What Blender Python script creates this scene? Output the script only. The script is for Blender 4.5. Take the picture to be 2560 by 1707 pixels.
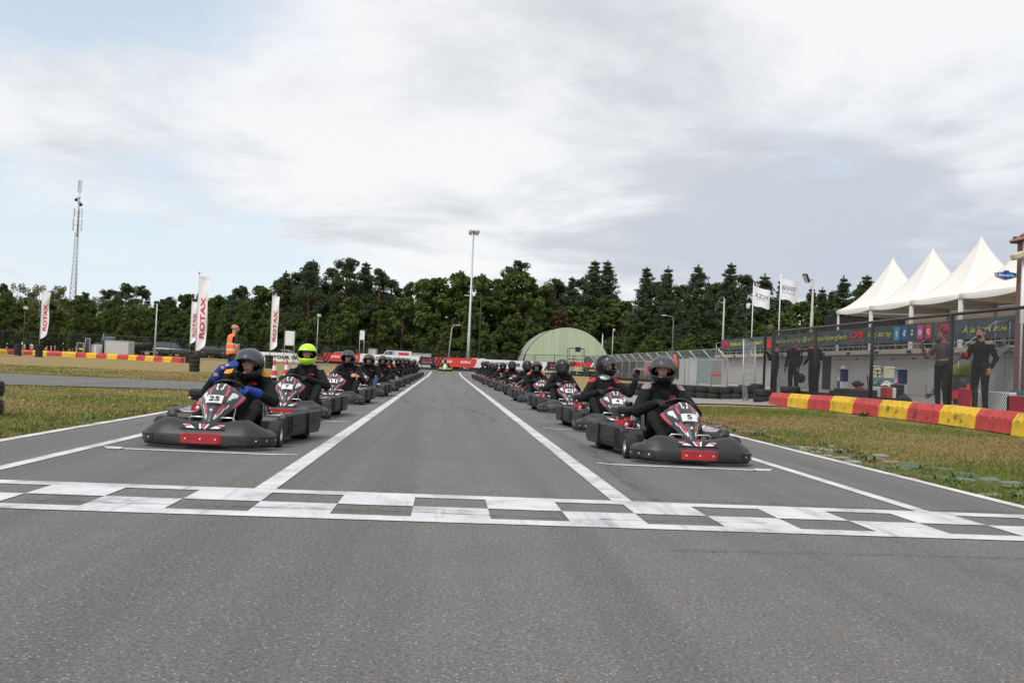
import bpy, bmesh, math, random
import numpy as np
from mathutils import Vector, Matrix, Euler
S = bpy.context.scene
for o in list(bpy.data.objects): bpy.data.objects.remove(o)
R = math.radians
rnd = random.Random(7)
C = S.collection

# ------------------------------------------------------------------ camera
CAM_H = 0.92
YAW, PITCH, ROLL, FPX = 0.0676, 0.0261, 0.0450, 2424.8
def _axes():
    cy, sy, cp, sp = math.cos(YAW), math.sin(YAW), math.cos(PITCH), math.sin(PITCH)
    F = Vector((sy*cp, cy*cp, sp)); Rt = Vector((cy, -sy, 0)); U = Rt.cross(F)
    c, s = math.cos(ROLL), math.sin(ROLL)
    return F, Rt*c+U*s, U*c-Rt*s
AF, AR, AU = _axes()
cam_d = bpy.data.cameras.new('camera'); cam = bpy.data.objects.new('camera', cam_d); C.objects.link(cam)
cam_d.sensor_width = 36; cam_d.lens = FPX/2560*36; cam_d.clip_start = .05; cam_d.clip_end = 3000
mw = Matrix(((AR.x, AU.x, -AF.x, 0), (AR.y, AU.y, -AF.y, 0), (AR.z, AU.z, -AF.z, CAM_H), (0, 0, 0, 1)))
cam.matrix_world = mw
S.camera = cam

# ------------------------------------------------------------------ sky and sun
SUN_EL, SUN_AZ = R(52), R(215)          # azimuth clockwise from +y (down the straight)
W = bpy.data.worlds.new('World'); S.world = W; W.use_nodes = True
def build_sky():
    nt = W.node_tree; N = nt.nodes; L = nt.links; N.clear()
    out = N.new('ShaderNodeOutputWorld'); bg = N.new('ShaderNodeBackground'); L.new(bg.outputs[0], out.inputs[0])
    sky = N.new('ShaderNodeTexSky'); sky.sky_type = 'NISHITA'; sky.sun_disc = False
    sky.sun_elevation = SUN_EL; sky.sun_rotation = SUN_AZ; sky.air_density = 1.0; sky.dust_density = 1.5
    tc = N.new('ShaderNodeTexCoord'); sep = N.new('ShaderNodeSeparateXYZ'); L.new(tc.outputs['Generated'], sep.inputs[0])
    def m(op, a, b=None, c=None, clamp=False):
        n = N.new('ShaderNodeMath'); n.operation = op; n.use_clamp = clamp
        for i, v in enumerate((a, b, c)):
            if v is None: continue
            if isinstance(v, (int, float)): n.inputs[i].default_value = v
            else: L.new(v, n.inputs[i])
        return n.outputs[0]
    def sstep(v, a, b):
        n = N.new('ShaderNodeMapRange'); n.interpolation_type = 'SMOOTHSTEP'
        L.new(v, n.inputs[0]); n.inputs[1].default_value = a; n.inputs[2].default_value = b
        return n.outputs[0]
    def mix(f, a, b):
        n = N.new('ShaderNodeMix'); n.data_type = 'RGBA'
        if isinstance(f, (int, float)): n.inputs[0].default_value = f
        else: L.new(f, n.inputs[0])
        for s, v in ((n.inputs[6], a), (n.inputs[7], b)):
            if isinstance(v, tuple): s.default_value = (*v, 1)
            else: L.new(v, s)
        return n.outputs[2]
    X, Y, Z = sep.outputs
    zz = m('ADD', m('ABSOLUTE', Z), 0.16)
    cb = N.new('ShaderNodeCombineXYZ'); L.new(m('DIVIDE', X, zz), cb.inputs[0]); L.new(m('DIVIDE', Y, zz), cb.inputs[1]); cb.inputs[2].default_value = 3.7
    def noise(scale, det, rough, dist=0.0, off=(0, 0, 0)):
        mp = N.new('ShaderNodeMapping'); mp.inputs['Location'].default_value = off; L.new(cb.outputs[0], mp.inputs[0])
        n = N.new('ShaderNodeTexNoise'); n.inputs['Scale'].default_value = scale; n.inputs['Detail'].default_value = det
        n.inputs['Roughness'].default_value = rough; n.inputs['Distortion'].default_value = dist
        L.new(mp.outputs[0], n.inputs['Vector']); return n.outputs['Fac']
    n1 = noise(0.75, 9, .56, .35, (2.3, .4, 0)); n2 = noise(1.15, 8, .58, .4, (7.1, 3.2, 0)); n3 = noise(3.6, 6, .6, .2, (1.1, 9.2, 0))
    az = m('ARCTAN2', X, Y)
    left = sstep(m('MULTIPLY', az, -1), -.02, .30); right = sstep(az, -.05, .42)
    low = m('SUBTRACT', 1.0, sstep(Z, .10, .34))
    # thin cover with blue gaps on the left, heavier grey deck low on the right
    cov = m('ADD', n1, m('MULTIPLY', m('SUBTRACT', n3, .25), .30))
    cov = m('SUBTRACT', cov, m('MULTIPLY', m('MULTIPLY', left, low), .10))
    cov = m('ADD', cov, m('MULTIPLY', m('SUBTRACT', 1.0, left), .20))
    cover = sstep(cov, .42, .68)
    shade = m('ADD', n2, m('MULTIPLY', m('SUBTRACT', n3, .28), .30))
    shade = m('ADD', shade, m('MULTIPLY', m('MULTIPLY', right, m('SUBTRACT', 1.0, sstep(Z, .13, .27))), .23))
    dark = sstep(shade, .47, .80)
    cloud = mix(dark, (.95, .955, .965), mix(m('MULTIPLY', right, low), (.63, .65, .69), (.56, .61, .70)))
    nm = N.new('ShaderNodeVectorMath'); nm.operation = 'SCALE'; L.new(sky.outputs[0], nm.inputs[0]); nm.inputs[3].default_value = .15
    hz = m('SUBTRACT', 1.0, sstep(Z, .0, .22))
    blue = mix(m('ADD', m('MULTIPLY', hz, .30), .62), nm.outputs[0], (.82, .91, .99))
    col = mix(m('MULTIPLY', cover, .93), blue, cloud)
    L.new(col, bg.inputs[0]); bg.inputs[1].default_value = 1.0
build_sky()
sun_d = bpy.data.lights.new('sun', 'SUN'); sun_d.energy = 2.2; sun_d.angle = R(14); sun_d.color = (1, .965, .91)
sun = bpy.data.objects.new('sun', sun_d); C.objects.link(sun)
sd = Vector((math.sin(SUN_AZ)*math.cos(SUN_EL), math.cos(SUN_AZ)*math.cos(SUN_EL), math.sin(SUN_EL)))
sun.rotation_euler = sd.to_track_quat('Z', 'Y').to_euler(); sun.location = (0, 0, 60)

S.view_settings.view_transform = 'Standard'; S.view_settings.look = 'None'; S.view_settings.gamma = 1; S.view_settings.exposure = 0.0
S.render.engine = 'CYCLES'
S.cycles.max_bounces = 5; S.cycles.diffuse_bounces = 2; S.cycles.glossy_bounces = 2; S.cycles.transparent_max_bounces = 24; S.cycles.transmission_bounces = 3
S.render.resolution_x = 1024; S.render.resolution_y = 682

# ------------------------------------------------------------------ layout helpers: a pixel of the photograph turned into a place
def _ray(px, py): return AF + AR*((px-1280)/FPX) - AU*((py-853.5)/FPX)
def onG(px, py, z=0.0):
    d = _ray(px, py); t = (z-CAM_H)/d.z; return Vector((d.x*t, d.y*t, z))
def onY(px, py, Y):
    d = _ray(px, py); t = Y/d.y; return Vector((d.x*t, Y, CAM_H+d.z*t))
def onX(px, py, X):
    d = _ray(px, py); t = X/d.x; return Vector((X, d.y*t, CAM_H+d.z*t))
def ss(a, b, v):
    t = min(1, max(0, (v-a)/(b-a))); return t*t*(3-2*t)
def zf(x, y):
    """height of the land: flat straight, field rising gently behind, bank up to the paddock on the right"""
    far = .28*ss(68, 95, y)
    l = (.16*ss(42, 62, y)+.17*ss(72, 90, y))*ss(-5, -9, x)
    r = .12*ss(4.7, 8.5, x)+.26*ss(9.2, 11.0, x)
    return max(far, l, r)

# ------------------------------------------------------------------ materials
MATS = {}
def mat(name, col, rough=.6, metal=0., var=.10, vscale=5., bump=0., bscale=80., spec=.5, coat=0., alpha=1., trans=0., col2=None, thr=(.45, .6), detail=4, emit=0, stretch=None):
    if name in MATS: return MATS[name]
    m = bpy.data.materials.new(name); m.use_nodes = True; nt = m.node_tree; N = nt.nodes; L = nt.links
    b = N['Principled BSDF']
    b.inputs['Roughness'].default_value = rough; b.inputs['Metallic'].default_value = metal
    b.inputs['Specular IOR Level'].default_value = spec; b.inputs['Coat Weight'].default_value = coat
    b.inputs['Alpha'].default_value = alpha; b.inputs['Transmission Weight'].default_value = trans
    tc = N.new('ShaderNodeTexCoord'); oi = N.new('ShaderNodeObjectInfo')
    ad = N.new('ShaderNodeVectorMath'); ad.operation = 'MULTIPLY_ADD'; L.new(tc.outputs['Object'], ad.inputs[0])
    ad.inputs[1].default_value = stretch or (1, 1, 1)
    cx = N.new('ShaderNodeVectorMath'); cx.operation = 'SCALE'; cx.inputs[0].default_value = (37, 53, 29); L.new(oi.outputs['Random'], cx.inputs[3]); L.new(cx.outputs[0], ad.inputs[2])
    n = N.new('ShaderNodeTexNoise'); n.inputs['Scale'].default_value = vscale; n.inputs['Detail'].default_value = detail; n.inputs['Roughness'].default_value = .6
    L.new(ad.outputs[0], n.inputs['Vector'])
    mx = N.new('ShaderNodeMix'); mx.data_type = 'RGBA'
    mr = N.new('ShaderNodeMapRange'); L.new(n.outputs['Fac'], mr.inputs[0])
    if col2 is None:
        mr.inputs[1].default_value, mr.inputs[2].default_value = .25, .75
        mx.inputs[6].default_value = (*[c*(1-var) for c in col], 1); mx.inputs[7].default_value = (*[min(1, c*(1+var)) for c in col], 1)
    else:
        mr.inputs[1].default_value, mr.inputs[2].default_value = thr
        mx.inputs[6].default_value = (*col, 1); mx.inputs[7].default_value = (*col2, 1)
    L.new(mr.outputs[0], mx.inputs[0]); L.new(mx.outputs[2], b.inputs['Base Color'])
    rr = N.new('ShaderNodeMapRange'); L.new(n.outputs['Fac'], rr.inputs[0]); rr.inputs[1].default_value = .3; rr.inputs[2].default_value = .7
    rr.inputs[3].default_value = max(0, rough-.07); rr.inputs[4].default_value = min(1, rough+.07); L.new(rr.outputs[0], b.inputs['Roughness'])
    if emit:
        b.inputs['Emission Color'].default_value = (*col, 1); b.inputs['Emission Strength'].default_value = emit
    if bump:
        n2 = N.new('ShaderNodeTexNoise'); n2.inputs['Scale'].default_value = bscale; n2.inputs['Detail'].default_value = 3; L.new(ad.outputs[0], n2.inputs['Vector'])
        bp = N.new('ShaderNodeBump'); bp.inputs['Strength'].default_value = bump; bp.inputs['Distance'].default_value = .02
        L.new(n2.outputs['Fac'], bp.inputs['Height']); L.new(bp.outputs[0], b.inputs['Normal'])
    MATS[name] = m; return m

def nodes_of(name):
    m = bpy.data.materials.new(name); m.use_nodes = True; MATS[name] = m
    nt = m.node_tree; return m, nt.nodes, nt.links, nt.nodes['Principled BSDF']
def _n(N, L, vec, scale, det=3, rough=.55, kind='ShaderNodeTexNoise', dist=0):
    n = N.new(kind); n.inputs['Scale'].default_value = scale
    if kind == 'ShaderNodeTexNoise':
        n.inputs['Detail'].default_value = det; n.inputs['Roughness'].default_value = rough; n.inputs['Distortion'].default_value = dist
    L.new(vec, n.inputs['Vector']); return n
def _map(N, L, v, a, b, c=0., d=1.):
    n = N.new('ShaderNodeMapRange'); L.new(v, n.inputs[0])
    for i, q in enumerate((a, b, c, d)): n.inputs[i+1].default_value = q
    return n.outputs[0]
def _mix(N, L, f, a, b, blend='MIX'):
    n = N.new('ShaderNodeMix'); n.data_type = 'RGBA'; n.blend_type = blend
    if isinstance(f, (int, float)): n.inputs[0].default_value = f
    else: L.new(f, n.inputs[0])
    for s, v in ((n.inputs[6], a), (n.inputs[7], b)):
        if isinstance(v, tuple): s.default_value = (*v, 1)
        else: L.new(v, s)
    return n.outputs[2]
def _mapping(N, L, vec, sc=(1, 1, 1), loc=(0, 0, 0), rot=0):
    n = N.new('ShaderNodeMapping'); n.inputs['Scale'].default_value = sc; n.inputs['Location'].default_value = loc; n.inputs['Rotation'].default_value = (0, 0, rot); L.new(vec, n.inputs[0]); return n.outputs[0]

def asphalt_color(N, L, base=(.205, .194, .184)):
    """worn asphalt: fine aggregate, pale and tan stones, patches, rubber streaks along the straight"""
    tc = N.new('ShaderNodeTexCoord'); v = tc.outputs['Object']
    big = _n(N, L, v, .22, 4, .6).outputs['Fac']; mid = _n(N, L, v, 1.7, 5, .62).outputs['Fac']
    fine = _n(N, L, v, 62, 4, .8).outputs['Fac']; grit = _n(N, L, v, 260, 2, .7).outputs['Fac']
    c = _mix(N, L, _map(N, L, big, .3, .7), tuple(x*.74 for x in base), tuple(x*1.20 for x in base))
    c = _mix(N, L, _map(N, L, mid, .40, .68, 0, .6), c, tuple(x*.66 for x in base))
    st = _n(N, L, _mapping(N, L, v, (2.1, .045, 1)), 1.0, 4, .6).outputs['Fac']
    c = _mix(N, L, _map(N, L, st, .46, .62, 0, .80), c, tuple(x*.42 for x in base))
    st2 = _n(N, L, _mapping(N, L, v, (1.1, .07, 1), (4, 9, 0), .16), 1.6, 5, .6).outputs['Fac']
    c = _mix(N, L, _map(N, L, st2, .55, .66, 0, .45), c, tuple(x*.48 for x in base))
    oil = _n(N, L, v, .65, 6, .68, dist=.6).outputs['Fac']; c = _mix(N, L, _map(N, L, oil, .56, .66, 0, .45), c, tuple(x*.50 for x in base)); c = _mix(N, L, _map(N, L, oil, .40, .30, 0, .25), c, tuple(x*1.35 for x in base))
    g2 = _n(N, L, v, 34, 4, .75).outputs['Fac']; c = _mix(N, L, _map(N, L, g2, .56, .40, 0, .40), c, tuple(x*.45 for x in base))
    c = _mix(N, L, _map(N, L, fine, .30, .72), _mix(N, L, .78, c, (.02, .02, .02)), _mix(N, L, .30, c, (.5, .48, .46)))
    c = _mix(N, L, _map(N, L, grit, .60, .72, 0, .65), c, (.34, .32, .30))
    c = _mix(N, L, _map(N, L, grit, .42, .30, 0, .6), c, (.035, .033, .032))
    vo = N.new('ShaderNodeTexVoronoi'); vo.inputs['Scale'].default_value = 78; L.new(v, vo.inputs['Vector'])
    sepc = N.new('ShaderNodeSeparateColor'); L.new(vo.outputs['Color'], sepc.inputs[0])
    near = _map(N, L, vo.outputs['Distance'], .34, .22)
    def gate(ch, a):
        n = N.new('ShaderNodeMath'); n.operation = 'GREATER_THAN'; L.new(ch, n.inputs[0]); n.inputs[1].default_value = a
        q = N.new('ShaderNodeMath'); q.operation = 'MULTIPLY'; L.new(n.outputs[0], q.inputs[0]); L.new(near, q.inputs[1]); return q.outputs[0]
    c = _mix(N, L, gate(sepc.outputs[0], .87), c, (.42, .405, .39))
    c = _mix(N, L, gate(sepc.outputs[1], .965), c, (.31, .21, .145))
    c = _mix(N, L, gate(sepc.outputs[2], .84), c, (.05, .047, .045))
    hb = N.new('ShaderNodeMath'); hb.operation = 'ADD'; L.new(fine, hb.inputs[0]); L.new(grit, hb.inputs[1])
    return c, hb.outputs[0], v
def make_asphalt():
    m, N, L, b = nodes_of('asphalt'); c, h, v = asphalt_color(N, L)
    L.new(c, b.inputs['Base Color']); b.inputs['Roughness'].default_value = .82; b.inputs['Specular IOR Level'].default_value = .35
    bp = N.new('ShaderNodeBump'); bp.inputs['Strength'].default_value = .55; bp.inputs['Distance'].default_value = .006; L.new(h, bp.inputs['Height']); L.new(bp.outputs[0], b.inputs['Normal'])
    m, N, L, b = nodes_of('road_paint'); c, h, v = asphalt_color(N, L)
    w1 = _n(N, L, v, 130, 3, .7).outputs['Fac']; w2 = _n(N, L, v, 2.6, 5, .65).outputs['Fac']
    w3 = _n(N, L, _mapping(N, L, v, (5.5, .35, 1), (1, 3, 0), .5), 1.3, 4, .6).outputs['Fac']
    a = N.new('ShaderNodeMath'); a.operation = 'ADD'; L.new(_map(N, L, w2, .36, .66, 0, .62), a.inputs[0]); L.new(_map(N, L, w1, .48, .72, 0, .62), a.inputs[1])
    wear = _map(N, L, a.outputs[0], .52, .92, 0, .85)
    pc = _mix(N, L, _map(N, L, w2, .3, .7), (.70, .70, .71), (.50, .50, .51))
    pc = _mix(N, L, _map(N, L, w3, .55, .70, 0, .60), pc, (.22, .22, .23))
    L.new(_mix(N, L, wear, pc, c), b.inputs['Base Color']); b.inputs['Roughness'].default_value = .65
    bp = N.new('ShaderNodeBump'); bp.inputs['Strength'].default_value = .25; bp.inputs['Distance'].default_value = .004; L.new(h, bp.inputs['Height']); L.new(bp.outputs[0], b.inputs['Normal'])
make_asphalt()
def make_grass_ground():
    m, N, L, b = nodes_of('turf')
    tc = N.new('ShaderNodeTexCoord'); v = tc.outputs['Object']
    n1 = _n(N, L, v, .16, 5, .6, dist=.4).outputs['Fac']; n2 = _n(N, L, v, .9, 5, .65).outputs['Fac']; n3 = _n(N, L, v, 22, 4, .7).outputs['Fac']
    n4 = _n(N, L, _mapping(N, L, v, (.25, 1.2, 1)), .5, 5, .6).outputs['Fac']
    sp = N.new('ShaderNodeSeparateXYZ'); L.new(v, sp.inputs[0])
    dry = _map(N, L, sp.outputs[1], 14, 34, 0, .36)        # the field beyond the side road is burnt drier
    a = N.new('ShaderNodeMath'); a.operation = 'ADD'; L.new(n4, a.inputs[0]); L.new(dry, a.inputs[1])
    a2 = N.new('ShaderNodeMath'); a2.operation = 'MULTIPLY_ADD'; L.new(n2, a2.inputs[0]); a2.inputs[1].default_value = .35; L.new(a.outputs[0], a2.inputs[2])
    c = _mix(N, L, _map(N, L, a2.outputs[0], .52, .92), (.185, .180, .060), (.38, .265, .120))
    c = _mix(N, L, _map(N, L, n1, .42, .68, 0, .65), c, (.285, .235, .085))
    c = _mix(N, L, _map(N, L, n3, .3, .72), _mix(N, L, .55, c, (.03, .03, .012)), _mix(N, L, .2, c, (.5, .43, .24)))
    L.new(c, b.inputs['Base Color']); b.inputs['Roughness'].default_value = .95; b.inputs['Specular IOR Level'].default_value = .1
    bp = N.new('ShaderNodeBump'); bp.inputs['Strength'].default_value = .8; bp.inputs['Distance'].default_value = .03; L.new(n3, bp.inputs['Height']); L.new(bp.outputs[0], b.inputs['Normal'])
make_grass_ground()

plastic = mat('black_plastic', (.020, .020, .022), .50, var=.35, vscale=3, bump=.10, bscale=220, col2=None)
bumper_m = mat('bumper_plastic', (.021, .021, .023), .46, vscale=3.4, bump=.10, bscale=160, col2=(.095, .092, .09), thr=(.52, .76), detail=9, stretch=(1, 1, 3))
pad_m = mat('pad_plastic', (.020, .020, .022), .42, vscale=8, col2=(.06, .06, .06), thr=(.55, .8), detail=6)
redpad = mat('red_pad', (.42, .022, .03), .42, vscale=7, col2=(.20, .02, .025), thr=(.50, .75), detail=7)
tyre_m = mat('tyre_rubber', (.020, .020, .021), .78, var=.3, vscale=9, bump=.25, bscale=90)
rubber_old = mat('old_rubber', (.022, .021, .021), .85, vscale=4, bump=.4, bscale=60, col2=(.055, .05, .045), thr=(.5, .8), detail=6)
metal = mat('bare_metal', (.62, .62, .60), .35, .85, var=.15)
galv = mat('galvanised', (.44, .46, .47), .5, .55, var=.18, vscale=9)
darkmetal = mat('dark_metal', (.035, .035, .038), .45, .4, var=.2)
blackpaint = mat('black_paint', (.014, .014, .015), .45, var=.2)
white_m = mat('white_paint', (.78, .78, .77), .5, var=.05)
sticker_w = mat('white_sticker', (.72, .73, .75), .35, var=.05)
sticker_r = mat('red_sticker', (.50, .07, .09), .35, var=.10)
sticker_s = mat('silver_sticker', (.36, .39, .42), .35, var=.08)
panel_m = mat('fairing_plastic', (.045, .046, .049), .38, var=.16, vscale=3, bump=.05, bscale=200)
ink = mat('black_ink', (.012, .012, .013), .5, var=.05)
engine_r = mat('engine_red', (.40, .014, .022), .40, var=.2, vscale=20)
engine_k = mat('engine_black', (.018, .018, .019), .35, var=.2)
suit_k = mat('suit_black', (.0085, .0085, .0095), .85, var=.45, vscale=9, bump=1.0, bscale=13, spec=.3)
suit_r = mat('suit_red', (.55, .022, .022), .75, var=.12, vscale=9, bump=.3, bscale=30)
suit_o = mat('suit_orange', (.78, .09, .02), .75, var=.12)
suit_y = mat('suit_yellow', (.80, .33, .012), .75, var=.12)
suit_g = mat('suit_grey', (.27, .22, .23), .75, var=.12)
denim = mat('denim', (.03, .05, .13), .85, var=.25, vscale=14)
skin = mat('skin', (.50, .26, .185), .5, var=.12, vscale=18, spec=.4)
skin_d = mat('skin_tanned', (.36, .165, .10), .5, var=.12, vscale=18, spec=.4)
hair_d = mat('hair_dark', (.018, .013, .010), .7, var=.4, vscale=60, bump=.5, bscale=150)
hair_g = mat('hair_grey', (.12, .10, .09), .7, var=.4, vscale=60, bump=.5, bscale=150)
glove_b = mat('glove_blue', (.012, .045, .25), .8, var=.2, vscale=20, bump=.3)
glove_t = mat('glove_tan', (.50, .32, .18), .8, var=.2)
glove_k = mat('glove_black', (.012, .012, .013), .8, var=.3)
glove_g = mat('glove_grey', (.17, .17, .20), .8, var=.3)
shell_k = mat('helmet_black', (.010, .010, .011), .26, var=.2, coat=.1, spec=.35)
shell_g = mat('helmet_grey', (.030, .031, .034), .26, var=.2, coat=.1, spec=.4)
shell_y = mat('helmet_neon', (.52, .86, .012), .28, var=.05, coat=.5)
liner = mat('helmet_liner', (.012, .012, .013), .95)
visor_m = mat('visor_clear', (.15, .165, .185), .14, var=.04, alpha=.30, spec=.4)
visor_d = mat('visor_smoke', (.05, .06, .07), .14, var=.04, alpha=.32, spec=.4)
eye_m = mat('eye', (.02, .014, .01), .25)
lip_m = mat('lip', (.40, .14, .11), .5)
block_r = mat('block_red', (.52, .045, .04), .55, vscale=3.5, col2=(.20, .04, .033), thr=(.50, .74), detail=9, bump=.1, bscale=40)
block_y = mat('block_yellow', (.74, .46, .015), .55, vscale=3.5, col2=(.30, .20, .04), thr=(.53, .76), detail=9, bump=.1, bscale=40)
scuff = mat('scuff', (.09, .06, .04), .8, var=.3)
concrete = mat('concrete', (.46, .43, .39), .85, var=.14, vscale=1.2, detail=8, bump=.15, bscale=30)
doorgrey = mat('door_grey', (.40, .378, .355), .55, var=.08, vscale=.9, detail=7)
brick_m = mat('brick', (.24, .095, .062), .85, var=.42, vscale=3.1, bump=.3, bscale=60)
mortar = mat('mortar', (.30, .24, .20), .9, var=.15, vscale=20)
tile_m = mat('roof_tile', (.33, .085, .04), .7, var=.3, vscale=4)
canvas = mat('tent_canvas', (.80, .755, .69), .7, var=.035, vscale=.7, detail=6, bump=.06, bscale=3)
cloth_w = mat('flag_cloth', (.80, .80, .82), .75, var=.04, vscale=2)
banner_w = mat('banner_white', (.78, .78, .77), .6, var=.04)
banner_r = mat('banner_red', (.72, .045, .04), .6, var=.07, vscale=1.5)
banner_k = mat('banner_black', (.028, .030, .034), .6, var=.15)
banner_d = mat('banner_slate', (.045, .060, .072), .6, vscale=2.2, col2=(.095, .125, .14), thr=(.42, .62), detail=9, stretch=(1, 2.2, 1))
print_r = mat('print_red', (.70, .03, .05), .6, var=.05)
print_y = mat('print_yellow', (.62, .60, .06), .6, var=.05)
print_k = mat('print_dark', (.03, .032, .036), .6, var=.05)
print_v = mat('print_violet', (.12, .10, .17), .6, var=.05)
# ------------------------------------------------------------------ mesh helpers
class MB:
    """collects shapes; build() links them as one mesh object"""
    def __init__(s): s.v = []; s.f = []; s.m = []; s.sm = []
    def add(s, vs, fs, mi=0, smooth=False, M=None):
        o = len(s.v)
        s.v += [tuple(M @ Vector(p)) if M else tuple(p) for p in vs]
        s.f += [tuple(i+o for i in f) for f in fs]; s.m += [mi]*len(fs); s.sm += [smooth]*len(fs); return s
    def box(s, c, d, mi=0, M=None, rot=None, bev=0, taper=None):
        hx, hy, hz = d[0]/2, d[1]/2, d[2]/2; tx, ty = taper or (1, 1)
        if bev:
            b = min(bev, hx*.9, hy*.9, hz*.9); vs = []
            for z, X, Y, k in ((-hz, hx-b, hy-b, b*.4), (-hz+b, hx, hy, b), (hz-b, hx, hy, b), (hz, hx-b, hy-b, b*.4)):
                vs += [(-X+k, -Y, z), (X-k, -Y, z), (X, -Y+k, z), (X, Y-k, z), (X-k, Y, z), (-X+k, Y, z), (-X, Y-k, z), (-X, -Y+k, z)]
            fs = [tuple(range(7, -1, -1)), tuple(range(24, 32))]
            for r in range(3):
                for i in range(8): j = (i+1) % 8; fs.append((r*8+i, r*8+j, r*8+8+j, r*8+8+i))
        else:
            vs = [(x*(tx if z > 0 else 1), y*(ty if z > 0 else 1), z) for z in (-hz, hz) for x, y in ((-hx, -hy), (hx, -hy), (hx, hy), (-hx, hy))]
            fs = [(3, 2, 1, 0), (4, 5, 6, 7), (0, 1, 5, 4), (1, 2, 6, 5), (2, 3, 7, 6), (3, 0, 4, 7)]
        T = Matrix.Translation(c)
        if rot: T = T @ Euler(rot).to_matrix().to_4x4()
        if M: T = M @ T
        return s.add(vs, fs, mi, False, T)
    def tube(s, pts, r, n=8, mi=0, smooth=True, closed=False, cap=True, M=None):
        pts = [Vector(p) for p in pts]; k = len(pts); rs = r if isinstance(r, (list, tuple)) else [r]*k
        vs = []; prev = None
        for i, p in enumerate(pts):
            if closed: t = pts[(i+1) % k]-pts[i-1]
            else: t = pts[min(i+1, k-1)]-pts[max(i-1, 0)]
            t.normalize()
            if prev is None: u = t.orthogonal().normalized()
            else: u = (prev-t*prev.dot(t)).normalized()
            prev = u; w = t.cross(u)
            for j in range(n):
                a = 2*math.pi*j/n; vs.append(p+(u*math.cos(a)+w*math.sin(a))*rs[i])
        fs = []
        for i in range(k if closed else k-1):
            b = ((i+1) % k)*n
            for j in range(n): fs.append((i*n+j, i*n+(j+1) % n, b+(j+1) % n, b+j))
        if cap and not closed: fs += [tuple(range(n-1, -1, -1)), tuple((k-1)*n+j for j in range(n))]
        return s.add(vs, fs, mi, smooth, M)
    def lathe(s, prof, n=20, mi=0, axis='Z', c=(0, 0, 0), smooth=True, M=None, closed=False):
        vs = []; fs = []; k = len(prof)
        for r, h in prof:
            for j in range(n):
                a = 2*math.pi*j/n; x, y = r*math.cos(a), r*math.sin(a)
                p = {'Z': (x, y, h), 'X': (h, x, y), 'Y': (x, h, y)}[axis]; vs.append((p[0]+c[0], p[1]+c[1], p[2]+c[2]))
        for i in range(k if closed else k-1):
            b = ((i+1) % k)*n
            for j in range(n):
                q = (i*n+j, i*n+(j+1) % n, b+(j+1) % n, b+j); fs.append(q if axis != 'Y' else q[::-1])
        return s.add(vs, fs, mi, smooth, M)
    def prism(s, poly, y0, y1, mi=0, plane='XZ', M=None, smooth=False):
        n = len(poly); g = {'XZ': lambda a, b, t: (a, t, b), 'XY': lambda a, b, t: (a, b, t), 'YZ': lambda a, b, t: (t, a, b)}[plane]
        vs = [g(a, b, y0) for a, b in poly]+[g(a, b, y1) for a, b in poly]
        fs = [tuple(range(n)), tuple(range(2*n-1, n-1, -1))]+[(i, i+n, (i+1) % n+n, (i+1) % n) for i in range(n)]
        return s.add(vs, fs, mi, smooth, M)
    def grid(s, rows, mi=0, smooth=True, M=None, closeu=False, mfun=None):
        """rows of points -> quads"""
        k = len(rows); n = len(rows[0]); vs = [p for r in rows for p in r]; o = len(s.f)
        fs = [(i*n+j, i*n+(j+1) % n, (i+1)*n+(j+1) % n, (i+1)*n+j) for i in range(k-1) for j in range(n if closeu else n-1)]
        s.add(vs, fs, mi, smooth, M)
        if mfun:
            q = 0
            for i in range(k-1):
                for j in range(n if closeu else n-1): s.m[o+q] = mfun(i, j); q += 1
        return s
    def ball(s, c, r, n=12, mi=0, M=None):
        r = r if isinstance(r, (tuple, list)) else (r, r, r); rows = []
        for i in range(n//2+1):
            t = math.pi*i/(n//2); rows.append([(c[0]+r[0]*math.sin(t)*math.cos(2*math.pi*j/n), c[1]+r[1]*math.sin(t)*math.sin(2*math.pi*j/n), c[2]-r[2]*math.cos(t)) for j in range(n)])
        return s.grid(rows, mi, True, M, True)
    def mesh(s, name, mats):
        me = bpy.data.meshes.new(name); me.from_pydata(s.v, [], s.f)
        for m in (mats if isinstance(mats, (list, tuple)) else [mats]): me.materials.append(m)
        me.polygons.foreach_set('material_index', s.m); me.polygons.foreach_set('use_smooth', s.sm)
        me.update(); return me
    def build(s, name, mats, parent=None):
        o = bpy.data.objects.new(name, s.mesh(name, mats)); C.objects.link(o)
        if parent: o.parent = parent
        return o
def fixn(me):
    bm = bmesh.new(); bm.from_mesh(me); bmesh.ops.recalc_face_normals(bm, faces=bm.faces); bm.to_mesh(me); bm.free(); return me
def tag(o, label, cat, group=None):
    o['label'] = label; o['category'] = cat
    if group: o['group'] = group
    return o
def thing(name, label, cat, loc=(0, 0, 0), rz=0, group=None, sc=1):
    o = bpy.data.objects.new(name, None); C.objects.link(o); o.location = loc; o.rotation_euler = (0, 0, rz); o.scale = (sc,)*3; o.empty_display_size = .1
    return tag(o, label, cat, group)
def inst(name, me, parent=None, loc=(0, 0, 0), rot=(0, 0, 0), sc=(1, 1, 1)):
    o = bpy.data.objects.new(name, me); C.objects.link(o)
    if parent: o.parent = parent
    o.location = loc; o.rotation_euler = rot; o.scale = sc; return o
def copy_tree(o, parent=None):
    c = o.copy(); C.objects.link(c)
    if parent: c.parent = parent; c.matrix_parent_inverse = o.matrix_parent_inverse.copy()
    for ch in list(o.children): copy_tree(ch, c)
    return c
def struct(o): o['kind'] = 'structure'; return o
def stuff(o): o['kind'] = 'stuff'; return o

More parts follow.
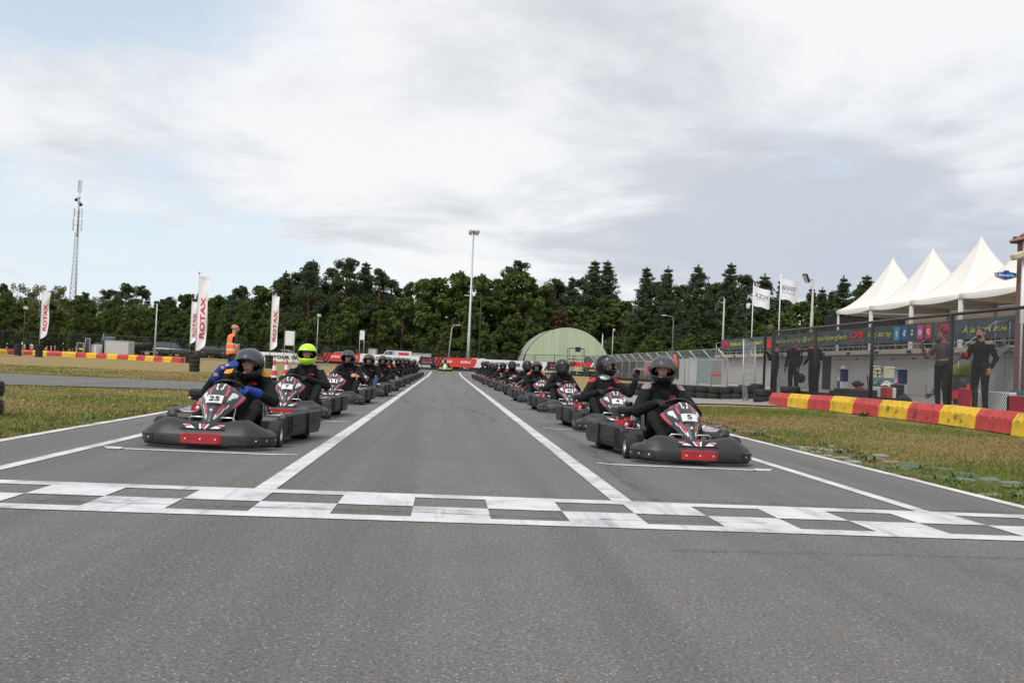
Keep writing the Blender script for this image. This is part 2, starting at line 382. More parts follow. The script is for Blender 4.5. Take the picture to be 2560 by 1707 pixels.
_tc = {}
def text_mesh(txt, m, w, h, shear=0., bold=.012, ext=.0015, sp=1.0, spread=None):
    """lettering as a thin raised mesh, centred, scaled to w x h in the local XZ plane, facing -y"""
    key = (txt, m.name, w, h, shear, bold, sp)
    if key in _tc: return _tc[key]
    cu = bpy.data.curves.new('lettering', 'FONT'); cu.body = txt; cu.size = 1; cu.shear = shear; cu.offset = bold; cu.space_character = sp; cu.resolution_u = 3; cu.fill_mode = 'BOTH'
    ob = bpy.data.objects.new('lettering_tmp', cu); C.objects.link(ob)
    dg = bpy.context.evaluated_depsgraph_get(); me = bpy.data.meshes.new_from_object(ob.evaluated_get(dg)); bpy.data.objects.remove(ob)
    n = len(me.vertices); a = np.empty(n*3); me.vertices.foreach_get('co', a); a = a.reshape(n, 3)
    lo, hi = a.min(0), a.max(0); c = (lo+hi)/2
    X = (a[:, 0]-c[0])*w/(hi[0]-lo[0]); Z = (a[:, 1]-c[1])*h/(hi[1]-lo[1])
    me.vertices.foreach_set('co', np.stack([X, np.zeros(n)-ext, Z], 1).ravel()); me.materials.clear(); me.materials.append(m); me.update()
    _tc[key] = me; return me
def lettering(txt, m, w, h, parent, loc, rot=(0, 0, 0), name='lettering', **k):
    return inst(name, text_mesh(txt, m, w, h, **k), parent, loc, rot)

# ------------------------------------------------------------------ ground, track, markings
def seq(*parts):
    r = []
    for a, b, st in parts:
        n = max(1, round((b-a)/st)); r += [a+(b-a)*i/n for i in range(n)]
    return r+[parts[-1][1]]
def sheet(name, xs, ys, m, dz=0.):
    mb = MB(); mb.grid([[(x, y, zf(x, y)+dz) for x in xs] for y in ys], 0, True); o = mb.build(name, m); return struct(o)
xs = [-1500, -600, -300, -150, -100, -75]+seq((-60, -10, 2), (-10, -4, .5), (-4, 4, 2), (4, 12, .25), (12, 30, 1), (30, 60, 6))+[80, 150, 300, 600, 1500]
ys = [-80, -30, -10]+seq((0, 40, 4), (40, 100, 1.5), (100, 150, 10))+[200, 300, 500, 1000, 2600]
sheet('ground', xs, ys, MATS['turf'])
XL, XR = -4.17, 4.56
sheet('race_track', seq((XL, XR, .6)), [-40, -10]+seq((0, 64, 4), (64, 94.5, 1.5)), MATS['asphalt'], .016)
def ribbon(name, A, B, m, dz, n=60, k=6):
    """sheet between two polylines"""
    def rs(P):
        P = [Vector((*p, 0)) for p in P]; d = [0]
        for a, b in zip(P, P[1:]): d.append(d[-1]+(b-a).length)
        out = []
        for i in range(n+1):
            t = d[-1]*i/n; j = max(q for q in range(len(P)-1) if d[q] <= t+1e-9); u = (t-d[j])/max(1e-9, d[j+1]-d[j]); out.append(P[j].lerp(P[j+1], u))
        return out
    a, b = rs(A), rs(B); mb = MB()
    mb.grid([[(lambda p: (p.x, p.y, zf(p.x, p.y)+dz))(a[i].lerp(b[i], j/k)) for i in range(n+1)] for j in range(k+1)], 0, True)
    return struct(mb.build(name, m))
asph = MATS['asphalt']; paint = MATS['road_paint']
ribbon('side_road', [(-40, 12), (-24, 16.2), (-16, 19.4), (-9.83, 22.3), (-6.4, 24.0), (-4.9, 24.2), (-4.0, 22.2)], [(-40, 32.5), (-24, 31.6), (-13.6, 30.9), (-7.1, 30.4), (-5.2, 31.2), (-4.5, 33.2), (-4.0, 36)], asph, .022, 70, 8)
ribbon('far_road', [(-75, 88.5), (-40, 87.5), (-16, 86.5), (-4, 84.5), (4, 85), (16, 86)], [(-75, 93), (-40, 92.5), (-16, 92), (-4, 92.5), (4, 93), (16, 94)], asph, .022, 70, 6)
ribbon('loop_road', [(-60, 62), (-40, 61.5), (-31, 62.2), (-28.4, 64.5)], [(-60, 72), (-40, 71), (-31, 68.8), (-28.4, 66.5)], asph, .022, 40, 6)
ribbon('loop_edge_line', [(-33, 61.6), (-30.4, 62.4), (-28.2, 64.2), (-27.9, 65.6), (-28.4, 66.9), (-31, 69)], [(-33, 61.9), (-30.7, 62.7), (-28.6, 64.4), (-28.3, 65.6), (-28.7, 66.7), (-31.2, 68.7)], paint, .032, 30, 1)
ribbon('pit_road', [(24, 25.4), (13, 26.2), (9.6, 26.9), (7, 27.2), (4.4, 26.6)], [(24, 29.2), (13, 29.6), (10.2, 29.9), (7.6, 32.2), (6.0, 36), (5.3, 44), (4.4, 52)], mat('pale_asphalt', (.27, .25, .225), .9, var=.16, vscale=1.3, detail=8, bump=.3, bscale=90), .03, 70, 8)
ribbon('paddock', [(11.3, 4), (11.3, 25), (11.3, 60), (13.5, 84)], [(23.6, 4), (23.6, 25), (23.6, 60), (23.6, 84)], MATS['pale_asphalt'], .02, 60, 8)
def rect_line(name, x0, x1, y0, y1, dz=.021, n=None):
    n = n or max(1, int((y1-y0)/3)); mb = MB()
    mb.grid([[(x, y0+(y1-y0)*i/n, zf(x, y0+(y1-y0)*i/n)+dz) for x in (x0, x1)] for i in range(n+1)], 0); return struct(mb.build(name, paint))
rect_line('edge_line', -4.165, -4.055, -30, 84); rect_line('edge_line', 4.43, 4.545, -30, 84)
rect_line('lane_line', -3.245, -3.135, 6.70, 64); rect_line('lane_line', 3.40, 3.515, 6.70, 66)
rect_line('lane_line', -1.25, -1.105, 6.70, 88, .0215); rect_line('lane_line', 1.20, 1.345, 6.70, 88, .0215)
rect_line('lane_line', -1.1, 1.195, 38.4, 38.5)
def checker():
    mb = MB(); w = .4704; x0 = -2.511; z = .0205; sk = .012
    def q(xa, xb, ya, yb): mb.add([(xa, ya+sk*xa, z), (xb, ya+sk*xb, z), (xb, yb+sk*xb, z), (xa, yb+sk*xa, z)], [(0, 1, 2, 3)])
    q(-4.05, 4.42, 5.56, 5.735); q(-4.05, 4.42, 6.545, 6.715)
    for i in range(-4, 15):
        a, b = max(-4.05, x0+i*w), min(4.42, x0+i*w+w)
        if b <= a: continue
        if i % 2: q(a, b, 5.735, 6.14)
        else: q(a, b, 6.14, 6.545)
    return struct(mb.build('start_line', paint))
checker()
def grid_mark(name, xa, xb, y, flip):
    mb = MB(); z = .0212; t = .088
    def q(*p): mb.add([(x, yy, z) for x, yy in p], [tuple(range(len(p)))])
    q((xa+.16, y), (xb-.2, y-.02), (xb-.2, y+t-.02), (xa+.16, y+t))
    if flip:
        q((xa, y+.13), (xa+.16, y), (xa+.16, y+t), (xa+.05, y+.15)); q((xb-.22, y-.02), (xb-.07, y-.02), (xb+.03, y+.19), (xb-.15, y+.19), (xb-.22, y+t-.02))
    else:
        q((xa-.05, y+.19), (xa+.05, y+.0), (xa+.18, y), (xa+.18, y+t), (xa+.11, y+.19)); q((xb-.2, y-.02), (xb+.02, y+.08), (xb-.02, y+.11), (xb-.2, y+t-.02))
    return struct(mb.build(name, paint))
LM = [9.02+5.13*k for k in range(11)]; RM = [9.30+5.17*k for k in range(11)]
for y in LM: grid_mark('grid_mark', -3.06, -1.33, y, False)
for y in RM: grid_mark('grid_mark', 1.5, 3.27, y, True)
def crack(pts, w=.012):
    mb = MB(); r = random.Random(3); P = []
    for (xa, ya), (xb, yb) in zip(pts, pts[1:]):
        n = max(2, int(math.hypot(xb-xa, yb-ya)/.05))
        P += [(xa+(xb-xa)*i/n+r.uniform(-.012, .012), ya+(yb-ya)*i/n+r.uniform(-.014, .014)) for i in range(n)]
    ww = [w*r.uniform(.15, 1) for _ in P]
    mb.grid([[(x, y-k, .0235) for (x, y), k in zip(P, ww)], [(x, y+k*.6, .0235) for (x, y), k in zip(P, ww)]], 0)
    return struct(mb.build('asphalt_crack', mat('crack_dark', (.012, .011, .010), .95)))
def tyre_marks():
    m = bpy.data.materials.new('rubber_mark'); m.use_nodes = True; N = m.node_tree.nodes; L = m.node_tree.links; b = N['Principled BSDF']; b.inputs['Base Color'].default_value = (.02, .02, .021, 1); b.inputs['Roughness'].default_value = .8
    tc = N.new('ShaderNodeTexCoord'); n = _n(N, L, _mapping(N, L, tc.outputs['Object'], (9, 1.1, 1)), 1.5, 5, .65).outputs['Fac']; L.new(_map(N, L, n, .42, .76, 0, .34), b.inputs['Alpha'])
    r = random.Random(12)
    for k in range(26):
        x0, y0 = r.uniform(-3.6, 3.8), r.uniform(5.5, 26); ln = r.uniform(3, 11); c = r.uniform(-.035, .035); sl = r.uniform(-.16, .16); w = r.uniform(.05, .11); n_ = 24; P = []
        for i in range(n_+1):
            t = ln*i/n_; P.append((x0+sl*t+c*t*t, y0+t))
        P = [(x, y) for x, y in P if -4.0 < x < 4.35]
        if len(P) < 6: continue
        k_ = len(P)-1; mb = MB(); mb.grid([[(x-w*math.sin(math.pi*i/k_)**.4, y, .0226+.00004*k) for i, (x, y) in enumerate(P)], [(x+w*math.sin(math.pi*i/k_)**.4, y, .0226+.00004*k) for i, (x, y) in enumerate(P)]], 0); struct(mb.build('tyre_mark', m))
tyre_marks()
crack([(-2.4, 5.84), (-1.2, 5.86), (-.4, 5.90), (.8, 5.84), (2.1, 5.95)], .008); crack([(1.0, 6.90), (2.2, 6.86), (3.3, 6.82), (4.3, 6.87)], .009); crack([(1.2, 4.92), (2.2, 4.98), (3.2, 5.02), (4.2, 5.0)], .007); crack([(-.35, 6.85), (-.2, 7.05), (-.1, 7.0)], .009)

# short grass: real blades where the verge is near enough to show them
def blades(name, regions, n, seed):
    g = np.random.default_rng(seed); V = []; MI = []
    for (poly, cnt, hmin, hmax) in regions:
        pts = poly(g, cnt); k = len(pts)
        x, y = pts[:, 0], pts[:, 1]; z = np.array([zf(a, b) for a, b in pts])
        # clumping
        a = g.uniform(0, 2*np.pi, k); hh = g.uniform(hmin, hmax, k)*(.55+.9*(np.sin(x*1.7+1.3*np.sin(y*.9))*np.sin(y*1.3+x*.5)*.5+.5)); wd = g.uniform(.003, .0065, k)*(1+y/16)
        lean = g.uniform(.1, .9, k)*hh; la = g.uniform(0, 2*np.pi, k)
        b0 = np.stack([x-np.cos(a)*wd, y-np.sin(a)*wd, z-.004], 1); b1 = np.stack([x+np.cos(a)*wd, y+np.sin(a)*wd, z-.004], 1)
        t = np.stack([x+np.cos(la)*lean, y+np.sin(la)*lean, z+hh], 1)
        V.append(np.stack([b0, b1, t], 1).reshape(-1, 3))
        gr = np.sin(x*.8+y*.35)+np.sin(x*.31-y*.9+1)+g.normal(0, .9, k)+.9
        MI.append(np.where(gr > 1.5, 0, np.where(gr > .5, 1, np.where(gr > -.8, 2, 3))))
    V = np.concatenate(V); MI = np.concatenate(MI); nt = len(MI)
    me = bpy.data.meshes.new(name); me.vertices.add(len(V)); me.vertices.foreach_set('co', V.ravel()); me.loops.add(nt*3); me.loops.foreach_set('vertex_index', np.arange(nt*3)); me.polygons.add(nt)
    me.polygons.foreach_set('loop_start', np.arange(nt)*3); me.polygons.foreach_set('loop_total', np.full(nt, 3))
    for nm, c in (('blade_green', (.13, .17, .035)), ('blade_olive', (.19, .185, .055)), ('blade_straw', (.33, .25, .11)), ('blade_brown', (.25, .15, .07))): me.materials.append(mat(nm, c, .8, var=.2, spec=.2))
    me.polygons.foreach_set('material_index', MI.astype(np.int32)); me.update(); me.validate()
    o = bpy.data.objects.new(name, me); C.objects.link(o); return stuff(o)
def left_verge(g, n):
    u = g.uniform(0, 1, (n, 2)); y = 8.2+16.5*u[:, 1]**1.5; x = -4.19-(1.2+.62*y)*u[:, 0]**1.25
    edge = 24.0+(x+6.4)*.47
    k = y < np.minimum(edge, 24.2)-.1; return np.stack([x, y], 1)[k]
def right_verge(g, n):
    u = g.uniform(0, 1, (n, 2)); y = 6.6+19*u[:, 1]**1.4; x = 4.6+np.minimum(5.2, .6+.45*(y-6))*u[:, 0]**1.1
    return np.stack([x, y], 1)
def left_far(g, n):
    u = g.uniform(0, 1, (n, 2)); y = 30.9+14*u[:, 1]**1.4; x = -5.5-(.50*y)*u[:, 0]; return np.stack([x, y], 1)
lg = blades('grass', [(left_verge, 95000, .012, .045), (left_far, 30000, .015, .05)], 0, 1); tag(lg, 'short patchy grass on the left verge and field', 'grass')
rg = blades('grass', [(right_verge, 95000, .012, .045)], 0, 2); tag(rg, 'short dry grass on the bank below the red and yellow blocks', 'grass')
def flowers():
    mb = MB(); r = random.Random(5)
    for _ in range(230):
        y = 8.4+14.5*r.random()**1.3; x = -4.3-(1+.5*y)*r.random()
        if y > 23.6+(x+6.4)*.47: continue
        s = r.uniform(.006, .012)*(1+y/30); z = zf(x, y)+r.uniform(.03, .06); a = r.uniform(0, 6)
        mb.add([(x+s*math.cos(a+k*math.pi/3), y+s*math.sin(a+k*math.pi/3), z) for k in range(6)]+[(x, y, z+s*.5)], [(k, (k+1) % 6, 6) for k in range(6)])
    o = mb.build('yellow_flowers', mat('petal', (.62, .50, .05), .7)); stuff(o); tag(o, 'tiny yellow flowers scattered in the left verge', 'flowers')
flowers()
def weeds():
    mb = MB(); r = random.Random(8)
    spots = [(4.8+.5*r.random(), 6.8+13*r.random()**1.3, .12, 18) for _ in range(60)]+[(-4.35-.3*r.random(), 9+8*r.random(), .10, 16) for _ in range(26)]+[(onG(px, py, .12).x, onG(px, py, .12).y, .2, 34) for px, py in ((2015, 1020), (2330, 1056), (2345, 1060), (2160, 1044), (2480, 1075), (2490, 1078), (1990, 1018), (1870, 1003), (1890, 1003))]
    for x, y, s, n in spots:
        for _ in range(n):
            a = r.uniform(0, 6.28); l = s*r.uniform(.4, 1.1); w = s*r.uniform(.05, .12); t = r.uniform(.2, 1.1); z = zf(x, y)
            d = Vector((math.cos(a), math.sin(a), 0)); p = d.cross(Vector((0, 0, 1)))*w; b = Vector((x+r.uniform(-.4, .4)*s, y+r.uniform(-.4, .4)*s, z)); m = b+d*l*.5*math.cos(t)+Vector((0, 0, l*.6*math.sin(t))); e = b+d*l+Vector((0, 0, l*.7*math.sin(t)))
            mb.add([b, m+p, e, m-p], [(0, 1, 2, 3)])
    o = mb.build('weeds', mat('weed_leaf', (.10, .16, .035), .7, var=.35, vscale=9)); stuff(o); tag(o, 'leafy weeds growing along the kerbs and blocks', 'weeds')
weeds()
# painted grass-block pavers beside the right edge
def pavers():
    base = MB(); base.grid([[(x, y, zf(x, y)+.006) for x in (4.56, 4.8, 5.1, 5.4)] for y in seq((6.2, 26, .6))], 0); st = struct(base.build('paver_strip', mat('soil', (.13, .095, .055), .95, var=.3, vscale=9, bump=.5, bscale=40)))
    mes = []
    for nm, c in (('green', (.13, .19, .145)), ('red', (.36, .11, .075)), ('white', (.34, .32, .29)), ('bare', (.30, .25, .20))):
        mb = MB(); mb.box((0, 0, 0), (.19, .13, .05), bev=.012); mes.append(mb.mesh('paver', mat('paver_'+nm, c, .9, vscale=8, col2=tuple(x*.5 for x in c), thr=(.5, .7), detail=6, bump=.4, bscale=60)))
    r = random.Random(4); n = 0
    for iy in range(100):
        y = 6.4+iy*.2
        k = 0 if y < 11.6 else (2 if y < 13.4 else (1 if y < 16.0 else (2 if y < 18.5 else 3)))
        for ix in range(4):
            x = 4.68+ix*.23+(.1 if iy % 2 else 0)
            if r.random() < (.42+.15*ix): continue
            n += 1
            inst('paver', mes[k if r.random() < .8 else r.randrange(4)], st, (x, y, zf(x, y)+.006+r.uniform(-.022, -.008)), (r.uniform(-.06, .06), r.uniform(-.06, .06), r.uniform(-.15, .15)))
pavers()
# ------------------------------------------------------------------ karts (local frame: nose tip at y=0 facing -y, ground z=0)
def lerp(a, b, t): return a+(b-a)*t
def bump_plan(u):
    s = abs(u); sg = 1 if u >= 0 else -1
    if s < .5: x, y = .40*(s/.5), .025*(s/.5)**2
    else:
        t = (s-.5)/.5; x, y = .40+.235*math.sin(t*1.35)/math.sin(1.35), .025+.08*t+.22*t*t
    return Vector((sg*x, y, 0))
def bump_norm(u):
    d = bump_plan(min(1, u+.01))-bump_plan(max(-1, u-.01)); return Vector((d.y, -d.x, 0)).normalized()
def kart_meshes(bm_mats, panel_mats, pre=''):
    K = {}
    mb = MB(); rows = []
    for i in range(45):
        u = -1+2*i/44; s = abs(u); p = bump_plan(u); n = bump_norm(u); zt = .250+.030*ss(.16, .46, s)-.090*ss(.60, 1, s); dp = lerp(1, .55, ss(.6, 1, s))
        rows.append([p-n*(o*dp)+Vector((0, 0, z)) for o, z in ((.07, .025), (.012, .027), (0, .05), (0, .135), (.012, .153), (.05, lerp(.153, zt, .42)), (.10, lerp(.153, zt, .80)), (.15, zt), (.185, zt), (.20, zt-.012), (.205, zt-.08))])
    mb.grid(rows, 0, True); K['bumper'] = fixn(mb.mesh('front_bumper', bm_mats[0]))
    def pad(u0, u1, z0, z1, mi_mat, k=10, nr=3):
        mb = MB(); rows = []
        for i in range(k+1):
            u = lerp(u0, u1, i/k); p = bump_plan(u); n = bump_norm(u); e = .006 if i in (0, k) else 0; t = .006 if i in (0, k) else .016
            rows.append([p+n*o+Vector((0, 0, z)) for o, z in ((-.004, z0+e), (t, z0+.006+e), (t, z1-.006-e), (-.004, z1-e))])
        mb.grid(rows, 0, False); mb.add(rows[0], [(0, 1, 2, 3)]); mb.add(rows[-1], [(3, 2, 1, 0)])
        for j in range(nr):
            u = lerp(u0, u1, (j+.35+.15*j*0)/(nr-.3)); p = bump_plan(u)+bump_norm(u)*.017+Vector((0, 0, (z0+z1)/2)); n = bump_norm(u); a = n.orthogonal().normalized(); b = n.cross(a)
            mb.add([p+(a*math.cos(q*math.pi/4)+b*math.sin(q*math.pi/4))*.0085+n*.002 for q in range(8)], [tuple(range(8))], 1)
        return fixn(mb.mesh('bumper_pad', [mi_mat, sticker_w]))
    K['pads'] = [pad(-.235, .235, .052, .152, bm_mats[1]), pad(-.985, -.60, .055, .140, bm_mats[2], 10, 3), pad(.60, .985, .055, .140, bm_mats[2], 10, 3)]
    # wing-shaped sticker on the crest of the bumper
    mb = MB()
    def st(poly, mi): mb.add([(x, .05+(z-.015-.192)*1.43-.011-{3: 0, 0: .003, 1: .006, 2: .003}[mi], z-.015) for x, z in poly], [tuple(range(len(poly)))], mi)
    st([(-.21, .205), (.21, .205), (.19, .252), (-.19, .252)], 3)
    for sg in (-1, 1):
        st([(sg*.20, .243), (sg*.135, .247), (sg*.07, .212), (sg*.15, .214)][::sg], 0); st([(sg*.19, .238), (sg*.135, .247), (sg*.115, .236), (sg*.17, .224)][::sg], 1)
        st([(sg*.05, .250), (sg*.032, .250), (sg*.012, .208), (sg*.028, .208)][::sg], 0)
    st([(-.024, .250), (.024, .250), (.006, .208), (-.006, .208)], 1)
    K['crest'] = mb.mesh('sticker', [sticker_w, sticker_r, sticker_s, ink])
    # steering fairing
    mb = MB(); nu, nv = 36, 44
    def fair(u, v):
        w = lerp(.075, .222, ss(.02, .84, v))*(1-.20*ss(.86, 1.0, v)); w *= min(1, math.sqrt(max(0, v+.02)/.12)) if v < .1 else 1
        z = lerp(.215, .635, v)+.025*math.sin(v*math.pi); y = .20+.40*v+.05*v*v
        x = u*w; z -= .115*u*u*(.30+.9*v)*(1 if v < .9 else 1.1); y += .10*abs(u)**2.2*(.35+v)+.05*max(0, (v-.93)/.07)
        z -= .035*max(0, (v-.93)/.07)
        y -= .02*math.sin(min(1, v*1.15)*math.pi)*(1-u*u)
        return Vector((x, y, z))
    def pat(i, j):
        v = (i+.5)/nv; u = (j+.5)/nu*2-1; a = abs(u)
        if v < .13 or v > .95: return 0
        def band(c, w): return abs(a-c) < w
        k = .40+.42*v
        if v < .45 and band(k, .085): return 1 if v > .22 else 2
        if .18 < v < .5 and band(k+.15, .03): return 2
        if .50 <= v < .80 and band(.64, .11) and (v-.50) > (a-.53)*.9 and v < .80-(.66-a)*.3: return 3 if v < .60 else 2
        if .50 < v < .88 and a > .88 and v < 1.6*a-.6: return 1
        if .64 < v < .90 and band(.38-.1*(v-.64), .055): return 1
        if .76 < v < .95 and band(.10+.5*(v-.76), .035): return 2
        if v > .86 and band(.60, .08): return 1
        return 0
    mb.grid([[fair(-1+2*j/nu, i/nv) for j in range(nu+1)] for i in range(nv+1)], 0, True, mfun=pat)
    K['fairing'] = mb.mesh('fairing', panel_mats)
    bmv = bmesh.new(); bmv.from_mesh(K['fairing']); bmesh.ops.solidify(bmv, geom=bmv.faces[:], thickness=.008); bmv.to_mesh(K['fairing']); bmv.free(); fixn(K['fairing'])
    p0, p1 = fair(0, .40), fair(0, .585); ax = (p1-p0).normalized(); nn = Vector((0, -ax.z, ax.y)).normalized()
    if nn.y > 0: nn = -nn
    K['plate_M'] = ((p0+p1)/2+nn*.016, math.atan2(ax.y, ax.z))
    mb = MB(); mb.grid([[(x, -.012*(1-(x/.08)**2), z) for x in (-.08, -.045, 0, .045, .08)] for z in (-.052, -.047, .047, .052)], 0); mb.grid([[(x, .006, z) for x in (.08, -.08)] for z in (-.052, .052)], 0)
    K['plate'] = mb.mesh('number_plate', sticker_w)
    mb = MB(); q = fair(0, .27)+nn*.012; mb.ball(q, (.017, .008, .017), 10); K['badge'] = mb.mesh('badge', sticker_w)
    # steering wheel, column
    mb = MB(); c = Vector((0, .885, .545)); t = R(52); ex = Vector((1, 0, 0)); ey = Vector((0, math.cos(t)*-.0+math.sin(R(38)), math.cos(R(38))))
    ey = Vector((0, -.78, .62)).normalized()
    mb.tube([c+(ex*math.cos(a)*.152+ey*math.sin(a)*(.148 if math.sin(a) > 0 else .125)) for a in [2*math.pi*k/28 for k in range(28)]], .0145, 8, 0, closed=True)
    K['wheel'] = mb.mesh('steering_wheel', blackpaint); K['wheel_c'] = c; K['wheel_ey'] = ey
    mb = MB(); nrm = ex.cross(ey)
    for a in (R(10), R(170), R(270)): mb.tube([c-nrm*.03*0, c+ex*math.cos(a)*.145+ey*math.sin(a)*.12], .010, 6)
    mb.lathe([(0, -.01), (.032, -.01), (.032, .012), (0, .014)], 12, 0, 'Y', c); mb.tube([c, (0, .50, .16)], .011, 8); K['column'] = mb.mesh('steering_column', darkmetal)
    # wheels
    def wheel(r, w, rimr):
        mb = MB(); h = w/2
        mb.lathe([(rimr, -h*.82), (rimr+.012, -h*.98), (r*.86, -h), (r*.97, -h*.86), (r, -h*.6), (r, h*.6), (r*.97, h*.86), (r*.86, h), (rimr+.012, h*.98), (rimr, h*.82)], 28, 0, 'X')
        ty = fixn(mb.mesh('tyre', tyre_m)); mb = MB()
        mb.lathe([(rimr+.001, -h*.84), (rimr-.008, -h*.84), (rimr-.012, -h*.4), (rimr-.02, -h*.2), (.03, -h*.15), (.028, -h*.5), (0, -h*.5)], 20, 0, 'X'); mb.lathe([(rimr+.001, h*.84), (rimr-.008, h*.84), (rimr-.012, h*.4), (rimr-.02, h*.2), (.03, h*.15), (.028, h*.5), (0, h*.5)], 20, 0, 'X')
        return ty, fixn(mb.mesh('rim', metal))
    K['fw'] = wheel(.132, .125, .066); K['rw'] = wheel(.150, .21, .066)
    # side pods
    def pod(sg):
        FL = lambda y: .125*max(0, y-.84)/1.2
        mb = MB(); prof = [(.405, .075), (.60, .06), (.655, .08), (.672, .13), (.672, .30), (.655, .325), (.615, .318), (.57, .285), (.42, .285), (.405, .26)]
        rows = []
        for y, kx, kz in ((.84, .93, .80), (.865, 1, .97), (1.0, 1, 1), (1.4, 1, 1), (1.95, 1, 1), (2.05, .985, 1), (2.09, .93, .97)):
            rows.append([(sg*(.405+(x-.405)*kx-.06+FL(y)), y, .06+(z-.06)*kz) for x, z in prof])
        mb.grid(rows, 0, False, closeu=True); mb.add(rows[0], [tuple(range(10))]); mb.add(rows[-1], [tuple(range(9, -1, -1))])
        for y in (.90, .94, .98, 1.02): mb.box((sg*(.616+FL(y)), y, .20), (.014, .012, .17), 0)
        mb.box((sg*(.616+FL(1.25)), 1.25, .18), (.018, .30, .014), 1, rot=(0, 0, -sg*.104))
        K_ = fixn(mb.mesh('side_pod', [bm_mats[3], blackpaint]))
        mb = MB(); mb.box((sg*(.624+FL(1.72)), 1.72, .195), (.024, .36, .235), 0, bev=.006, rot=(0, 0, -sg*.104)); PM = mb; mb = PM
        for y, z in ((1.58, .29), (1.72, .29), (1.86, .29), (1.58, .10), (1.72, .10), (1.86, .10)): mb.lathe([(0, 0), (.008, 0)], 8, 1, 'X', (sg*(.6375+FL(y)), y, z), False)
        pl = PM.mesh('pod_plate', [bm_mats[3], metal]); mb = MB(); mb.lathe([(0, 0), (.026, 0), (.030, .0)], 14, 0, 'X', (0, 0, .205), False); ho = mb.mesh('hole', blackpaint)
        mb = MB(); rows = []
        for i in range(9):
            y = .93+.88*i/8; rows.append([(sg*(x-.06+FL(y)), y, z+.0035) for x, z in ((.435, .2855), (.50, .2855), (.563, .2855), (.602, .3105))])
        mb.grid(rows, 0, False, mfun=lambda i, j: (0, 0, 1, 2, 3, 0, 1, 0)[(i+2*j) % 8]); tp = fixn(mb.mesh('pod_sticker', [sticker_s, sticker_r, sticker_w, ink]))
        return K_, pl, ho, tp
    K['pod'] = {-1: pod(-1), 1: pod(1)}
    mb = MB(); mb.tube([(-.66, 2.02, .20), (-.65, 2.12, .20), (-.58, 2.18, .20), (.58, 2.18, .20), (.65, 2.12, .20), (.66, 2.02, .20)], .055, 8); mb.tube([(-.5, 2.15, .12), (.5, 2.15, .12)], .025, 8); K['rear'] = mb.mesh('rear_bumper', bm_mats[3])
    mb = MB()
    for sg in (-1, 1):
        mb.tube([(sg*.16, .22, .10), (sg*.22, .6, .075), (sg*.33, .95, .075), (sg*.36, 1.9, .08)], .016, 8); mb.tube([(sg*.2, .55, .085), (sg*.46, .55, .12)], .014, 8); mb.tube([(sg*.26, 1.5, .10), (sg*.42, 1.0, .09)], .012, 6)
        mb.tube([(sg*.30, 1.25, .12), (sg*.22, 1.48, .42)], .009, 6); mb.tube([(sg*.33, 1.62, .12), (sg*.22, 1.48, .42)], .009, 6)
    mb.tube([(-.2, .25, .1), (.2, .25, .1)], .014, 8); mb.tube([(-.36, 1.30, .08), (.36, 1.30, .08)], .014, 8); mb.tube([(-.55, 1.80, .150), (.55, 1.80, .150)], .02, 8); K['frame'] = mb.mesh('frame', darkmetal)
    mb = MB(); mb.box((0, .62, .062), (.42, .80, .006)); K['floor'] = mb.mesh('floor_tray', galv)
    def pedal(sg):
        mb = MB(); mb.tube([(sg*.07, .34, .20), (sg*.075, .33, .27), (sg*.09, .33, .285), (sg*.20, .33, .285), (sg*.215, .33, .27), (sg*.215, .36, .17)], .0085, 6); mb.tube([(sg*.07, .34, .225), (sg*.215, .34, .225)], .007, 6); mb.box((sg*.14, .355, .20), (.14, .006, .05)); return mb.mesh('pedal', metal)
    K['pedal'] = [pedal(-1), pedal(1)]
    mb = MB(); mb.tube([(.10, .62, .085), (.13, .70, .42)], .009, 6); mb.tube([(.16, .55, .12), (.02, .62, .16)], .007, 6); mb.tube([(-.16, .55, .12), (-.02, .62, .16)], .007, 6); K['rod'] = mb.mesh('tie_rod', metal)
    # seat
    mb = MB(); rows = []
    for i in range(13):
        t = i/12; y = lerp(1.02, 1.50, ss(0, .62, t))+.05*ss(.6, 1, t); z = .10+.46*ss(.42, 1.02, t)+.05*(1-t)**2; hw = lerp(.15, .19, t); side = .20*math.sin(min(1, t*1.25)*math.pi)**.6*(1-.45*t)
        rows.append([(x*hw, y-abs(x)**3*.10*t, z+side*max(0, abs(x)-.55)/.45) for x in (-1, -.93, -.8, -.55, 0, .55, .8, .93, 1)])
    mb.grid(rows, 0, True); K['seat'] = mb.mesh('seat', blackpaint); bmv = bmesh.new(); bmv.from_mesh(K['seat']); bmesh.ops.solidify(bmv, geom=bmv.faces[:], thickness=.012); bmv.to_mesh(K['seat']); bmv.free()
    # engine on the kart's own right side
    mb = MB(); ec = Vector((-.435, 1.42, .30))
    mb.box(ec, (.17, .20, .16), 0, bev=.03)
    for k in range(5): mb.box(ec+Vector((0, -.115, -.055+k*.026)), (.15, .05, .012), 0, bev=.004)
    mb.lathe([(0, -.02), (.075, -.02), (.08, 0), (.075, .03), (0, .035)], 16, 0, 'Y', ec+Vector((0, -.12, .01))); mb.lathe([(0, -.01), (.03, -.01), (.03, .01), (0, .012)], 10, 1, 'Y', ec+Vector((0, -.15, .01))); K['engine'] = mb.mesh('engine', [engine_r, metal])
    mb = MB(); mb.box((-.40, 1.44, .475), (.30, .34, .09), 0, bev=.024); mb.box((-.40, 1.44, .42), (.25, .27, .05), 0, bev=.012); mb.box((-.40, 1.268, .472), (.12, .012, .022), 0, bev=.004); K['airbox'] = mb.mesh('air_box', [engine_k, sticker_r])
    mb = MB(); mb.lathe([(0, .05), (.038, .05), (.042, .04), (.042, 0), (0, 0)], 14, 0, 'Z', (-.38, 1.42, .518)); K['cap'] = mb.mesh('filler_cap', blackpaint)
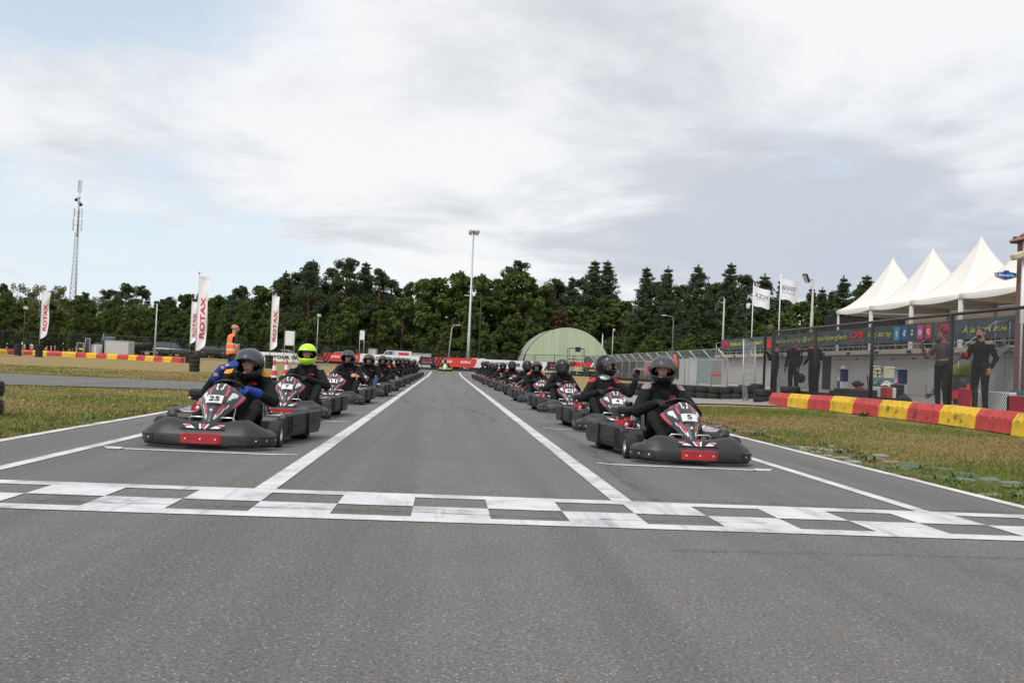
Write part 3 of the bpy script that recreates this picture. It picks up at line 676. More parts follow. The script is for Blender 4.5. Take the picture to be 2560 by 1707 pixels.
    mb = MB(); mb.tube([(-.34, 1.28, .36), (-.30, 1.22, .30), (-.31, 1.26, .20), (-.36, 1.5, .16)], .018, 8); mb.box((-.38, 1.22, .39), (.06, .05, .06), 0, bev=.01); mb.tube([(-.5, 1.28, .42), (-.50, 1.18, .42)], .012, 6); mb.tube([(-.46, 1.24, .22), (-.28, 1.24, .22)], .012, 6); K['exhaust'] = mb.mesh('exhaust', metal)
    return K
KM = kart_meshes([bumper_m, redpad, pad_m, plastic], [panel_m, sticker_r, sticker_w, sticker_s])
neon = mat('neon_plastic', (.42, .62, .02), .45, var=.1)
KY = kart_meshes([blackpaint, blackpaint, blackpaint, blackpaint], [sticker_w, sticker_w, ink, sticker_s])
def kart(K, label, loc, rz=0, number=None, group=None, lod=0):
    t = thing('go_kart', label, 'go-kart', loc, rz, group)
    fb = inst('front_bumper', K['bumper'], t)
    for i, p in enumerate(K['pads']): o = inst('bumper_pad', p, fb)
    inst('sticker', K['crest'], fb)
    fa = inst('fairing', K['fairing'], t); pc, pt = K['plate_M']
    pl = inst('number_plate', K['plate'], fa, pc, (-pt, 0, 0))
    if number: inst('number', text_mesh(number, ink, .105 if len(number) > 1 else .055, .066, bold=.028, ext=.016), t, pc, (-pt, 0, 0)).parent = fa
    inst('badge', K['badge'], fa)
    inst('steering_wheel', K['wheel'], t); inst('steering_column', K['column'], t)
    for sg in (-1, 1):
        for nm, (ty, rm), x, y, r in (('front_wheel', K['fw'], .565, .60, .132), ('rear_wheel', K['rw'], .545, 1.80, .150)):
            w = thing(nm, '', ''); del w['label']; del w['category']; w.parent = t; w.location = (sg*x, y, r); inst('tyre', ty, w); inst('rim', rm, w)
        pb, pp, ph, ps = K['pod'][sg]; o = inst('side_pod', pb, t); q = inst('pod_plate', pp, o); inst('hole', ph, o, (sg*.7265, 1.67, 0), (0, 0, -sg*.104)); inst('hole', ph, o, (sg*.737, 1.77, 0), (0, 0, -sg*.104)); inst('pod_sticker', ps, o)
    for k, nm in (('rear', 'rear_bumper'), ('frame', 'frame'), ('floor', 'floor_tray'), ('seat', 'seat'), ('rod', 'tie_rod'), ('exhaust', 'exhaust')): inst(nm, K[k], t)
    for p in K['pedal']: inst('pedal', p, t)
    e = inst('engine', K['engine'], t); inst('air_box', K['airbox'], e); inst('filler_cap', K['cap'], e)
    return t

# ------------------------------------------------------------------ people: capsules fused by a voxel remesh into one continuous body
def hull(bm, pts):
    vs = [bm.verts.new(p) for p in pts]; r = bmesh.ops.convex_hull(bm, input=vs)
    junk = [g for g in r['geom_interior']+r['geom_unused'] if isinstance(g, bmesh.types.BMVert)]
    if junk: bmesh.ops.delete(bm, geom=list(set(junk)), context='VERTS')
SPH = [Vector((math.sin(t)*math.cos(p), math.sin(t)*math.sin(p), math.cos(t))) for t in [math.pi*i/6 for i in range(7)] for p in [2*math.pi*j/10 for j in range(10 if 0 < t < math.pi-.01 else 1)]]
def human_mesh(name, prims, paints, mats, voxel=.012, smooth=4):
    bm = bmesh.new()
    for a, ra, b, rb, mi in prims:
        a, b = Vector(a), Vector(b); ra = ra if isinstance(ra, tuple) else (ra,)*3; rb = rb if isinstance(rb, tuple) else (rb,)*3
        hull(bm, [a+Vector((s.x*ra[0], s.y*ra[1], s.z*ra[2])) for s in SPH]+[b+Vector((s.x*rb[0], s.y*rb[1], s.z*rb[2])) for s in SPH])
    me = bpy.data.meshes.new('tmp'); bm.to_mesh(me); bm.free(); ob = bpy.data.objects.new('tmp', me); C.objects.link(ob)
    md = ob.modifiers.new('r', 'REMESH'); md.mode = 'VOXEL'; md.voxel_size = voxel; md.use_smooth_shade = True
    md = ob.modifiers.new('s', 'SMOOTH'); md.iterations = smooth; md.factor = .5
    dg = bpy.context.evaluated_depsgraph_get(); out = bpy.data.meshes.new_from_object(ob.evaluated_get(dg)); out.name = name; bpy.data.objects.remove(ob); bpy.data.meshes.remove(me)
    nf = len(out.polygons); c = np.empty(nf*3); out.polygons.foreach_get('center', c); c = c.reshape(nf, 3)
    best = np.full(nf, 1e9); mi_ = np.zeros(nf, np.int32)
    for a, ra, b, rb, mi in prims:
        a, b = np.array(a, float), np.array(b, float); A = np.mean(ra) if isinstance(ra, tuple) else ra; B = np.mean(rb) if isinstance(rb, tuple) else rb
        d = b-a; L2 = d@d; t = np.clip(((c-a)@d)/L2, 0, 1) if L2 > 1e-9 else np.zeros(nf)
        ds = np.linalg.norm(c-(a+t[:, None]*d), axis=1)-(A+(B-A)*t); k = ds < best; best[k] = ds[k]; mi_[k] = mi
    for pc, pr, pm in paints:
        q = (((c-np.array(pc))/np.array(pr))**2).sum(1) < 1; mi_[q] = pm
    out.materials.clear()
    for m in mats: out.materials.append(m)
    out.polygons.foreach_set('material_index', mi_); out.polygons.foreach_set('use_smooth', np.ones(nf, bool)); out.update(); return out
def hand(w, d, n, mi, side=1, curl=.9, s=1.0, point=False):
    """palm, four unequal bent fingers and a thumb; d = pointing direction, n = side the fingers close to"""
    w, d, n = Vector(w), Vector(d).normalized(), Vector(n); n = (n-d*n.dot(d)).normalized(); sd = d.cross(n)*side; P = []
    for k in (-1, 0, 1): P.append((w+sd*k*.012*s, .018*s, w+d*.075*s+sd*k*.026*s, .0155*s, mi))
    for i, (o, L) in enumerate(((.036, .86), (.012, 1.0), (-.012, .94), (-.035, .76))):
        p = w+d*.082*s+sd*o*s; a = .35*curl
        for q, ln in enumerate((.040, .027, .022)):
            dd = d*math.cos(a)+n*math.sin(a); e = p+dd*ln*L*s; P.append((p, (.0105-.001*q)*s, e, (.0098-.001*q)*s, mi)); p = e; a += 1.0*curl
    b = w+d*.022*s+sd*.030*s; m = b+(d*.55+sd*.65+n*.45).normalized()*.042*s; e = m+(d*.75+n*.75-sd*.1).normalized()*.032*s
    P += [(b, .015*s, m, .0115*s, mi), (m, .0115*s, e, .0095*s, mi)]
    return [(tuple(a), ra, tuple(c), rb, m_) for a, ra, c, rb, m_ in P]
def head_prims(hc, yaw, mi, jaw=1.0, tilt=0):
    """bare head with brow, nose, chin and ears, facing -y turned by yaw"""
    Rz = Matrix.Rotation(yaw, 3, 'Z') @ Matrix.Rotation(tilt, 3, 'X'); hc = Vector(hc)
    def T(p): return tuple(hc+Rz @ Vector(p))
    return [(T((0, .018, .030)), (.074, .088, .080), T((0, -.012, .022)), (.070, .080, .074), mi), (T((0, -.035, -.045)), (.056, .058, .052), T((0, -.052, -.082)), (.036*jaw, .034, .026), mi),
            (T((0, -.092, .018)), .010, T((0, -.112, -.018)), .0135, mi), (T((-.035, -.080, .036)), .013, T((.035, -.080, .036)), .013, mi), (T((-.034, -.072, -.014)), .022, T((.034, -.072, -.014)), .022, mi),
            (T((-.020, -.094, -.047)), .010, T((.020, -.094, -.047)), .010, mi), (T((-.080, .012, -.012)), (.010, .016, .028), T((-.078, .012, .010)), (.010, .016, .02), mi), (T((.080, .012, -.012)), (.010, .016, .028), T((.078, .012, .010)), (.010, .016, .02), mi)], T
_eye = MB().ball((0, 0, 0), (.0125, .006, .0075), 8).mesh('eye', eye_m); _brow = MB().box((0, 0, 0), (.034, .010, .0075), bev=.003).mesh('eyebrow', hair_d); _lip = MB().ball((0, 0, 0), (.023, .007, .0075), 8).mesh('mouth', lip_m)
def face(parent, T, yaw, mouth=True, brow=None):
    for sg in (-1, 1):
        inst('eye', _eye, parent, T((sg*.031, -.0925, .019)), (0, 0, yaw)); o = inst('eyebrow', _brow, parent, T((sg*.032, -.0955, .040)), (0, sg*.12, yaw))
    if mouth: inst('mouth', _lip, parent, T((0, -.1035, -.047)), (0, 0, yaw))
def helmet_meshes():
    H = {}
    def rad(az, el):
        d = Vector((math.sin(az)*math.cos(el), -math.cos(az)*math.cos(el), math.sin(el)))
        a, b, c = .128, (.158 if d.y < 0 else .160), (.150 if d.z > 0 else .165); p = 2.25
        k = (abs(d.x/a)**p+abs(d.y/b)**p+abs(d.z/c)**p)**(-1/p)
        ch = ss(-.15, -.55, el)*max(0, math.cos(az))**3; return d*(k*(1+.10*ch))
    na, ne = 56, 30
    def shell(m):
        mb = MB(); els = [-.93+(math.pi/2+.93)*i/ne for i in range(ne+1)]; azs = [-math.pi+2*math.pi*j/na for j in range(na)]
        def open_(a, e):
            a = abs(a); lim = 1.18
            return a < lim and (-.36+.10*(a/lim)**2) < e < (.34-.06*(a/lim)**2)
        vs = [tuple(rad(a, e)) for e in els for a in azs]; fs = []
        for i in range(ne):
            for j in range(na):
                k = (j+1) % na; am = azs[j]+math.pi/na; em = (els[i]+els[i+1])/2
                if open_(am, em): continue
                fs.append((i*na+j, i*na+k, (i+1)*na+k, (i+1)*na+j))
        mb.add(vs, fs, 0, True); me = mb.mesh('helmet', [m, liner]); bm = bmesh.new(); bm.from_mesh(me)
        bmesh.ops.remove_doubles(bm, verts=bm.verts[:], dist=.0005); bmesh.ops.recalc_face_normals(bm, faces=bm.faces[:]); bmesh.ops.delete(bm, geom=[v for v in bm.verts if not v.link_faces], context='VERTS')
        bmesh.ops.solidify(bm, geom=bm.faces[:], thickness=.020)
        for f in bm.faces:
            c = f.calc_center_median(); r0 = rad(math.atan2(c.x, -c.y), math.atan2(c.z, math.hypot(c.x, c.y))).length
            if c.length < r0-.008: f.material_index = 1
            f.smooth = True
        bm.to_mesh(me); bm.free(); return me
    for nm, m in (('black', shell_k), ('grey', shell_g), ('neon', shell_y)): H[nm] = shell(m)
    def visor(lift, m):
        mb = MB(); rows = []; M = Matrix.Rotation(-lift, 3, 'X')
        for i in range(9):
            e = -.40+.74*i/8; rows.append([tuple(M @ (rad(-1.32+2.64*j/24, e)*1.035+Vector((0, -.004, 0)))) for j in range(25)])
        mb.grid(rows, 0, True); me = mb.mesh('visor', m); bm = bmesh.new(); bm.from_mesh(me); bmesh.ops.solidify(bm, geom=bm.faces[:], thickness=.003); bm.to_mesh(me); bm.free(); return me
    for nm, l, m in (('up', .80, visor_m), ('half', .60, visor_m), ('down', .0, visor_d)): H['visor_'+nm] = visor(l, m)
    mb = MB()
    for sg in (-1, 1): mb.lathe([(0, .008), (.026, .008), (.030, 0), (0, 0)], 14, 0, 'X', (0, 0, 0), False, Matrix.Translation((sg*.130, -.015, .01)) @ Matrix.Diagonal((sg, 1, 1, 1)))
    H['pivot'] = fixn(mb.mesh('visor_pivot', shell_k)); mb = MB()
    for x in (-.03, 0, .03): mb.add([Vector((x+q[0], -.166, -.062+q[1])) for q in ((-.009, -.008), (.009, -.008), (.009, .0), (-.009, .0))], [(0, 1, 2, 3)])
    H['vent'] = mb.mesh('chin_vent', ink); return H
HM = helmet_meshes()
def put_helmet(p, hc, yaw, tilt, kind, vis):
    h = inst('helmet', HM[kind], p, hc, (tilt, 0, yaw), (1.14, 1.14, 1.14))
    if vis: inst('visor', HM['visor_'+vis], h)
    inst('visor_pivot', HM['pivot'], h); return h
def driver(label, loc, rz=0, hy=0., ht=0., hoff=(0, 0, 0), kind='black', vis='up', shoulder=None, arms='wheel', gloves=2, group=None, vox=.0125, legs=1, scarf=None, logo=True, cache={}, sh_only=None, brown=False, dx=0., dz=0.):
    """seated kart driver; mats: 0 suit 1 shoulder patch 2 glove 3 skin 4 trousers 5 scarf 6 shoe 7 second glove colour"""
    gl = {0: skin, 1: glove_b, 2: glove_k, 3: glove_g}[gloves]
    mats = [suit_k, shoulder or suit_k, gl, skin, suit_k if legs == 1 else denim, scarf or suit_k, mat('shoe_brown', (.16, .075, .035), .7, var=.2) if brown else suit_k, glove_t]
    hc = Vector((0.0, 1.335, .955))+Vector(hoff); key = (arms, tuple(hoff), round(hy, 2), vox, round(ht, 2))
    Rh = Matrix.Rotation(hy, 3, 'Z')
    hp, T = head_prims(hc+Vector((0, 0, .004)), hy, 3, tilt=0)
    if True:
        P = list(hp)
        P += [((-.10, 1.36, .20), (.105, .12, .10), (.10, 1.36, .20), (.105, .12, .10), 0), ((0, 1.39, .24), (.16, .115, .12), (0, 1.41, .46), (.178, .115, .12), 0), ((0, 1.41, .46), (.178, .115, .12), (0, 1.405, .67), (.20, .105, .09), 0),
              ((-.155, 1.40, .715), .082, (.155, 1.40, .715), .082, 0), ((0, 1.395, .745), .085, tuple(hc+Vector((0, .03, -.11))), .062, 5 if scarf else 0), ((0, 1.39, .755), (.10, .085, .035), (0, 1.375, .80), (.088, .08, .03), 5 if scarf else 0)]
        for sg in (-1, 1):
            P += [((sg*.11, 1.30, .21), .092, (sg*.235, .93, .43), .070, 4), ((sg*.235, .93, .43), .068, (sg*.19, .55, .19), .047, 4), ((sg*.19, .56, .17), .042, (sg*.17, .40, .235), .036, 6), ((sg*.19, .58, .155), .036, (sg*.19, .56, .15), .038, 6)]
        wc, ey = KM['wheel_c']-Vector((dx, 0, 0)), KM['wheel_ey']
        def arm(sg, el, wr, hd, hn, curl, fist=1.0):
            s0 = Vector((sg*.178, 1.395, .712)); d = (Vector(wr)-Vector(el)).normalized()
            A = [(tuple(s0), .079, tuple(el), .066, 0), (tuple(el), .065, tuple(Vector(wr)-d*(.05 if gloves != 1 else .125)), .051, 0), (tuple(Vector(wr)-d*(.135 if gloves == 1 else .05)), .060 if gloves == 1 else .034, tuple(Vector(wr)), .030 if gloves != 1 else .040, 2)]
            return A+hand(wr, hd, hn, 2, side=-sg, curl=curl, s=1.12)
        def wheel_arm(sg): 
            g = wc+Vector((sg*.150, 0, 0))+ey*.02; wr = g+Vector((sg*.012, .085, .035)); return arm(sg, (sg*.345, 1.20, .47), wr, Vector((-sg*.05, -1, .0)), Vector((-sg*.25, .2, -1)), 1.05)
        if arms == 'wheel': P += wheel_arm(-1)+wheel_arm(1)
        elif arms == 'salute':      # kart's own right hand up at the visor
            P += wheel_arm(1)+arm(-1, (-.335, 1.12, .555), (-.165, 1.005, .800), (.90, -.06, .42), (.25, .62, -.72), .42)
        elif arms == 'wave':        # kart's own left hand lifted beside the helmet
            P += wheel_arm(-1)+arm(1, (.40, 1.30, .56), (.49, 1.24, .80), (.10, -.05, 1), (-.2, -1, 0), .75)
        elif arms == 'thumb': P += wheel_arm(-1)+arm(1, (.34, 1.22, .46), (.245, 1.0, .56), (-.75, -.4, .2), (-.3, .6, -.5), 1.1)+[((.20, .97, .59), .012, (.205, .965, .645), .011, 2)]
        elif arms == 'lap': P += wheel_arm(-1)+arm(1, (.32, 1.32, .42), (.20, 1.08, .40), (-.5, -.8, 0), (0, 0, -1), .6)
        paints = []
        if shoulder:
            for sg in (-1, 1): paints.append(((sg*.208, 1.38, .765), (.066, .090, .062), 1))
        if gloves == 1:
            paints += [((-.11, .975, .84), (.028, .03, .016), 7), ((-.15, .99, .805), (.02, .05, .018), 7), ((-.22, .99, .73), (.03, .035, .02), 7), ((.0, .93, .64), (.05, .02, .014), 7), ((.03, .96, .65), (.012, .05, .03), 7)]
        me = human_mesh('person', P, paints, mats, vox)
    o = bpy.data.objects.new('person', me); C.objects.link(o); o.location = (loc[0], loc[1], loc[2]+dz); o.rotation_euler = (0, 0, rz); tag(o, label, 'person', group)
    put_helmet(o, hc, hy, ht, kind, vis); face(o, T, hy, mouth=False)
    if logo: inst('chest_badge', text_mesh('CPB', print_r if logo is True else logo, .085, .03, bold=.03, shear=.2), o, (.085, 1.296, .645), (-.12, 0, .15))
    return o
# ------------------------------------------------------------------ the grid
GZ = .016
LX = [-2.25, -2.32, -2.22, -2.12, -2.10, -2.10, -2.08, -2.08, -2.08, -2.06, -2.06]
LY = [9.27, 14.2, 19.32, 24.0, 29.2, 34.4, 39.5, 44.7, 49.8, 54.9, 60.1]
RX = [2.575, 2.58, 2.57, 2.53, 2.60, 2.55, 2.52, 2.50, 2.50, 2.50, 2.45]
RY = [9.56, 13.95, 19.5, 24.5, 29.7, 34.9, 40.0, 45.1, 50.2, 55.4, 60.5]
ORD = ['front', 'second', 'third', 'fourth', 'fifth', 'sixth', 'seventh', 'eighth', 'ninth', 'tenth', 'last']
GK = 'rental karts lined up on the starting grid'; GD = 'drivers seated in the karts on the grid'
numL = {0: '25', 1: '7', 2: '11'}; numR = {0: '5', 1: '4', 2: '40', 3: '51'}
for i in range(11):
    n = numL.get(i); lab = ('black rental kart number %s, %s in the row by the dry field' % (n, ORD[i])) if n else '%s black kart from the start line in the row by the dry field' % ORD[i]
    kart(KM, lab, (LX[i], LY[i], GZ), rnd.uniform(-.01, .01) if i else -.06, n, GK)
    n = numR.get(i); lab = ('black rental kart number %s, %s in the row by the paddock' % (n, ORD[i])) if n else '%s black kart from the start line in the row by the paddock' % ORD[i]
    kart(KM, lab, (RX[i], RY[i], GZ), rnd.uniform(-.012, .012) if i else .06, n, GK)
def dl(i, **k): k.setdefault('dx', .03); k['rz'] = 0 if i else -.06; return driver(k.pop('label'), (LX[i]+k['dx'], LY[i], GZ), group=GD, **k)
def dr(i, **k): k.setdefault('dx', 0); k['rz'] = 0 if i else .06; return driver(k.pop('label'), (RX[i]+k['dx'], RY[i], GZ), group=GD, **k)
dl(0, label='driver with yellow shoulders and blue gloves raising a hand to an open helmet', dx=.04, hy=-.05, ht=.10, hoff=(.06, -.10, -.105), dz=-.045, kind='black', vis='up', shoulder=suit_y, arms='salute', gloves=1, vox=.009, logo=print_r)
dl(1, label='driver in a neon yellow helmet seated in kart 7', dx=.14, hy=.0, kind='neon', vis=None, shoulder=suit_g, gloves=2, vox=.011, hoff=(0, 0, .0))
dl(2, label='driver giving a thumbs up in kart 11', dx=.18, hy=-.12, kind='black', vis='up', shoulder=None, arms='thumb', gloves=0, scarf=None, vox=.013, hoff=(0, 0, -.03))
dl(3, label='driver with a bright red scarf and jeans in the fourth kart', dx=.15, hy=-.05, kind='black', vis='up', shoulder=None, scarf=suit_r, arms='lap', legs=2, vox=.014, hoff=(0, 0, -.06))
dl(4, label='driver with orange shoulder patches leaning in the fifth kart', dx=.15, hy=.12, kind='black', vis='up', shoulder=suit_o, arms='lap', vox=.016, hoff=(0, 0, -.05))
dr(0, label='driver in black and grey suit looking aside through an open visor in kart 5', dx=-.0, hy=-.34, ht=0, kind='black', vis='half', shoulder=suit_g, arms='wheel', gloves=2, vox=.009, hoff=(-.03, -.02, -.015), brown=True)
dr(1, label='driver with red shoulders turned sideways lifting a gloved hand in kart 4', dx=-.04, hy=.72, ht=0, kind='black', vis='half', shoulder=suit_r, arms='wave', gloves=2, vox=.010, hoff=(.02, .04, .04), scarf=white_m)
dr(2, label='driver in grey gloves holding the wheel of kart 40', dx=-.05, hy=.35, kind='grey', vis='down', shoulder=None, gloves=3, vox=.013, hoff=(0, 0, .0))
dr(3, label='driver with orange shoulders and open visor in kart 51', dx=-.09, hy=.05, kind='black', vis='up', shoulder=suit_o, gloves=2, vox=.014, hoff=(0, 0, -.04))
cfg = [('grey', 'down', None, .45), ('black', 'down', suit_r, .3), ('black', 'up', suit_r, .0), ('grey', 'down', None, .1), ('black', 'up', None, .2), ('black', 'half', None, .9), ('grey', 'up', suit_r, .1)]
for i in range(4, 11):
    k, v, s, y = cfg[i-4]
    dr(i, label='%s driver from the start line in the row by the paddock, black suit' % ORD[i], dx=(.02, -.05, -.06, -.10, -.05, -.04, -.04)[i-4], hy=y, kind=k, vis=v, shoulder=s, vox=.018, hoff=(0, 0, (.01, 0, -.04, -.06, -.03, .05, .05)[i-4]), gloves=rnd.choice((2, 3, 0)), logo=False)
cfg = [('grey', 'up', suit_o), ('black', 'up', suit_r), ('grey', 'up', None), ('black', 'up', None), ('grey', 'half', suit_r), ('black', 'up', None)]
for i in range(5, 11):
    k, v, s = cfg[i-5]
    dl(i, label='%s driver from the start line in the row by the dry field, black suit' % ORD[i], dx=(.04, .12, .09, .09, .14, .12)[i-5], hy=rnd.uniform(-.2, .2), kind=k, vis=v, shoulder=s, vox=.018, hoff=(0, 0, (-.06, -.04, -.02, -.02, -.07, -.03)[i-5]), gloves=rnd.choice((2, 3)), logo=False)
# marshal's kart coming up the middle
mk = onG(1113, 929, .21); MY = 87.5; mx = .0
kt = kart(KY, 'black and neon yellow kart driving up the middle of the straight', (mx, MY, zf(mx, MY)+GZ))
mb = MB()
for sg in (-1, 1): mb.prism([(sg*.12, .20), (sg*.58, .20), (sg*.50, .30), (sg*.20, .34)][::sg], -.02, .25, 0)
o = mb.build('neon_bodywork', neon, kt); mb = MB(); mb.ball((-.08, -.01, .24), .035, 8); mb.build('headlamp', mat('lamp_glow', (1, .75, .55), .3, emit=2.0), kt)
d = driver('driver in a neon yellow vest in the middle of the straight', (mx, MY, zf(mx, MY)+GZ), kind='black', vis='up', vox=.02, logo=False)
mb = MB(); mb.box((0, 1.30, .60), (.30, .05, .26), bev=.02); mb.box((-.14, 1.36, .68), (.10, .16, .12), bev=.03); mb.box((.14, 1.36, .68), (.10, .16, .12), bev=.03); mb.build('vest', mat('neon_vest', (.55, .75, .03), .7), d)

# ------------------------------------------------------------------ tyres
def tyre_mesh(R_, w, name='old_tyre'):
    mb = MB(); h = w/2; ri = R_*.56
    mb.lathe([(ri, -h*.75), (ri+.02, -h*.95), (R_*.80, -h), (R_*.93, -h*.92), (R_*.985, -h*.7), (R_*.97, -h*.52), (R_, -h*.46), (R_, -h*.06), (R_*.975, 0), (R_, h*.06), (R_, h*.46), (R_*.97, h*.52), (R_*.985, h*.7), (R_*.93, h*.92), (R_*.80, h), (ri+.02, h*.95), (ri, h*.75), (ri+.05, h*.5), (ri+.05, -h*.5)], 28, 0, 'Z', closed=True)
    return fixn(mb.mesh(name, rubber_old))
TY_S = tyre_mesh(.245, .20); TY_M = tyre_mesh(.235, .23); TY_K = tyre_mesh(.30, .20)
def stack(base, n, me, w, label, group, rr=rnd):
    for k in range(n):
        o = inst('old_tyre', me, None, (base.x+rr.uniform(-.012, .012), base.y+rr.uniform(-.012, .012), base.z+w*(k+.5)), (0, 0, rr.uniform(0, 6)))
        pos = ['lowest', 'second lowest', 'third', 'topmost'][min(k, 3)] if n > 2 else ('lower' if k == 0 else 'upper')
        tag(o, label % pos, 'tyre', group)
FLAGS = [((487, 930), 46.7, 0, .245, 'tall white flag', 1.0, 4.62), ((472, 907), 70.0, .16, .245, 'middle', 1.0, 4.5), ((673, 921), 60.5, .14, .245, 'flag by the white sign', 1.0, 4.6), ((96, 886), 66, .16, .245, 'far flag behind the blocks', 1.0, 4.5)]
fb = []
for (px, _), Y, z, r, nm, s, H in FLAGS:
    x = onY(px, 900, Y).x; fb.append(Vector((x, Y, zf(x, Y))))
names = ['tallest printed flag', 'flag behind the tallest one', 'flag beside the blank white sign', 'flag behind the long row of blocks']
for b, nm in zip(fb, names): stack(b, 4, TY_S, .20, '%s tyre in the stack under the '+nm, 'tyre stacks at the flag poles')
xx = onY(45, 870, 67).x; stack(Vector((xx, 67, zf(xx, 67))), 4, TY_S, .2, '%s tyre in the lone stack behind the row of blocks', 'tyres behind the blocks')
p = onG(-6, 1042, 0); stack(Vector((p.x-.25, p.y, 0)), 2, TY_K, .235, '%s tyre of the pair standing alone on the green verge', 'tyres on the verge')
# feather flags
def flag(base, H, lean, wob, label, w=.47, fl=3.3, rotz=0., hook=False):
    t = thing('feather_flag', label, 'flag', base, rotz, 'printed feather flags on tyre stacks')
    mb = MB(); mb.tube([(0, 0, .0), (.0, 0, H*.5), (0, 0, H)], [.024, .02, .012], 8); mb.build('pole', galv, t)
    mb = MB(); mb.lathe([(0, 0), (.02, .0), (.055, .09), (0, .07)], 10, 0, 'Z', (0, 0, H-.01)); mb.build('finial', print_r, t)
    mb = MB(); mb.tube([(0, 0, H-.12), (w*1.02, -.02, H-.16)], .008, 6); mb.build('cross_arm', galv, t)
    n, m = 40, 10; rows = []
    def pt(u, v):
        z = H-.14-v*fl; ww = w*(1-.10*v+.03*math.sin(v*9+wob)); z -= .035*u; bot = ss(.86, 1., v)
        x = .02+u*ww*(1-.0*bot); z += bot*(.30*u**1.6); y = .07*math.sin(v*7+wob+u*2.2)*u+.03*math.sin(v*15+u*3)*u
        x -= .05*u*math.sin(v*5+wob)**2; return (x, y, z)
    mb.v = mb.v; fm = MB(); fm.grid([[pt(j/m, i/n) for j in range(m+1)] for i in range(n+1)], 0, True); fo = fm.build('flag_cloth', cloth_w, t)
    # vertical lettering follows the cloth
    me = text_mesh('ROTAX', print_r, 1.0, 1.0, bold=.035).copy(); k = len(me.vertices); a = np.empty(k*3); me.vertices.foreach_get('co', a); a = a.reshape(k, 3)
    out = []
    for x, y, z in a:
        u = .52-z*.50; v = .545-(x)*.56; q = Vector(pt(min(1, max(0, u)), v)); out.append((q.x, q.y-.012, q.z))
    me.vertices.foreach_set('co', np.array(out).ravel()); me.update(); inst('lettering', me, t)
    me2 = me.copy(); inst('lettering', me2, t, (0, .024, 0)); return t
for i, (b, (px, Y, z, r, nm, s, H)) in enumerate(zip(fb, FLAGS)):
    lab = ['tallest white feather flag with red letters, nearest the side road', 'white feather flag half hidden behind the tallest flag', 'white feather flag beside the blank white sign', 'white feather flag behind the long row of red and yellow blocks'][i]
    flag(Vector((b.x, b.y, b.z)), H, 0, (0.4, 2.1, 1.2, 3.0)[i], lab, fl=(3.5, 3.0, 3.35, 3.15)[i], w=(.50, .48, .45, .50)[i], rotz=(.0, .1, .1, .3)[i])
# ------------------------------------------------------------------ traffic cones
def cone(loc, H, label):
    t = thing('traffic_cone', label, 'cone', loc, .3, 'traffic cones on the verge'); mb = MB(); mb.box((0, 0, .02), (.36, .36, .04), bev=.012); mb.build('base', block_r, t)
    def rr(z): return lerp(.145, .028, z/H)
    for k, m in enumerate((block_r, white_m, block_r, white_m, block_r)):
        a, b = .035+(H-.035)*(k/5), .035+(H-.035)*((k+1)/5); mb = MB(); mb.lathe([(rr(a)+.001*(k % 2), a), (rr(b)+.001*(k % 2), b)], 20, 0, 'Z')
        if k == 4: mb.lathe([(rr(b), b), (rr(b)*.6, b+.012), (0, b+.012)], 20, 0)
        mb.build('band', mat('cone_white', (.72, .72, .72), .5, vscale=9, col2=(.4, .4, .4), thr=(.6, .7)) if k % 2 else mat('cone_red', (.62, .06, .04), .5, var=.15), t)
for (px, py, top), lab in zip(((684, 968, 904), (714, 964, 903)), ('red and white banded traffic cone beside the yellow helmet driver, the one farther out', 'red and white banded traffic cone between its twin and the yellow helmet driver')):
    b = onG(px, py, 0); b = Vector((b.x, b.y*.82, 0)) if False else b; H = (py-top)*b.length/FPX; cone((b.x, b.y, zf(b.x, b.y)+.02), H, lab)
# ------------------------------------------------------------------ red and yellow plastic barrier blocks
def block_mesh(L, H, w, m, ribs=True):
    mb = MB(); pr = [(-w/2, 0), (-w/2*.93, H*.30), (-w/2*.90, H*.62), (-w/2*.46, H), (w/2*.46, H), (w/2*.90, H*.62), (w/2*.93, H*.30), (w/2, 0)]
    rows = []
    for x, k in ((-L/2, .93), (-L/2+.025, 1), (L/2-.025, 1), (L/2, .93)): rows.append([(x, y*k, z*(1-(1-k)*.6)) for y, z in pr])
    mb.grid(rows, 0, False, closeu=True); mb.add(rows[0], [tuple(range(8))]); mb.add(rows[-1], [tuple(range(7, -1, -1))])
    if ribs:
        n = 5
        for k in range(n):
            x = -L/2+L*(k+.75)/(n+.5)
            for sg in (-1, 1):
                a, b = Vector((x, sg*w/2*.86, H*.655)), Vector((x, sg*w/2*.49, H*.985)); nn = Vector((0, sg*.86, .5)).normalized()*.014; e = Vector((L/(n+.5)*.30, 0, 0))
                mb.add([a-e, a+e, b+e, b-e, a-e*.8+nn, a+e*.8+nn, b+e*.8+nn, b-e*.8+nn], [(4, 5, 6, 7), (0, 1, 5, 4), (1, 2, 6, 5), (2, 3, 7, 6), (3, 0, 4, 7)])
    return fixn(mb.mesh('barrier_block', m))
def block_row(pts, L, H, w, first, labf, group, ribs=True):
    me = [block_mesh(L*.985, H, w, block_r, ribs), block_mesh(L*.985, H, w, block_y, ribs)]; P = [Vector(p) for p in pts]; d = [0]
    for a, b in zip(P, P[1:]): d.append(d[-1]+(b-a).length)
    n = int(d[-1]/L); out = []
    for i in range(n):
        t = (i+.5)*L; j = max(q for q in range(len(P)-1) if d[q] <= t); u = (t-d[j])/(d[j+1]-d[j]); p = P[j].lerp(P[j+1], u); dr_ = P[j+1]-P[j]
        k = (i+first) % 2; o = inst('barrier_block', me[k], None, (p.x, p.y, zf(p.x, p.y)-.015), (rnd.uniform(-.015, .015), rnd.uniform(-.012, .012), math.atan2(dr_.y, dr_.x)+rnd.uniform(-.02, .02)))
        tag(o, labf(i, k), 'barrier', group); out.append(o)
    return out
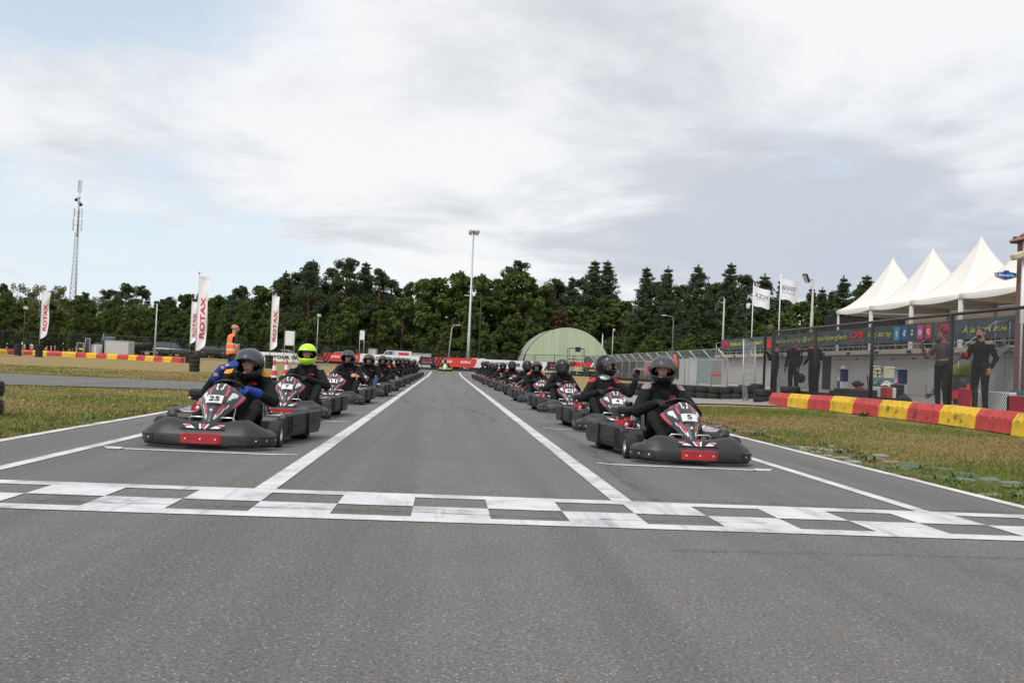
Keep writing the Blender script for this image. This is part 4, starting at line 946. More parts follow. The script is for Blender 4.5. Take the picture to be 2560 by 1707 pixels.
CN = ['red', 'yellow']; NTH = ['first', 'second', 'third', 'fourth', 'fifth', 'sixth', 'seventh', 'eighth', 'ninth', 'tenth', 'eleventh', 'twelfth', 'thirteenth', 'fourteenth', 'fifteenth', 'sixteenth', 'seventeenth', 'eighteenth', 'nineteenth', 'twentieth', 'twenty-first', 'twenty-second']
def inz(px, py):
    d = _ray(px, py); t = 4.0
    while t < 200:
        q = Vector((0, 0, CAM_H))+d*t
        if q.z <= zf(q.x, q.y): return q
        t += .02
    return q
rp = [inz(1936, 1012), inz(2092, 1026), inz(2276, 1047), inz(2460, 1070), inz(2560, 1086), inz(2720, 1112)]
for p in rp: p.z = 0
tot = sum((b-a).length for a, b in zip(rp, rp[1:]))
L8 = sum((b-a).length for a, b in zip(rp[:4], rp[1:4]))
RB = block_row(rp, L8/8.0, .375, .40, 0, lambda i, k: '%s plastic block, %s in the row beneath the black mesh fence' % (CN[k], NTH[i]), 'red and yellow blocks on the right bank')
lp = [inz(456, 907), inz(330, 900), inz(200, 893), inz(60, 887), inz(-30, 885)]
for p in lp: p.z = 0
tot = sum((b-a).length for a, b in zip(lp, lp[1:]))
block_row(lp, tot/19.0, .40, .42, 0, lambda i, k: '%s plastic block, %s from the flag end of the row across the field' % (CN[k], NTH[i]), 'red and yellow blocks across the left field')
# scuffs and burnt patches on two yellow blocks
for bi, spots in ((5, ((-.16, .20, .075), (.22, .15, .06))), (7, ((-.02, .17, .06), (.2, .1, .05), (-.25, .08, .06))), (6, ((-.3, .1, .08), (.25, .09, .06))), (3, ((.2, .1, .05),))):
    if bi < len(RB):
        mb = MB(); r = random.Random(bi)
        for x, z, s in spots:
            for k in range(4):
                dz_ = (k-1.5)*s*.35; yy = .2*.93+.003+(.30*.4-(z+dz_))*.05; mb.add([(x+s*(math.cos(a)*r.uniform(.5, 1.5)+.3*(k-1.5)), -yy-.004, z+dz_+s*.11*math.sin(a)*r.uniform(.5, 1.2)) for a in [q*math.pi/4 for q in range(8)]], [tuple(range(8))])
                mb.add([(x+s*(math.cos(a)*r.uniform(.5, 1.5)+.3*(k-1.5)), yy+.004, z+dz_+s*.11*math.sin(a)*r.uniform(.5, 1.2)) for a in [q*math.pi/4 for q in range(8)]], [tuple(range(8))])
        mb.build('scuff_mark', scuff, RB[bi])
# ------------------------------------------------------------------ printed banners at the end of the straight
def banner(x0, x1, Y, z0, z1, segs, label, dy=0., Y1=None, name='printed_banner'):
    """segs: (kind, fraction) along the length; cloth faces the grid (-y)"""
    Y1 = Y1 or Y; L = math.hypot(x1-x0, Y1-Y); t = thing(name, label, 'banner', (x0, Y, 0), math.atan2(Y1-Y, x1-x0), 'printed banners at the end of the straight'); h = z1-z0; x = 0
    mt = {'w': banner_w, 'r': banner_r, 'k': banner_k}
    for kind, fr, txt in segs:
        w = L*fr; m = mt[kind]; mb = MB(); n = max(2, int(w/.8)); rows = []
        for z in (z0, z0+h*.5, z1): rows.append([(x+w*i/n, .018*math.sin((x+w*i/n)*1.9)+dy, z+.008*math.sin((x+w*i/n)*2.7)) for i in range(n+1)])
        mb.grid(rows, 0, True); c = mb.build('cloth', m, t); yy = dy-.035; zc = (z0+z1)/2
        if txt == 'way': lettering('RACE YOUR WAY', print_k, w*.70, h*.40, t, (x+w*.5, yy, zc), bold=.045, sp=1.1)
        if txt == 'rotax2':
            for q in (.30, .74): lettering('ROTAX', white_m, w*.24, h*.30, t, (x+w*q, yy, zc+h*.06), bold=.04); lettering('RACING', mat('print_maroon', (.35, .03, .03), .6), w*.24, h*.10, t, (x+w*q, yy, zc-h*.22), bold=.02, sp=1.5)
        if txt == 'racing': lettering('ROTAX', print_r, w*.66, h*.28, t, (x+w*.5, yy, zc+h*.10), bold=.04); lettering('RACING', white_m, w*.64, h*.13, t, (x+w*.5, yy, zc-h*.20), bold=.03, sp=1.6)
        if kind != 'k':     # slanted stripes at the ends
            for q, mm in ((.018, print_k if kind == 'r' else banner_w), (.985, white_m if kind == 'r' else print_k)):
                for s in (0, 1):
                    mb = MB(); a = x+w*q+(s*.34-.2); mb.add([(a, yy, z0+.01), (a+.17, yy, z0+.01), (a+.17+h*.55, yy, z1-.01), (a+h*.55, yy, z1-.01)], [(0, 1, 2, 3)]); mb.build('stripe', mm, t)
        x += w
    return t
BY = 95.0
def bx(px): return onY(px, 900, BY).x
def bz(px, py): return onY(px, py, BY).z
e = [bx(v) for v in (628, 770, 806, 960, 1084, 1086)]
banner(bx(600), bx(778), BY+3, bz(700, 904), bz(700, 881), [('w', 1, 'way')], 'white banner with dark lettering behind the neon helmet driver')
banner(bx(778), bx(806), BY+2, bz(790, 908), bz(790, 885), [('k', 1, 'racing')], 'small black banner with red lettering beside the neon helmet')
banner(bx(806), bx(905), BY+1, bz(850, 903), bz(850, 883), [('r', 1, 'rotax2')], 'red banner behind the driver of kart 11')
banner(bx(900), bx(1049), BY, bz(975, 908), bz(975, 887), [('w', 1, 'way')], 'white banner with dark lettering behind the left row of drivers')
banner(bx(1049), bx(1087), BY, bz(1068, 911), bz(1068, 893), [('k', 1, 'racing')], 'black banner with red lettering left of the red banner across the straight')
banner(bx(1087), bx(1192), BY, bz(1140, 917), bz(1140, 894.5), [('r', 1, 'rotax2')], 'red banner across the end of the straight')
banner(bx(1192), bx(1368), BY, bz(1280, 922), bz(1280, 901), [('w', 1, 'way')], 'white banner with dark lettering in front of the green hangar')
banner(bx(1368), bx(1420), BY, bz(1394, 927), bz(1394, 905), [('k', 1, 'racing')], 'black banner with red lettering below the green hangar')
banner(bx(1422), bx(1478), BY-1, bz(1450, 917), bz(1450, 905), [('r', 1, None)], 'short red banner tied to the black steel platform')
def rail(x0, x1, Y, z, label, posts=2.2, Y1=None):
    Y1 = Y1 or Y; t = thing('banner_rail', label, 'railing', (x0, Y, 0), math.atan2(Y1-Y, x1-x0)); L = math.hypot(x1-x0, Y1-Y); n = int(L/posts)
    for i in range(n+1):
        xw = x0+(x1-x0)*i/n; mb = MB(); mb.tube([(L*i/n, .05, zf(xw, Y)-.02), (L*i/n, .05, z+.02)], .03, 6); mb.build('post', blackpaint, t)
    for zz in (z-.02, z-.75): mb = MB(); mb.tube([(0, .05, zz), (L, .05, zz)], .022, 6); mb.build('rail', blackpaint, t)
rail(bx(600), bx(905), BY+3.0, bz(750, 884), 'black rail carrying the banners behind the field'); rail(bx(905), bx(1430), BY+.05, bz(1160, 896.5), 'black rail carrying the banners across the straight')
# low black tyre wall under the banners
k = 0
for px in range(905, 1430, 7):
    x = bx(px)
    if rnd.random() < .12: continue
    o = inst('old_tyre', TY_K, None, (x, BY-.9+rnd.uniform(-.08, .08), zf(x, BY)+.10), (rnd.uniform(-.03, .03), 0, rnd.uniform(0, 6)), (1, 1, 1.1)); tag(o, 'black tyre lying in the low wall under the printed banners', 'tyre', 'tyre wall under the banners')
# blank signs on frames
def frame_sign(px0, px1, ptop, pbot, pleg, Y, label):
    a, b = onY(px0, ptop, Y), onY(px1, pbot, Y); g = zf(a.x, Y); t = thing('board_sign', label, 'sign', (a.x, Y, g)); w = b.x-a.x
    mb = MB(); mb.box((w/2, 0, (a.z+b.z)/2-g), (w*.88, .03, a.z-b.z-.06), bev=.008); mb.build('board', white_m, t)
    for x in (0, w): mb = MB(); mb.tube([(x, .02, 0), (x, .02, a.z-g)], .032, 6); mb.build('leg', galv, t)
    for z in (a.z-g, b.z-g): mb = MB(); mb.tube([(0, .02, z), (w, .02, z)], .026, 6); mb.build('cross_bar', galv, t)
    return t
frame_sign(713, 735.5, 827, 864, 880, 97, 'blank white board on a steel frame beside the feather flag'); frame_sign(900.5, 910.5, 826, 850, 884, 97, 'narrow white board on a ladder-like steel frame behind kart 11')
# ------------------------------------------------------------------ wire fences
def wires(mb, L, z0, z1, cell, r, base=None, y=0.):
    """diagonal wires of a chain-link panel as thin three-sided rods"""
    H = z1-z0; n = int((L+H)/cell)
    for k in range(n+1):
        for sg in (1, -1):
            xa = k*cell-H if sg > 0 else k*cell; xb = xa+H*sg; za, zb = z0, z1
            lo, hi = min(xa, xb), max(xa, xb)
            if hi <= 0 or lo >= L: continue
            def clip(xa, za, xb, zb):
                pts = []
                for (x, z, x2, z2) in ((xa, za, xb, zb), (xb, zb, xa, za)):
                    if x < 0: t = (0-x)/(x2-x); x, z = 0, z+(z2-z)*t
                    if x > L: t = (L-x)/(x2-x); x, z = L, z+(z2-z)*t
                    pts.append((x, z))
                return pts
            (x1, zz1), (x2, zz2) = clip(xa, za, xb, zb)
            b = base or (lambda q: 0)
            yy = y+(.002 if sg > 0 else -.002)
            vs = []
            for x, z in ((x1, zz1+b(x1)), (x2, zz2+b(x2))):
                vs += [(x-r, yy, z+r), (x+r, yy, z+r*.3), (x, yy-r*1.4, z-r)]
            mb.add(vs, [(0, 1, 4, 3), (1, 2, 5, 4), (2, 0, 3, 5)])
def chain_fence(A, B, h, label, nposts, cell, r, postr, m, top=True, midwire=None, group=None, basez=None, wm=None, name='chain_link_fence'):
    A, B = Vector((*A, 0)), Vector((*B, 0)); L = (B-A).length; t = thing(name, label, 'fence', (A.x, A.y, 0), math.atan2((B-A).y, (B-A).x), group)
    def bz_(x): p = A.lerp(B, x/L); return zf(p.x, p.y)
    xs_ = nposts if isinstance(nposts, list) else [L*i/(nposts-1) for i in range(nposts)]
    for x in xs_: mb = MB(); mb.tube([(x, .03, bz_(x)-.02), (x, .03, bz_(x)+h)], postr, 8); mb.build('post', m, t)
    zt = bz_(L/2)
    if top: mb = MB(); mb.tube([(0, .03, bz_(0)+h), (L/2, .03, bz_(L/2)+h), (L, .03, bz_(L)+h)], postr*.72, 8); mb.build('top_rail', m, t)
    for q in (midwire or []): mb = MB(); mb.tube([(0, .0, bz_(0)+q), (L/2, 0, bz_(L/2)+q), (L, .0, bz_(L)+q)], .004, 5); mb.build('tension_wire', m, t)
    mb = MB(); wires(mb, L, .04, h-.03, cell, r, bz_); stuff(mb.build('wire_mesh', wm or m, t)); return t
FX = 10.75
py_ = [onX(v, 830, FX).y for v in (1934, 2038, 2179, 2376)]; y0 = py_[0]
chain_fence((FX, y0), (FX, 8), 2.10, 'tall black chain-link fence along the paddock', [y0-v for v in py_]+[y0-v for v in (17.2, 13.2, 9.2)], .072, .0045, .048, blackpaint, True, [1.15])
FY0 = y0
# black gate post with a small panel and red print at the fence end
t = thing('gate_post', 'black gate post with a red printed strip at the end of the mesh fence', 'post', (FX-.10, FY0+.5, zf(FX, FY0)))
mb = MB(); mb.box((0, 0, 1.05), (.07, .07, 2.1), bev=.008); mb.build('post', blackpaint, t); mb = MB(); mb.box((.22, -.1, 1.05), (.04, .04, 2.15)); mb.build('post', blackpaint, t)
mb = MB(); mb.box((.11, -.05, 1.72), (.13, .02, .28)); mb.build('printed_panel', print_r, t); mb = MB(); mb.box((.14, -.05, 2.28), (.20, .06, .16), rot=(0, -.5, 0), bev=.01); mb.build('bracket', mat('rusty', (.12, .085, .065), .8, var=.3), t)
# galvanised site-fence panels
def heras(A, B, h, label, lean=0., cell=.10):
    A, B = Vector(A), Vector(B); L = (B-A).length; t = thing('site_fence_panel', label, 'fence', A, math.atan2((B-A).y, (B-A).x)); t.rotation_euler.x = lean
    for x in (0, L): mb = MB(); mb.tube([(x, 0, 0), (x, 0, h)], .021, 8); mb.build('post', galv, t)
    for z in (.12, h-.02): mb = MB(); mb.tube([(0, 0, z), (L, 0, z)], .017, 8); mb.build('rail', galv, t)
    mb = MB(); n = int(L/cell)
    for i in range(n+1): mb.box((L*i/n, 0, h/2+.05), (.0045, .0045, h-.16))
    for z in seq((.14, h-.04, .19)): mb.box((L/2, .004, z), (L, .0045, .0045))
    stuff(mb.build('wire_mesh', galv, t)); return t
a = onG(1858, 1004, .16); a2 = onX(1905, 992, FX-.2)
heras((a.x, a.y, zf(a.x, a.y)), (FX-.15, FY0+1.2, zf(FX, FY0)), 1.98, 'leaning galvanised mesh panel standing before the concrete wall', -.03)
# galvanised fence with cranked tops
def cranked():
    X = 13.0; Ya, Yb = 44.0, 84.0; t = thing('cranked_fence', 'galvanised chain-link fence with posts bent towards the track', 'fence', (X, Ya, 0), R(90)); L = Yb-Ya; n = 16
    zb = .34; hb = onX(1770, 900, X).z; dz = .48
    for i in range(n): x = L*i/(n-1); mb = MB(); mb.tube([(x, 0, zb-.05), (x, 0, hb), (x, .48, hb+dz)], .03, 7); mb.build('post', galv, t)
    for y, z in ((0, hb), (.48, hb+dz)): mb = MB(); mb.tube([(0, y, z), (L, y, z)], .012, 6); mb.build('rail', galv, t)
    mb = MB(); wires(mb, L, zb+.03, hb, .11, .0022); o = stuff(mb.build('wire_mesh', galv, t)); mb = MB(); wires(mb, L, 0, .66, .11, .0022); o = stuff(mb.build('wire_mesh', galv, t)); o.location = (0, 0, hb); o.rotation_euler = (-R(45), 0, 0)
cranked()
# long dark fence behind the banners, car park side
chain_fence((-85, 104), (9, 99.5), 1.95, 'long thin black fence in front of the car park', 34, .16, .004, .03, blackpaint, True)
chain_fence((9.2, 99.5), (21, 98.5), 2.0, 'black tube fence in front of the green hangar', 7, .16, .004, .035, blackpaint, True)
# tyre walls on the right
def tyre_row(A, B, n, rows, me, w, label, group, jit=.03):
    A, B = Vector((*A, 0)), Vector((*B, 0))
    for i in range(n):
        p = A.lerp(B, i/(n-1))
        for k in range(rows):
            o = inst('old_tyre', me, None, (p.x+rnd.uniform(-jit, jit), p.y+rnd.uniform(-jit, jit), zf(p.x, p.y)+w*(k+.5)-.01), (rnd.uniform(-.02, .02), rnd.uniform(-.02, .02), rnd.uniform(0, 6))); tag(o, label % ('lower' if k == 0 else 'upper'), 'tyre', group)
tyre_row((9.95, 30.8), (6.4, 35.6), 13, 2, TY_M, .23, '%s tyre in the front row of the tyre wall by the concrete wall', 'tyre wall beside the pit road')
tyre_row((10.3, 31.3), (6.8, 36.2), 13, 2, TY_M, .22, '%s tyre in the back row of the tyre wall by the concrete wall', 'tyre wall beside the pit road')
a = inz(1908, 1006); tyre_row((a.x, a.y), (a.x+.62, a.y-.55), 2, 2, TY_K, .21, '%s tyre of the pair of stacks at the end of the red and yellow blocks', 'tyre stacks at the block row')
tyre_row((FX+.5, FY0-.8), (FX+.5, FY0-6.0), 9, 1, TY_K, .2, '%s tyre lying in line behind the mesh fence', 'tyres behind the mesh fence')
tyre_row((FX+.45, 24.5), (FX+.45, 23.2), 3, 1, TY_K, .2, '%s tyre lying behind the fence near the green cart', 'tyres behind the mesh fence')
tyre_row((11.0, 83), (17.5, 79), 12, 2, TY_K, .22, '%s tyre in the far wall below the green hangar', 'far tyre wall')
tyre_row((10.2, 66), (12.2, 56), 16, 1, TY_K, .22, '%s tyre lying along the foot of the bent fence', 'tyres along the bent fence')
# ------------------------------------------------------------------ paddock building: garages below, terrace above
WX = 23.0; WB = .38; WT = 2.44; DK = 2.68; YA, YB = 36.3, 80.5
pb = thing('paddock_building', 'grey garage row with a concrete terrace edge on top', 'building', (WX, YB, 0), R(-90)); LW = YB-YA
mb = MB(); mb.box((LW/2, 3.5, (WB+WT)/2), (LW, 6.9, WT-WB+.2)); mb.build('wall', concrete, pb)
n = 20; pw = LW/n
pm = MB(); pm.box((0, 0, 0), (pw-.035, .05, WT-WB-.06), bev=.008); pm = pm.mesh('door_panel', doorgrey)
dk = MB(); dk.box((0, 0, 0), (pw*.55, .04, WT-WB-.12)); dk = dk.mesh('doorway', mat('dark_interior', (.03, .026, .022), .9))
for i in range(n):
    yy = YB-(i+.5)*pw
    if abs(yy-58.3) < pw/2: inst('doorway', dk, pb, ((i+.5)*pw, .02, (WB+WT)/2)); continue
    inst('door_panel', pm, pb, ((i+.5)*pw, .025, (WB+WT)/2))
    mb = None
for i in range(n):
    mb = MB(); mb.box(((i+.5)*pw, -.06, WT-.22), (.05, .10, .07)); mb.build('door_hook', darkmetal, pb)
mb = MB(); mb.box((LW/2, 3.2, (WT+DK)/2+.0), (LW+.1, 7.1, DK-WT), bev=.02); mb.build('terrace_slab', mat('slab_concrete', (.42, .36, .29), .85, var=.18, vscale=1.5, detail=8), pb)
for i in range(12): mb = MB(); mb.box((2+i*3.6, -.38, (WT+DK)/2-.02), (.34, .06, .12)); mb.build('wall_lamp', darkmetal, pb)
mb = MB(); mb.box((YB-onX(2400, 900, WX).y, -.03, 1.55), (1.9, .03, .45)); mb.build('white_board', white_m, pb)
# railing on the terrace
rl = thing('terrace_railing', 'galvanised railing along the terrace edge', 'railing', (WX-.25, YB, DK), R(-90)); RH = 1.02
for i in range(24): x = LW*i/23; mb = MB(); mb.tube([(x, 0, -.02), (x, 0, RH)], .024, 6); mb.build('post', galv, rl)
for z in (RH, .60, .22): mb = MB(); mb.tube([(0, 0, z), (LW, 0, z)], .022, 6); mb.build('rail', galv, rl)
for i in range(60): mb = MB(); x = LW*(i+.5)/60; mb.box((x, .0, .12), (.02, .02, .2)); mb.build('baluster', galv, rl)
def lb(px): return YB-onX(px, 840, WX-.32).y
zb0, zb1 = onX(2050, 865, WX-.32).z, onX(2050, 829, WX-.32).z; bh = zb1-zb0; bc = (zb0+zb1)/2
def tbanner(pa, pb_, label, items):
    a, b = lb(pa), lb(pb_); t = thing('terrace_banner', label, 'banner', (WX-.30, YB, 0), R(-90), 'dark banners tied to the terrace railing'); w = b-a; n = max(4, int(w/.7))
    mb = MB(); mb.grid([[(a+w*i/n, .012*math.sin((a+w*i/n)*2.3), z+.012*math.sin((a+w*i/n)*1.3)) for i in range(n+1)] for z in (zb0, bc, zb1)], 0, True); mb.build('cloth', banner_d, t)
    for kind, p0, p1, arg in items:
        x0, x1 = lb(p0), lb(p1); c = (x0+x1)/2; w_ = x1-x0
        if kind == 't': lettering(arg, print_y, w_, bh*(.46 if any(q in arg for q in 'gjpy') else .36), t, (c, -.03, bc), shear=.22, bold=.012)
        elif kind == 'logo':
            lettering('CPB', print_r, w_, bh*.46, t, (c, -.03, bc+bh*.10), shear=.22, bold=.05); mb = MB(); mb.box((c, -.028, bc-bh*.28), (w_*1.05, .003, bh*.06)); mb.build('underline', print_r, t)
        elif kind == 'icon':
            col, glyph = arg; mb = MB(); mb.box((c, -.028, bc), (w_, .006, bh*.74), bev=.002)
            if col: mb.build('icon', col, t)
            if glyph: lettering(glyph, white_m, w_*.5, bh*.34, t, (c, -.036, bc), bold=.03)
tbanner(1803, 1912, 'dark banner at the far end of the terrace railing', [('logo', 1807, 1822, 0), ('t', 1826, 1908, 'Welkom bij Circuitpark')])
tbanner(1916, 2163, 'dark banner with yellow words above the men in black suits', [('t', 1936, 2118, 'Deel je ervaring @circuitparkberghem'), ('logo', 2127, 2159, 0)])
ic = [mat('icon_'+n_, c_, .6) for n_, c_ in (('cyan', (.04, .38, .66)), ('blue', (.02, .14, .42)), ('slate', (.05, .06, .07)), ('pink', (.72, .06, .30)), ('red', (.72, .03, .04)))]
tbanner(2165, 2338, 'dark banner with a row of coloured square icons', [('t', 2170, 2228, 'Volg ons op'), ('icon', 2236, 2249, (ic[0], 't')), ('icon', 2255, 2269, (ic[1], 'f')), ('icon', 2275, 2286, (None, 'O')), ('icon', 2293, 2308, (ic[3], '..')), ('icon', 2314, 2329, (ic[4], 'o'))])
tbanner(2339, 2545, 'dark banner with large yellow words beside the brick building', [('logo', 2346, 2384, 0), ('t', 2406, 2518, 'À la kart café')])
# pagoda tents on the terrace
TE = 5.50; TP = 8.70; TX = 25.0
TYs = [60.85, 55.95, 50.95, 45.9, 40.9]
def tent(ya, yb, label):
    t = thing('pagoda_tent', label, 'tent', (TX+2.45, (ya+yb)/2, DK), 0, 'white pagoda tents on the terrace'); hx, hy = 2.45, (ya-yb)/2; e = TE-DK; p = TP-DK
    mb = MB(); n = 14; ring = []
    for i in range(n+1):
        r = 1-i/n; k = 1-r; z = e+(p-e)*(k**1.75*.82+k*.18); q = []
        for s in range(4):
            (ax, ay), (bx_, by_) = [(-1, -1), (1, -1), (1, 1), (-1, 1)][s], [(1, -1), (1, 1), (-1, 1), (-1, -1)][s]
            for j in range(6):
                f = j/6; sag = .06*math.sin(math.pi*f)*(r**3); dip = 1-.05*math.sin(math.pi*f)*math.sin(math.pi*min(1, r*1.0)); q.append((lerp(ax, bx_, f)*hx*max(r, .012)*dip, lerp(ay, by_, f)*hy*max(r, .012)*dip, z-sag))
        ring.append(q)
    mb.grid(ring, 0, True, closeu=True); mb.build('canopy', canvas, t)
    mb = MB(); top = ring[0]; low = [(x*1.012, y*1.012, z-.24-.06*math.sin(math.pi*(i % 6)/6)) for i, (x, y, z) in enumerate(top)]; mid = [(x*1.02, y*1.02, z-.10) for x, y, z in top]; mb.grid([[(x*1.006, y*1.006, z+.006) for x, y, z in top], mid, low], 0, True, closeu=True); mb.build('valance', canvas, t)
    mb = MB(); mb.lathe([(.035, -.12), (.03, .0), (.012, .12), (0, .13)], 10, 0, 'Z', (0, 0, p)); mb.build('peak_cap', canvas, t)
    for sx in (-1, 1):
        for sy in (-1, 1): mb = MB(); mb.box((sx*(hx-.07), sy*(hy-.09), e/2-.02), (.12, .12, e), bev=.012); mb.build('leg', white_m, t)
    for sx in (-1, 1): mb = MB(); mb.tube([(sx*(hx-.06), -hy, e-.05), (sx*(hx-.06), hy, e-.05)], .03, 6); mb.build('eave_bar', galv, t)
for i in range(4): tent(TYs[i], TYs[i+1], ['white peaked tent at the far end of the terrace, by the lamp post', 'white peaked tent, second from the lamp post', 'white peaked tent, third from the lamp post', 'white peaked tent beside the brick building'][i])
cb = thing('cafe_building', 'beige café front in the shade behind the tents', 'building', (30.6, 51, DK), R(-90))
mb = MB(); mb.box((1, 1.5, 1.35), (26, 3, 2.7)); mb.build('wall', mat('beige_wall', (.42, .33, .22), .8, var=.1), cb)
for i in range(7): mb = MB(); mb.box((-9+i*3.2, -.03, 1.05), (1.5, .05, 2.0)); mb.build('window', mat('dark_glass', (.02, .022, .025), .15, spec=.8), cb)
mb = MB(); mb.box((-13.0, -2.6, 1.3), (.1, 5.0, 2.6)); mb.build('side_curtain', mat('dark_curtain', (.02, .017, .02), .9), cb)
# chairs on the terrace, dark shapes behind the railing
for i in range(9):
    y = 58.5-i*2.0; t = thing('terrace_chair', 'dark chair under the tents behind the railing', 'chair', (TX+.8+.4*(i % 3), y, DK), i*.9, 'dark chairs under the tents')
    mb = MB(); mb.box((0, 0, .44), (.44, .44, .05), bev=.01); mb.build('seat', blackpaint, t); mb = MB(); mb.box((0, .2, .70), (.42, .04, .42), bev=.012); mb.build('backrest', blackpaint, t)
    for sx in (-.19, .19):
        for sy in (-.19, .19): mb = MB(); mb.tube([(sx, sy, 0), (sx, sy, .43)], .015, 6); mb.build('leg', blackpaint, t)
# brick building
def brick_mat():
    m, N, L, b = nodes_of('brickwork'); tc = N.new('ShaderNodeTexCoord'); g = N.new('ShaderNodeNewGeometry')
    sx = N.new('ShaderNodeSeparateXYZ'); L.new(tc.outputs['Object'], sx.inputs[0]); ad = N.new('ShaderNodeMath'); ad.operation = 'ADD'; L.new(sx.outputs[0], ad.inputs[0]); L.new(sx.outputs[1], ad.inputs[1]); cb_ = N.new('ShaderNodeCombineXYZ'); L.new(ad.outputs[0], cb_.inputs[0]); L.new(sx.outputs[2], cb_.inputs[1])
    br = N.new('ShaderNodeTexBrick'); L.new(cb_.outputs[0], br.inputs['Vector']); br.inputs['Scale'].default_value = 1; br.inputs['Brick Width'].default_value = .22; br.inputs['Row Height'].default_value = .065; br.inputs['Mortar Size'].default_value = .008
    br.inputs['Color1'].default_value = (.21, .075, .05, 1); br.inputs['Color2'].default_value = (.13, .055, .042, 1); br.inputs['Mortar'].default_value = (.30, .24, .20, 1); L.new(br.outputs['Color'], b.inputs['Base Color']); b.inputs['Roughness'].default_value = .9
    bp = N.new('ShaderNodeBump'); bp.inputs['Strength'].default_value = .6; bp.inputs['Distance'].default_value = .01; bp.invert = True; L.new(br.outputs['Fac'], bp.inputs['Height']); L.new(bp.outputs[0], b.inputs['Normal']); return m
brickwork = brick_mat()
BXx = 22.0; BYf = onX(2541, 700, BXx).y; ez = onX(2530, 606, BXx-.2).z
bk = thing('brick_building', 'red brick corner building with a tiled roof beside the tents', 'building', (BXx, BYf, zf(BXx, BYf)-.02)); g0 = zf(BXx, BYf)-.02
mb = MB(); mb.box((2.5, -3.5, (ez-g0)/2), (5, 7, ez-g0)); mb.build('wall', brickwork, bk)
mb = MB(); mb.box((2.6, -3.6, ez-g0+.03), (5.5, 7.5, .09)); mb.build('eave_board', mat('eave_dark', (.05, .06, .065), .6), bk)
mb = MB(); mb.tube([(-.20, -7.3, ez-g0+.06), (-.20, .16, ez-g0+.06)], .05, 8); mb.build('gutter', mat('zinc', (.30, .33, .35), .5, .3), bk)
rf = MB(); rf.add([(-.15, -7.35, ez-g0+.09), (5.4, -7.35, ez-g0+.09), (5.4, .15, ez-g0+.09), (-.15, .15, ez-g0+.09), (2.4, -5, ez-g0+2.1), (2.4, -1.8, ez-g0+2.1)], [(0, 1, 4), (1, 2, 5, 4), (2, 3, 5), (3, 0, 4, 5)]); ro = rf.build('roof', tile_m, bk)
tm = MB(); tm.box((0, 0, 0), (.24, .36, .03), rot=(.0, 0, 0), bev=.008); tm = tm.mesh('roof_tile', tile_m)
A3, B3, C3 = Vector((-.15, .15, ez-g0+.11)), Vector((5.4, .15, ez-g0+.11)), Vector((2.4, -1.8, ez-g0+2.12))
for r_ in range(8):
    f = r_/8; a_, b_ = A3.lerp(C3, f), B3.lerp(C3, f); k = max(1, int((b_-a_).length/.25))
    for i in range(k): p = a_.lerp(b_, (i+.5)/k); inst('roof_tile', tm, ro, p, (-R(43), 0, 0))
A3, B3, C3 = Vector((-.15, -7.3, ez-g0+.11)), Vector((-.15, .1, ez-g0+.11)), Vector((2.4, -1.8, ez-g0+2.12)); D3 = Vector((2.4, -5, ez-g0+2.12))
for r_ in range(9):
    f = r_/9; a_, b_ = A3.lerp(D3, f), B3.lerp(C3, f); k = max(1, int((b_-a_).length/.25))
    for i in range(k): p = a_.lerp(b_, (i+.5)/k); inst('roof_tile', tm, ro, p, (0, -R(34), 0), (1.4, .68, 1))
mb = MB(); mb.box((-.03, -1.3, 4.3), (.06, 1.8, 2.4)); w_ = mb.build('window', white_m, bk)
pl_ = onX(2556, 700, BXx); mb = MB(); mb.tube([(-.06, -.55, .3), (-.06, -.55, ez-g0)], .05, 8); mb.build('downpipe', white_m, bk)
mb = MB(); mb.box((-.04, -.9, ez-g0-.75), (.06, .5, 1.2), bev=.01); mb.build('white_board', white_m, bk)
fl_ = onX(2543, 640, BXx-.3); t = thing('wall_floodlight', 'cream floodlight under the eave of the brick building', 'lamp', (BXx-.02, fl_.y-.1, fl_.z)); mb = MB(); mb.tube([(.0, 0, .1), (-.15, 0, .1)], .02, 6); mb.build('bracket', galv, t)
mb = MB(); mb.box((-.32, 0, 0), (.42, .42, .26), rot=(0, -.35, 0), bev=.06, taper=(.7, .7)); h_ = mb.build('lamp_housing', mat('cream', (.58, .52, .36), .5), t); mb = MB(); mb.box((-.38, 0, -.135), (.30, .30, .02), rot=(0, -.35, 0)); mb.build('lens', mat('lens', (.25, .22, .17), .15), t)
# illuminated pub sign on a bracket
sg0 = onY(2487, 684, BYf+.3); sg1 = onY(2541, 690, BYf+.3); sw = sg1.x-sg0.x; shh = onY(2510, 672, BYf+.3).z-onY(2510, 697, BYf+.3).z
sn = thing('hanging_sign', 'blue shield-shaped sign with white lettering on the brick corner', 'sign', ((sg0.x+sg1.x)/2, BYf+.3, (sg0.z+sg1.z)/2-.02)); W_, H_ = sw, shh
def shield(k): return [(-.5*W_*k, .22*H_*k), (-.42*W_*k, -.20*H_*k), (0, -.50*H_*k), (.42*W_*k, -.20*H_*k), (.5*W_*k, .22*H_*k), (.16*W_*k, .34*H_*k), (.08*W_*k, .50*H_*k), (-.08*W_*k, .50*H_*k), (-.16*W_*k, .34*H_*k)]
mb = MB(); mb.prism(shield(1), -.07, .07, 0); mb.build('sign_box', mat('sign_cream', (.62, .58, .48), .5), sn)
mb = MB(); mb.prism(shield(.9), -.078, -.069, 0); mb.build('sign_face', mat('sign_blue', (.015, .06, .36), .35, vscale=3, col2=(.02, .24, .55), thr=(.5, .62)), sn)
lettering('Bavaria', white_m, W_*.72, H_*.30, sn, (0, -.082, 0), bold=.02); mb = MB(); mb.box((W_*.52+.06, 0, -.05), (.16, .05, .05)); mb.build('bracket', galv, sn)
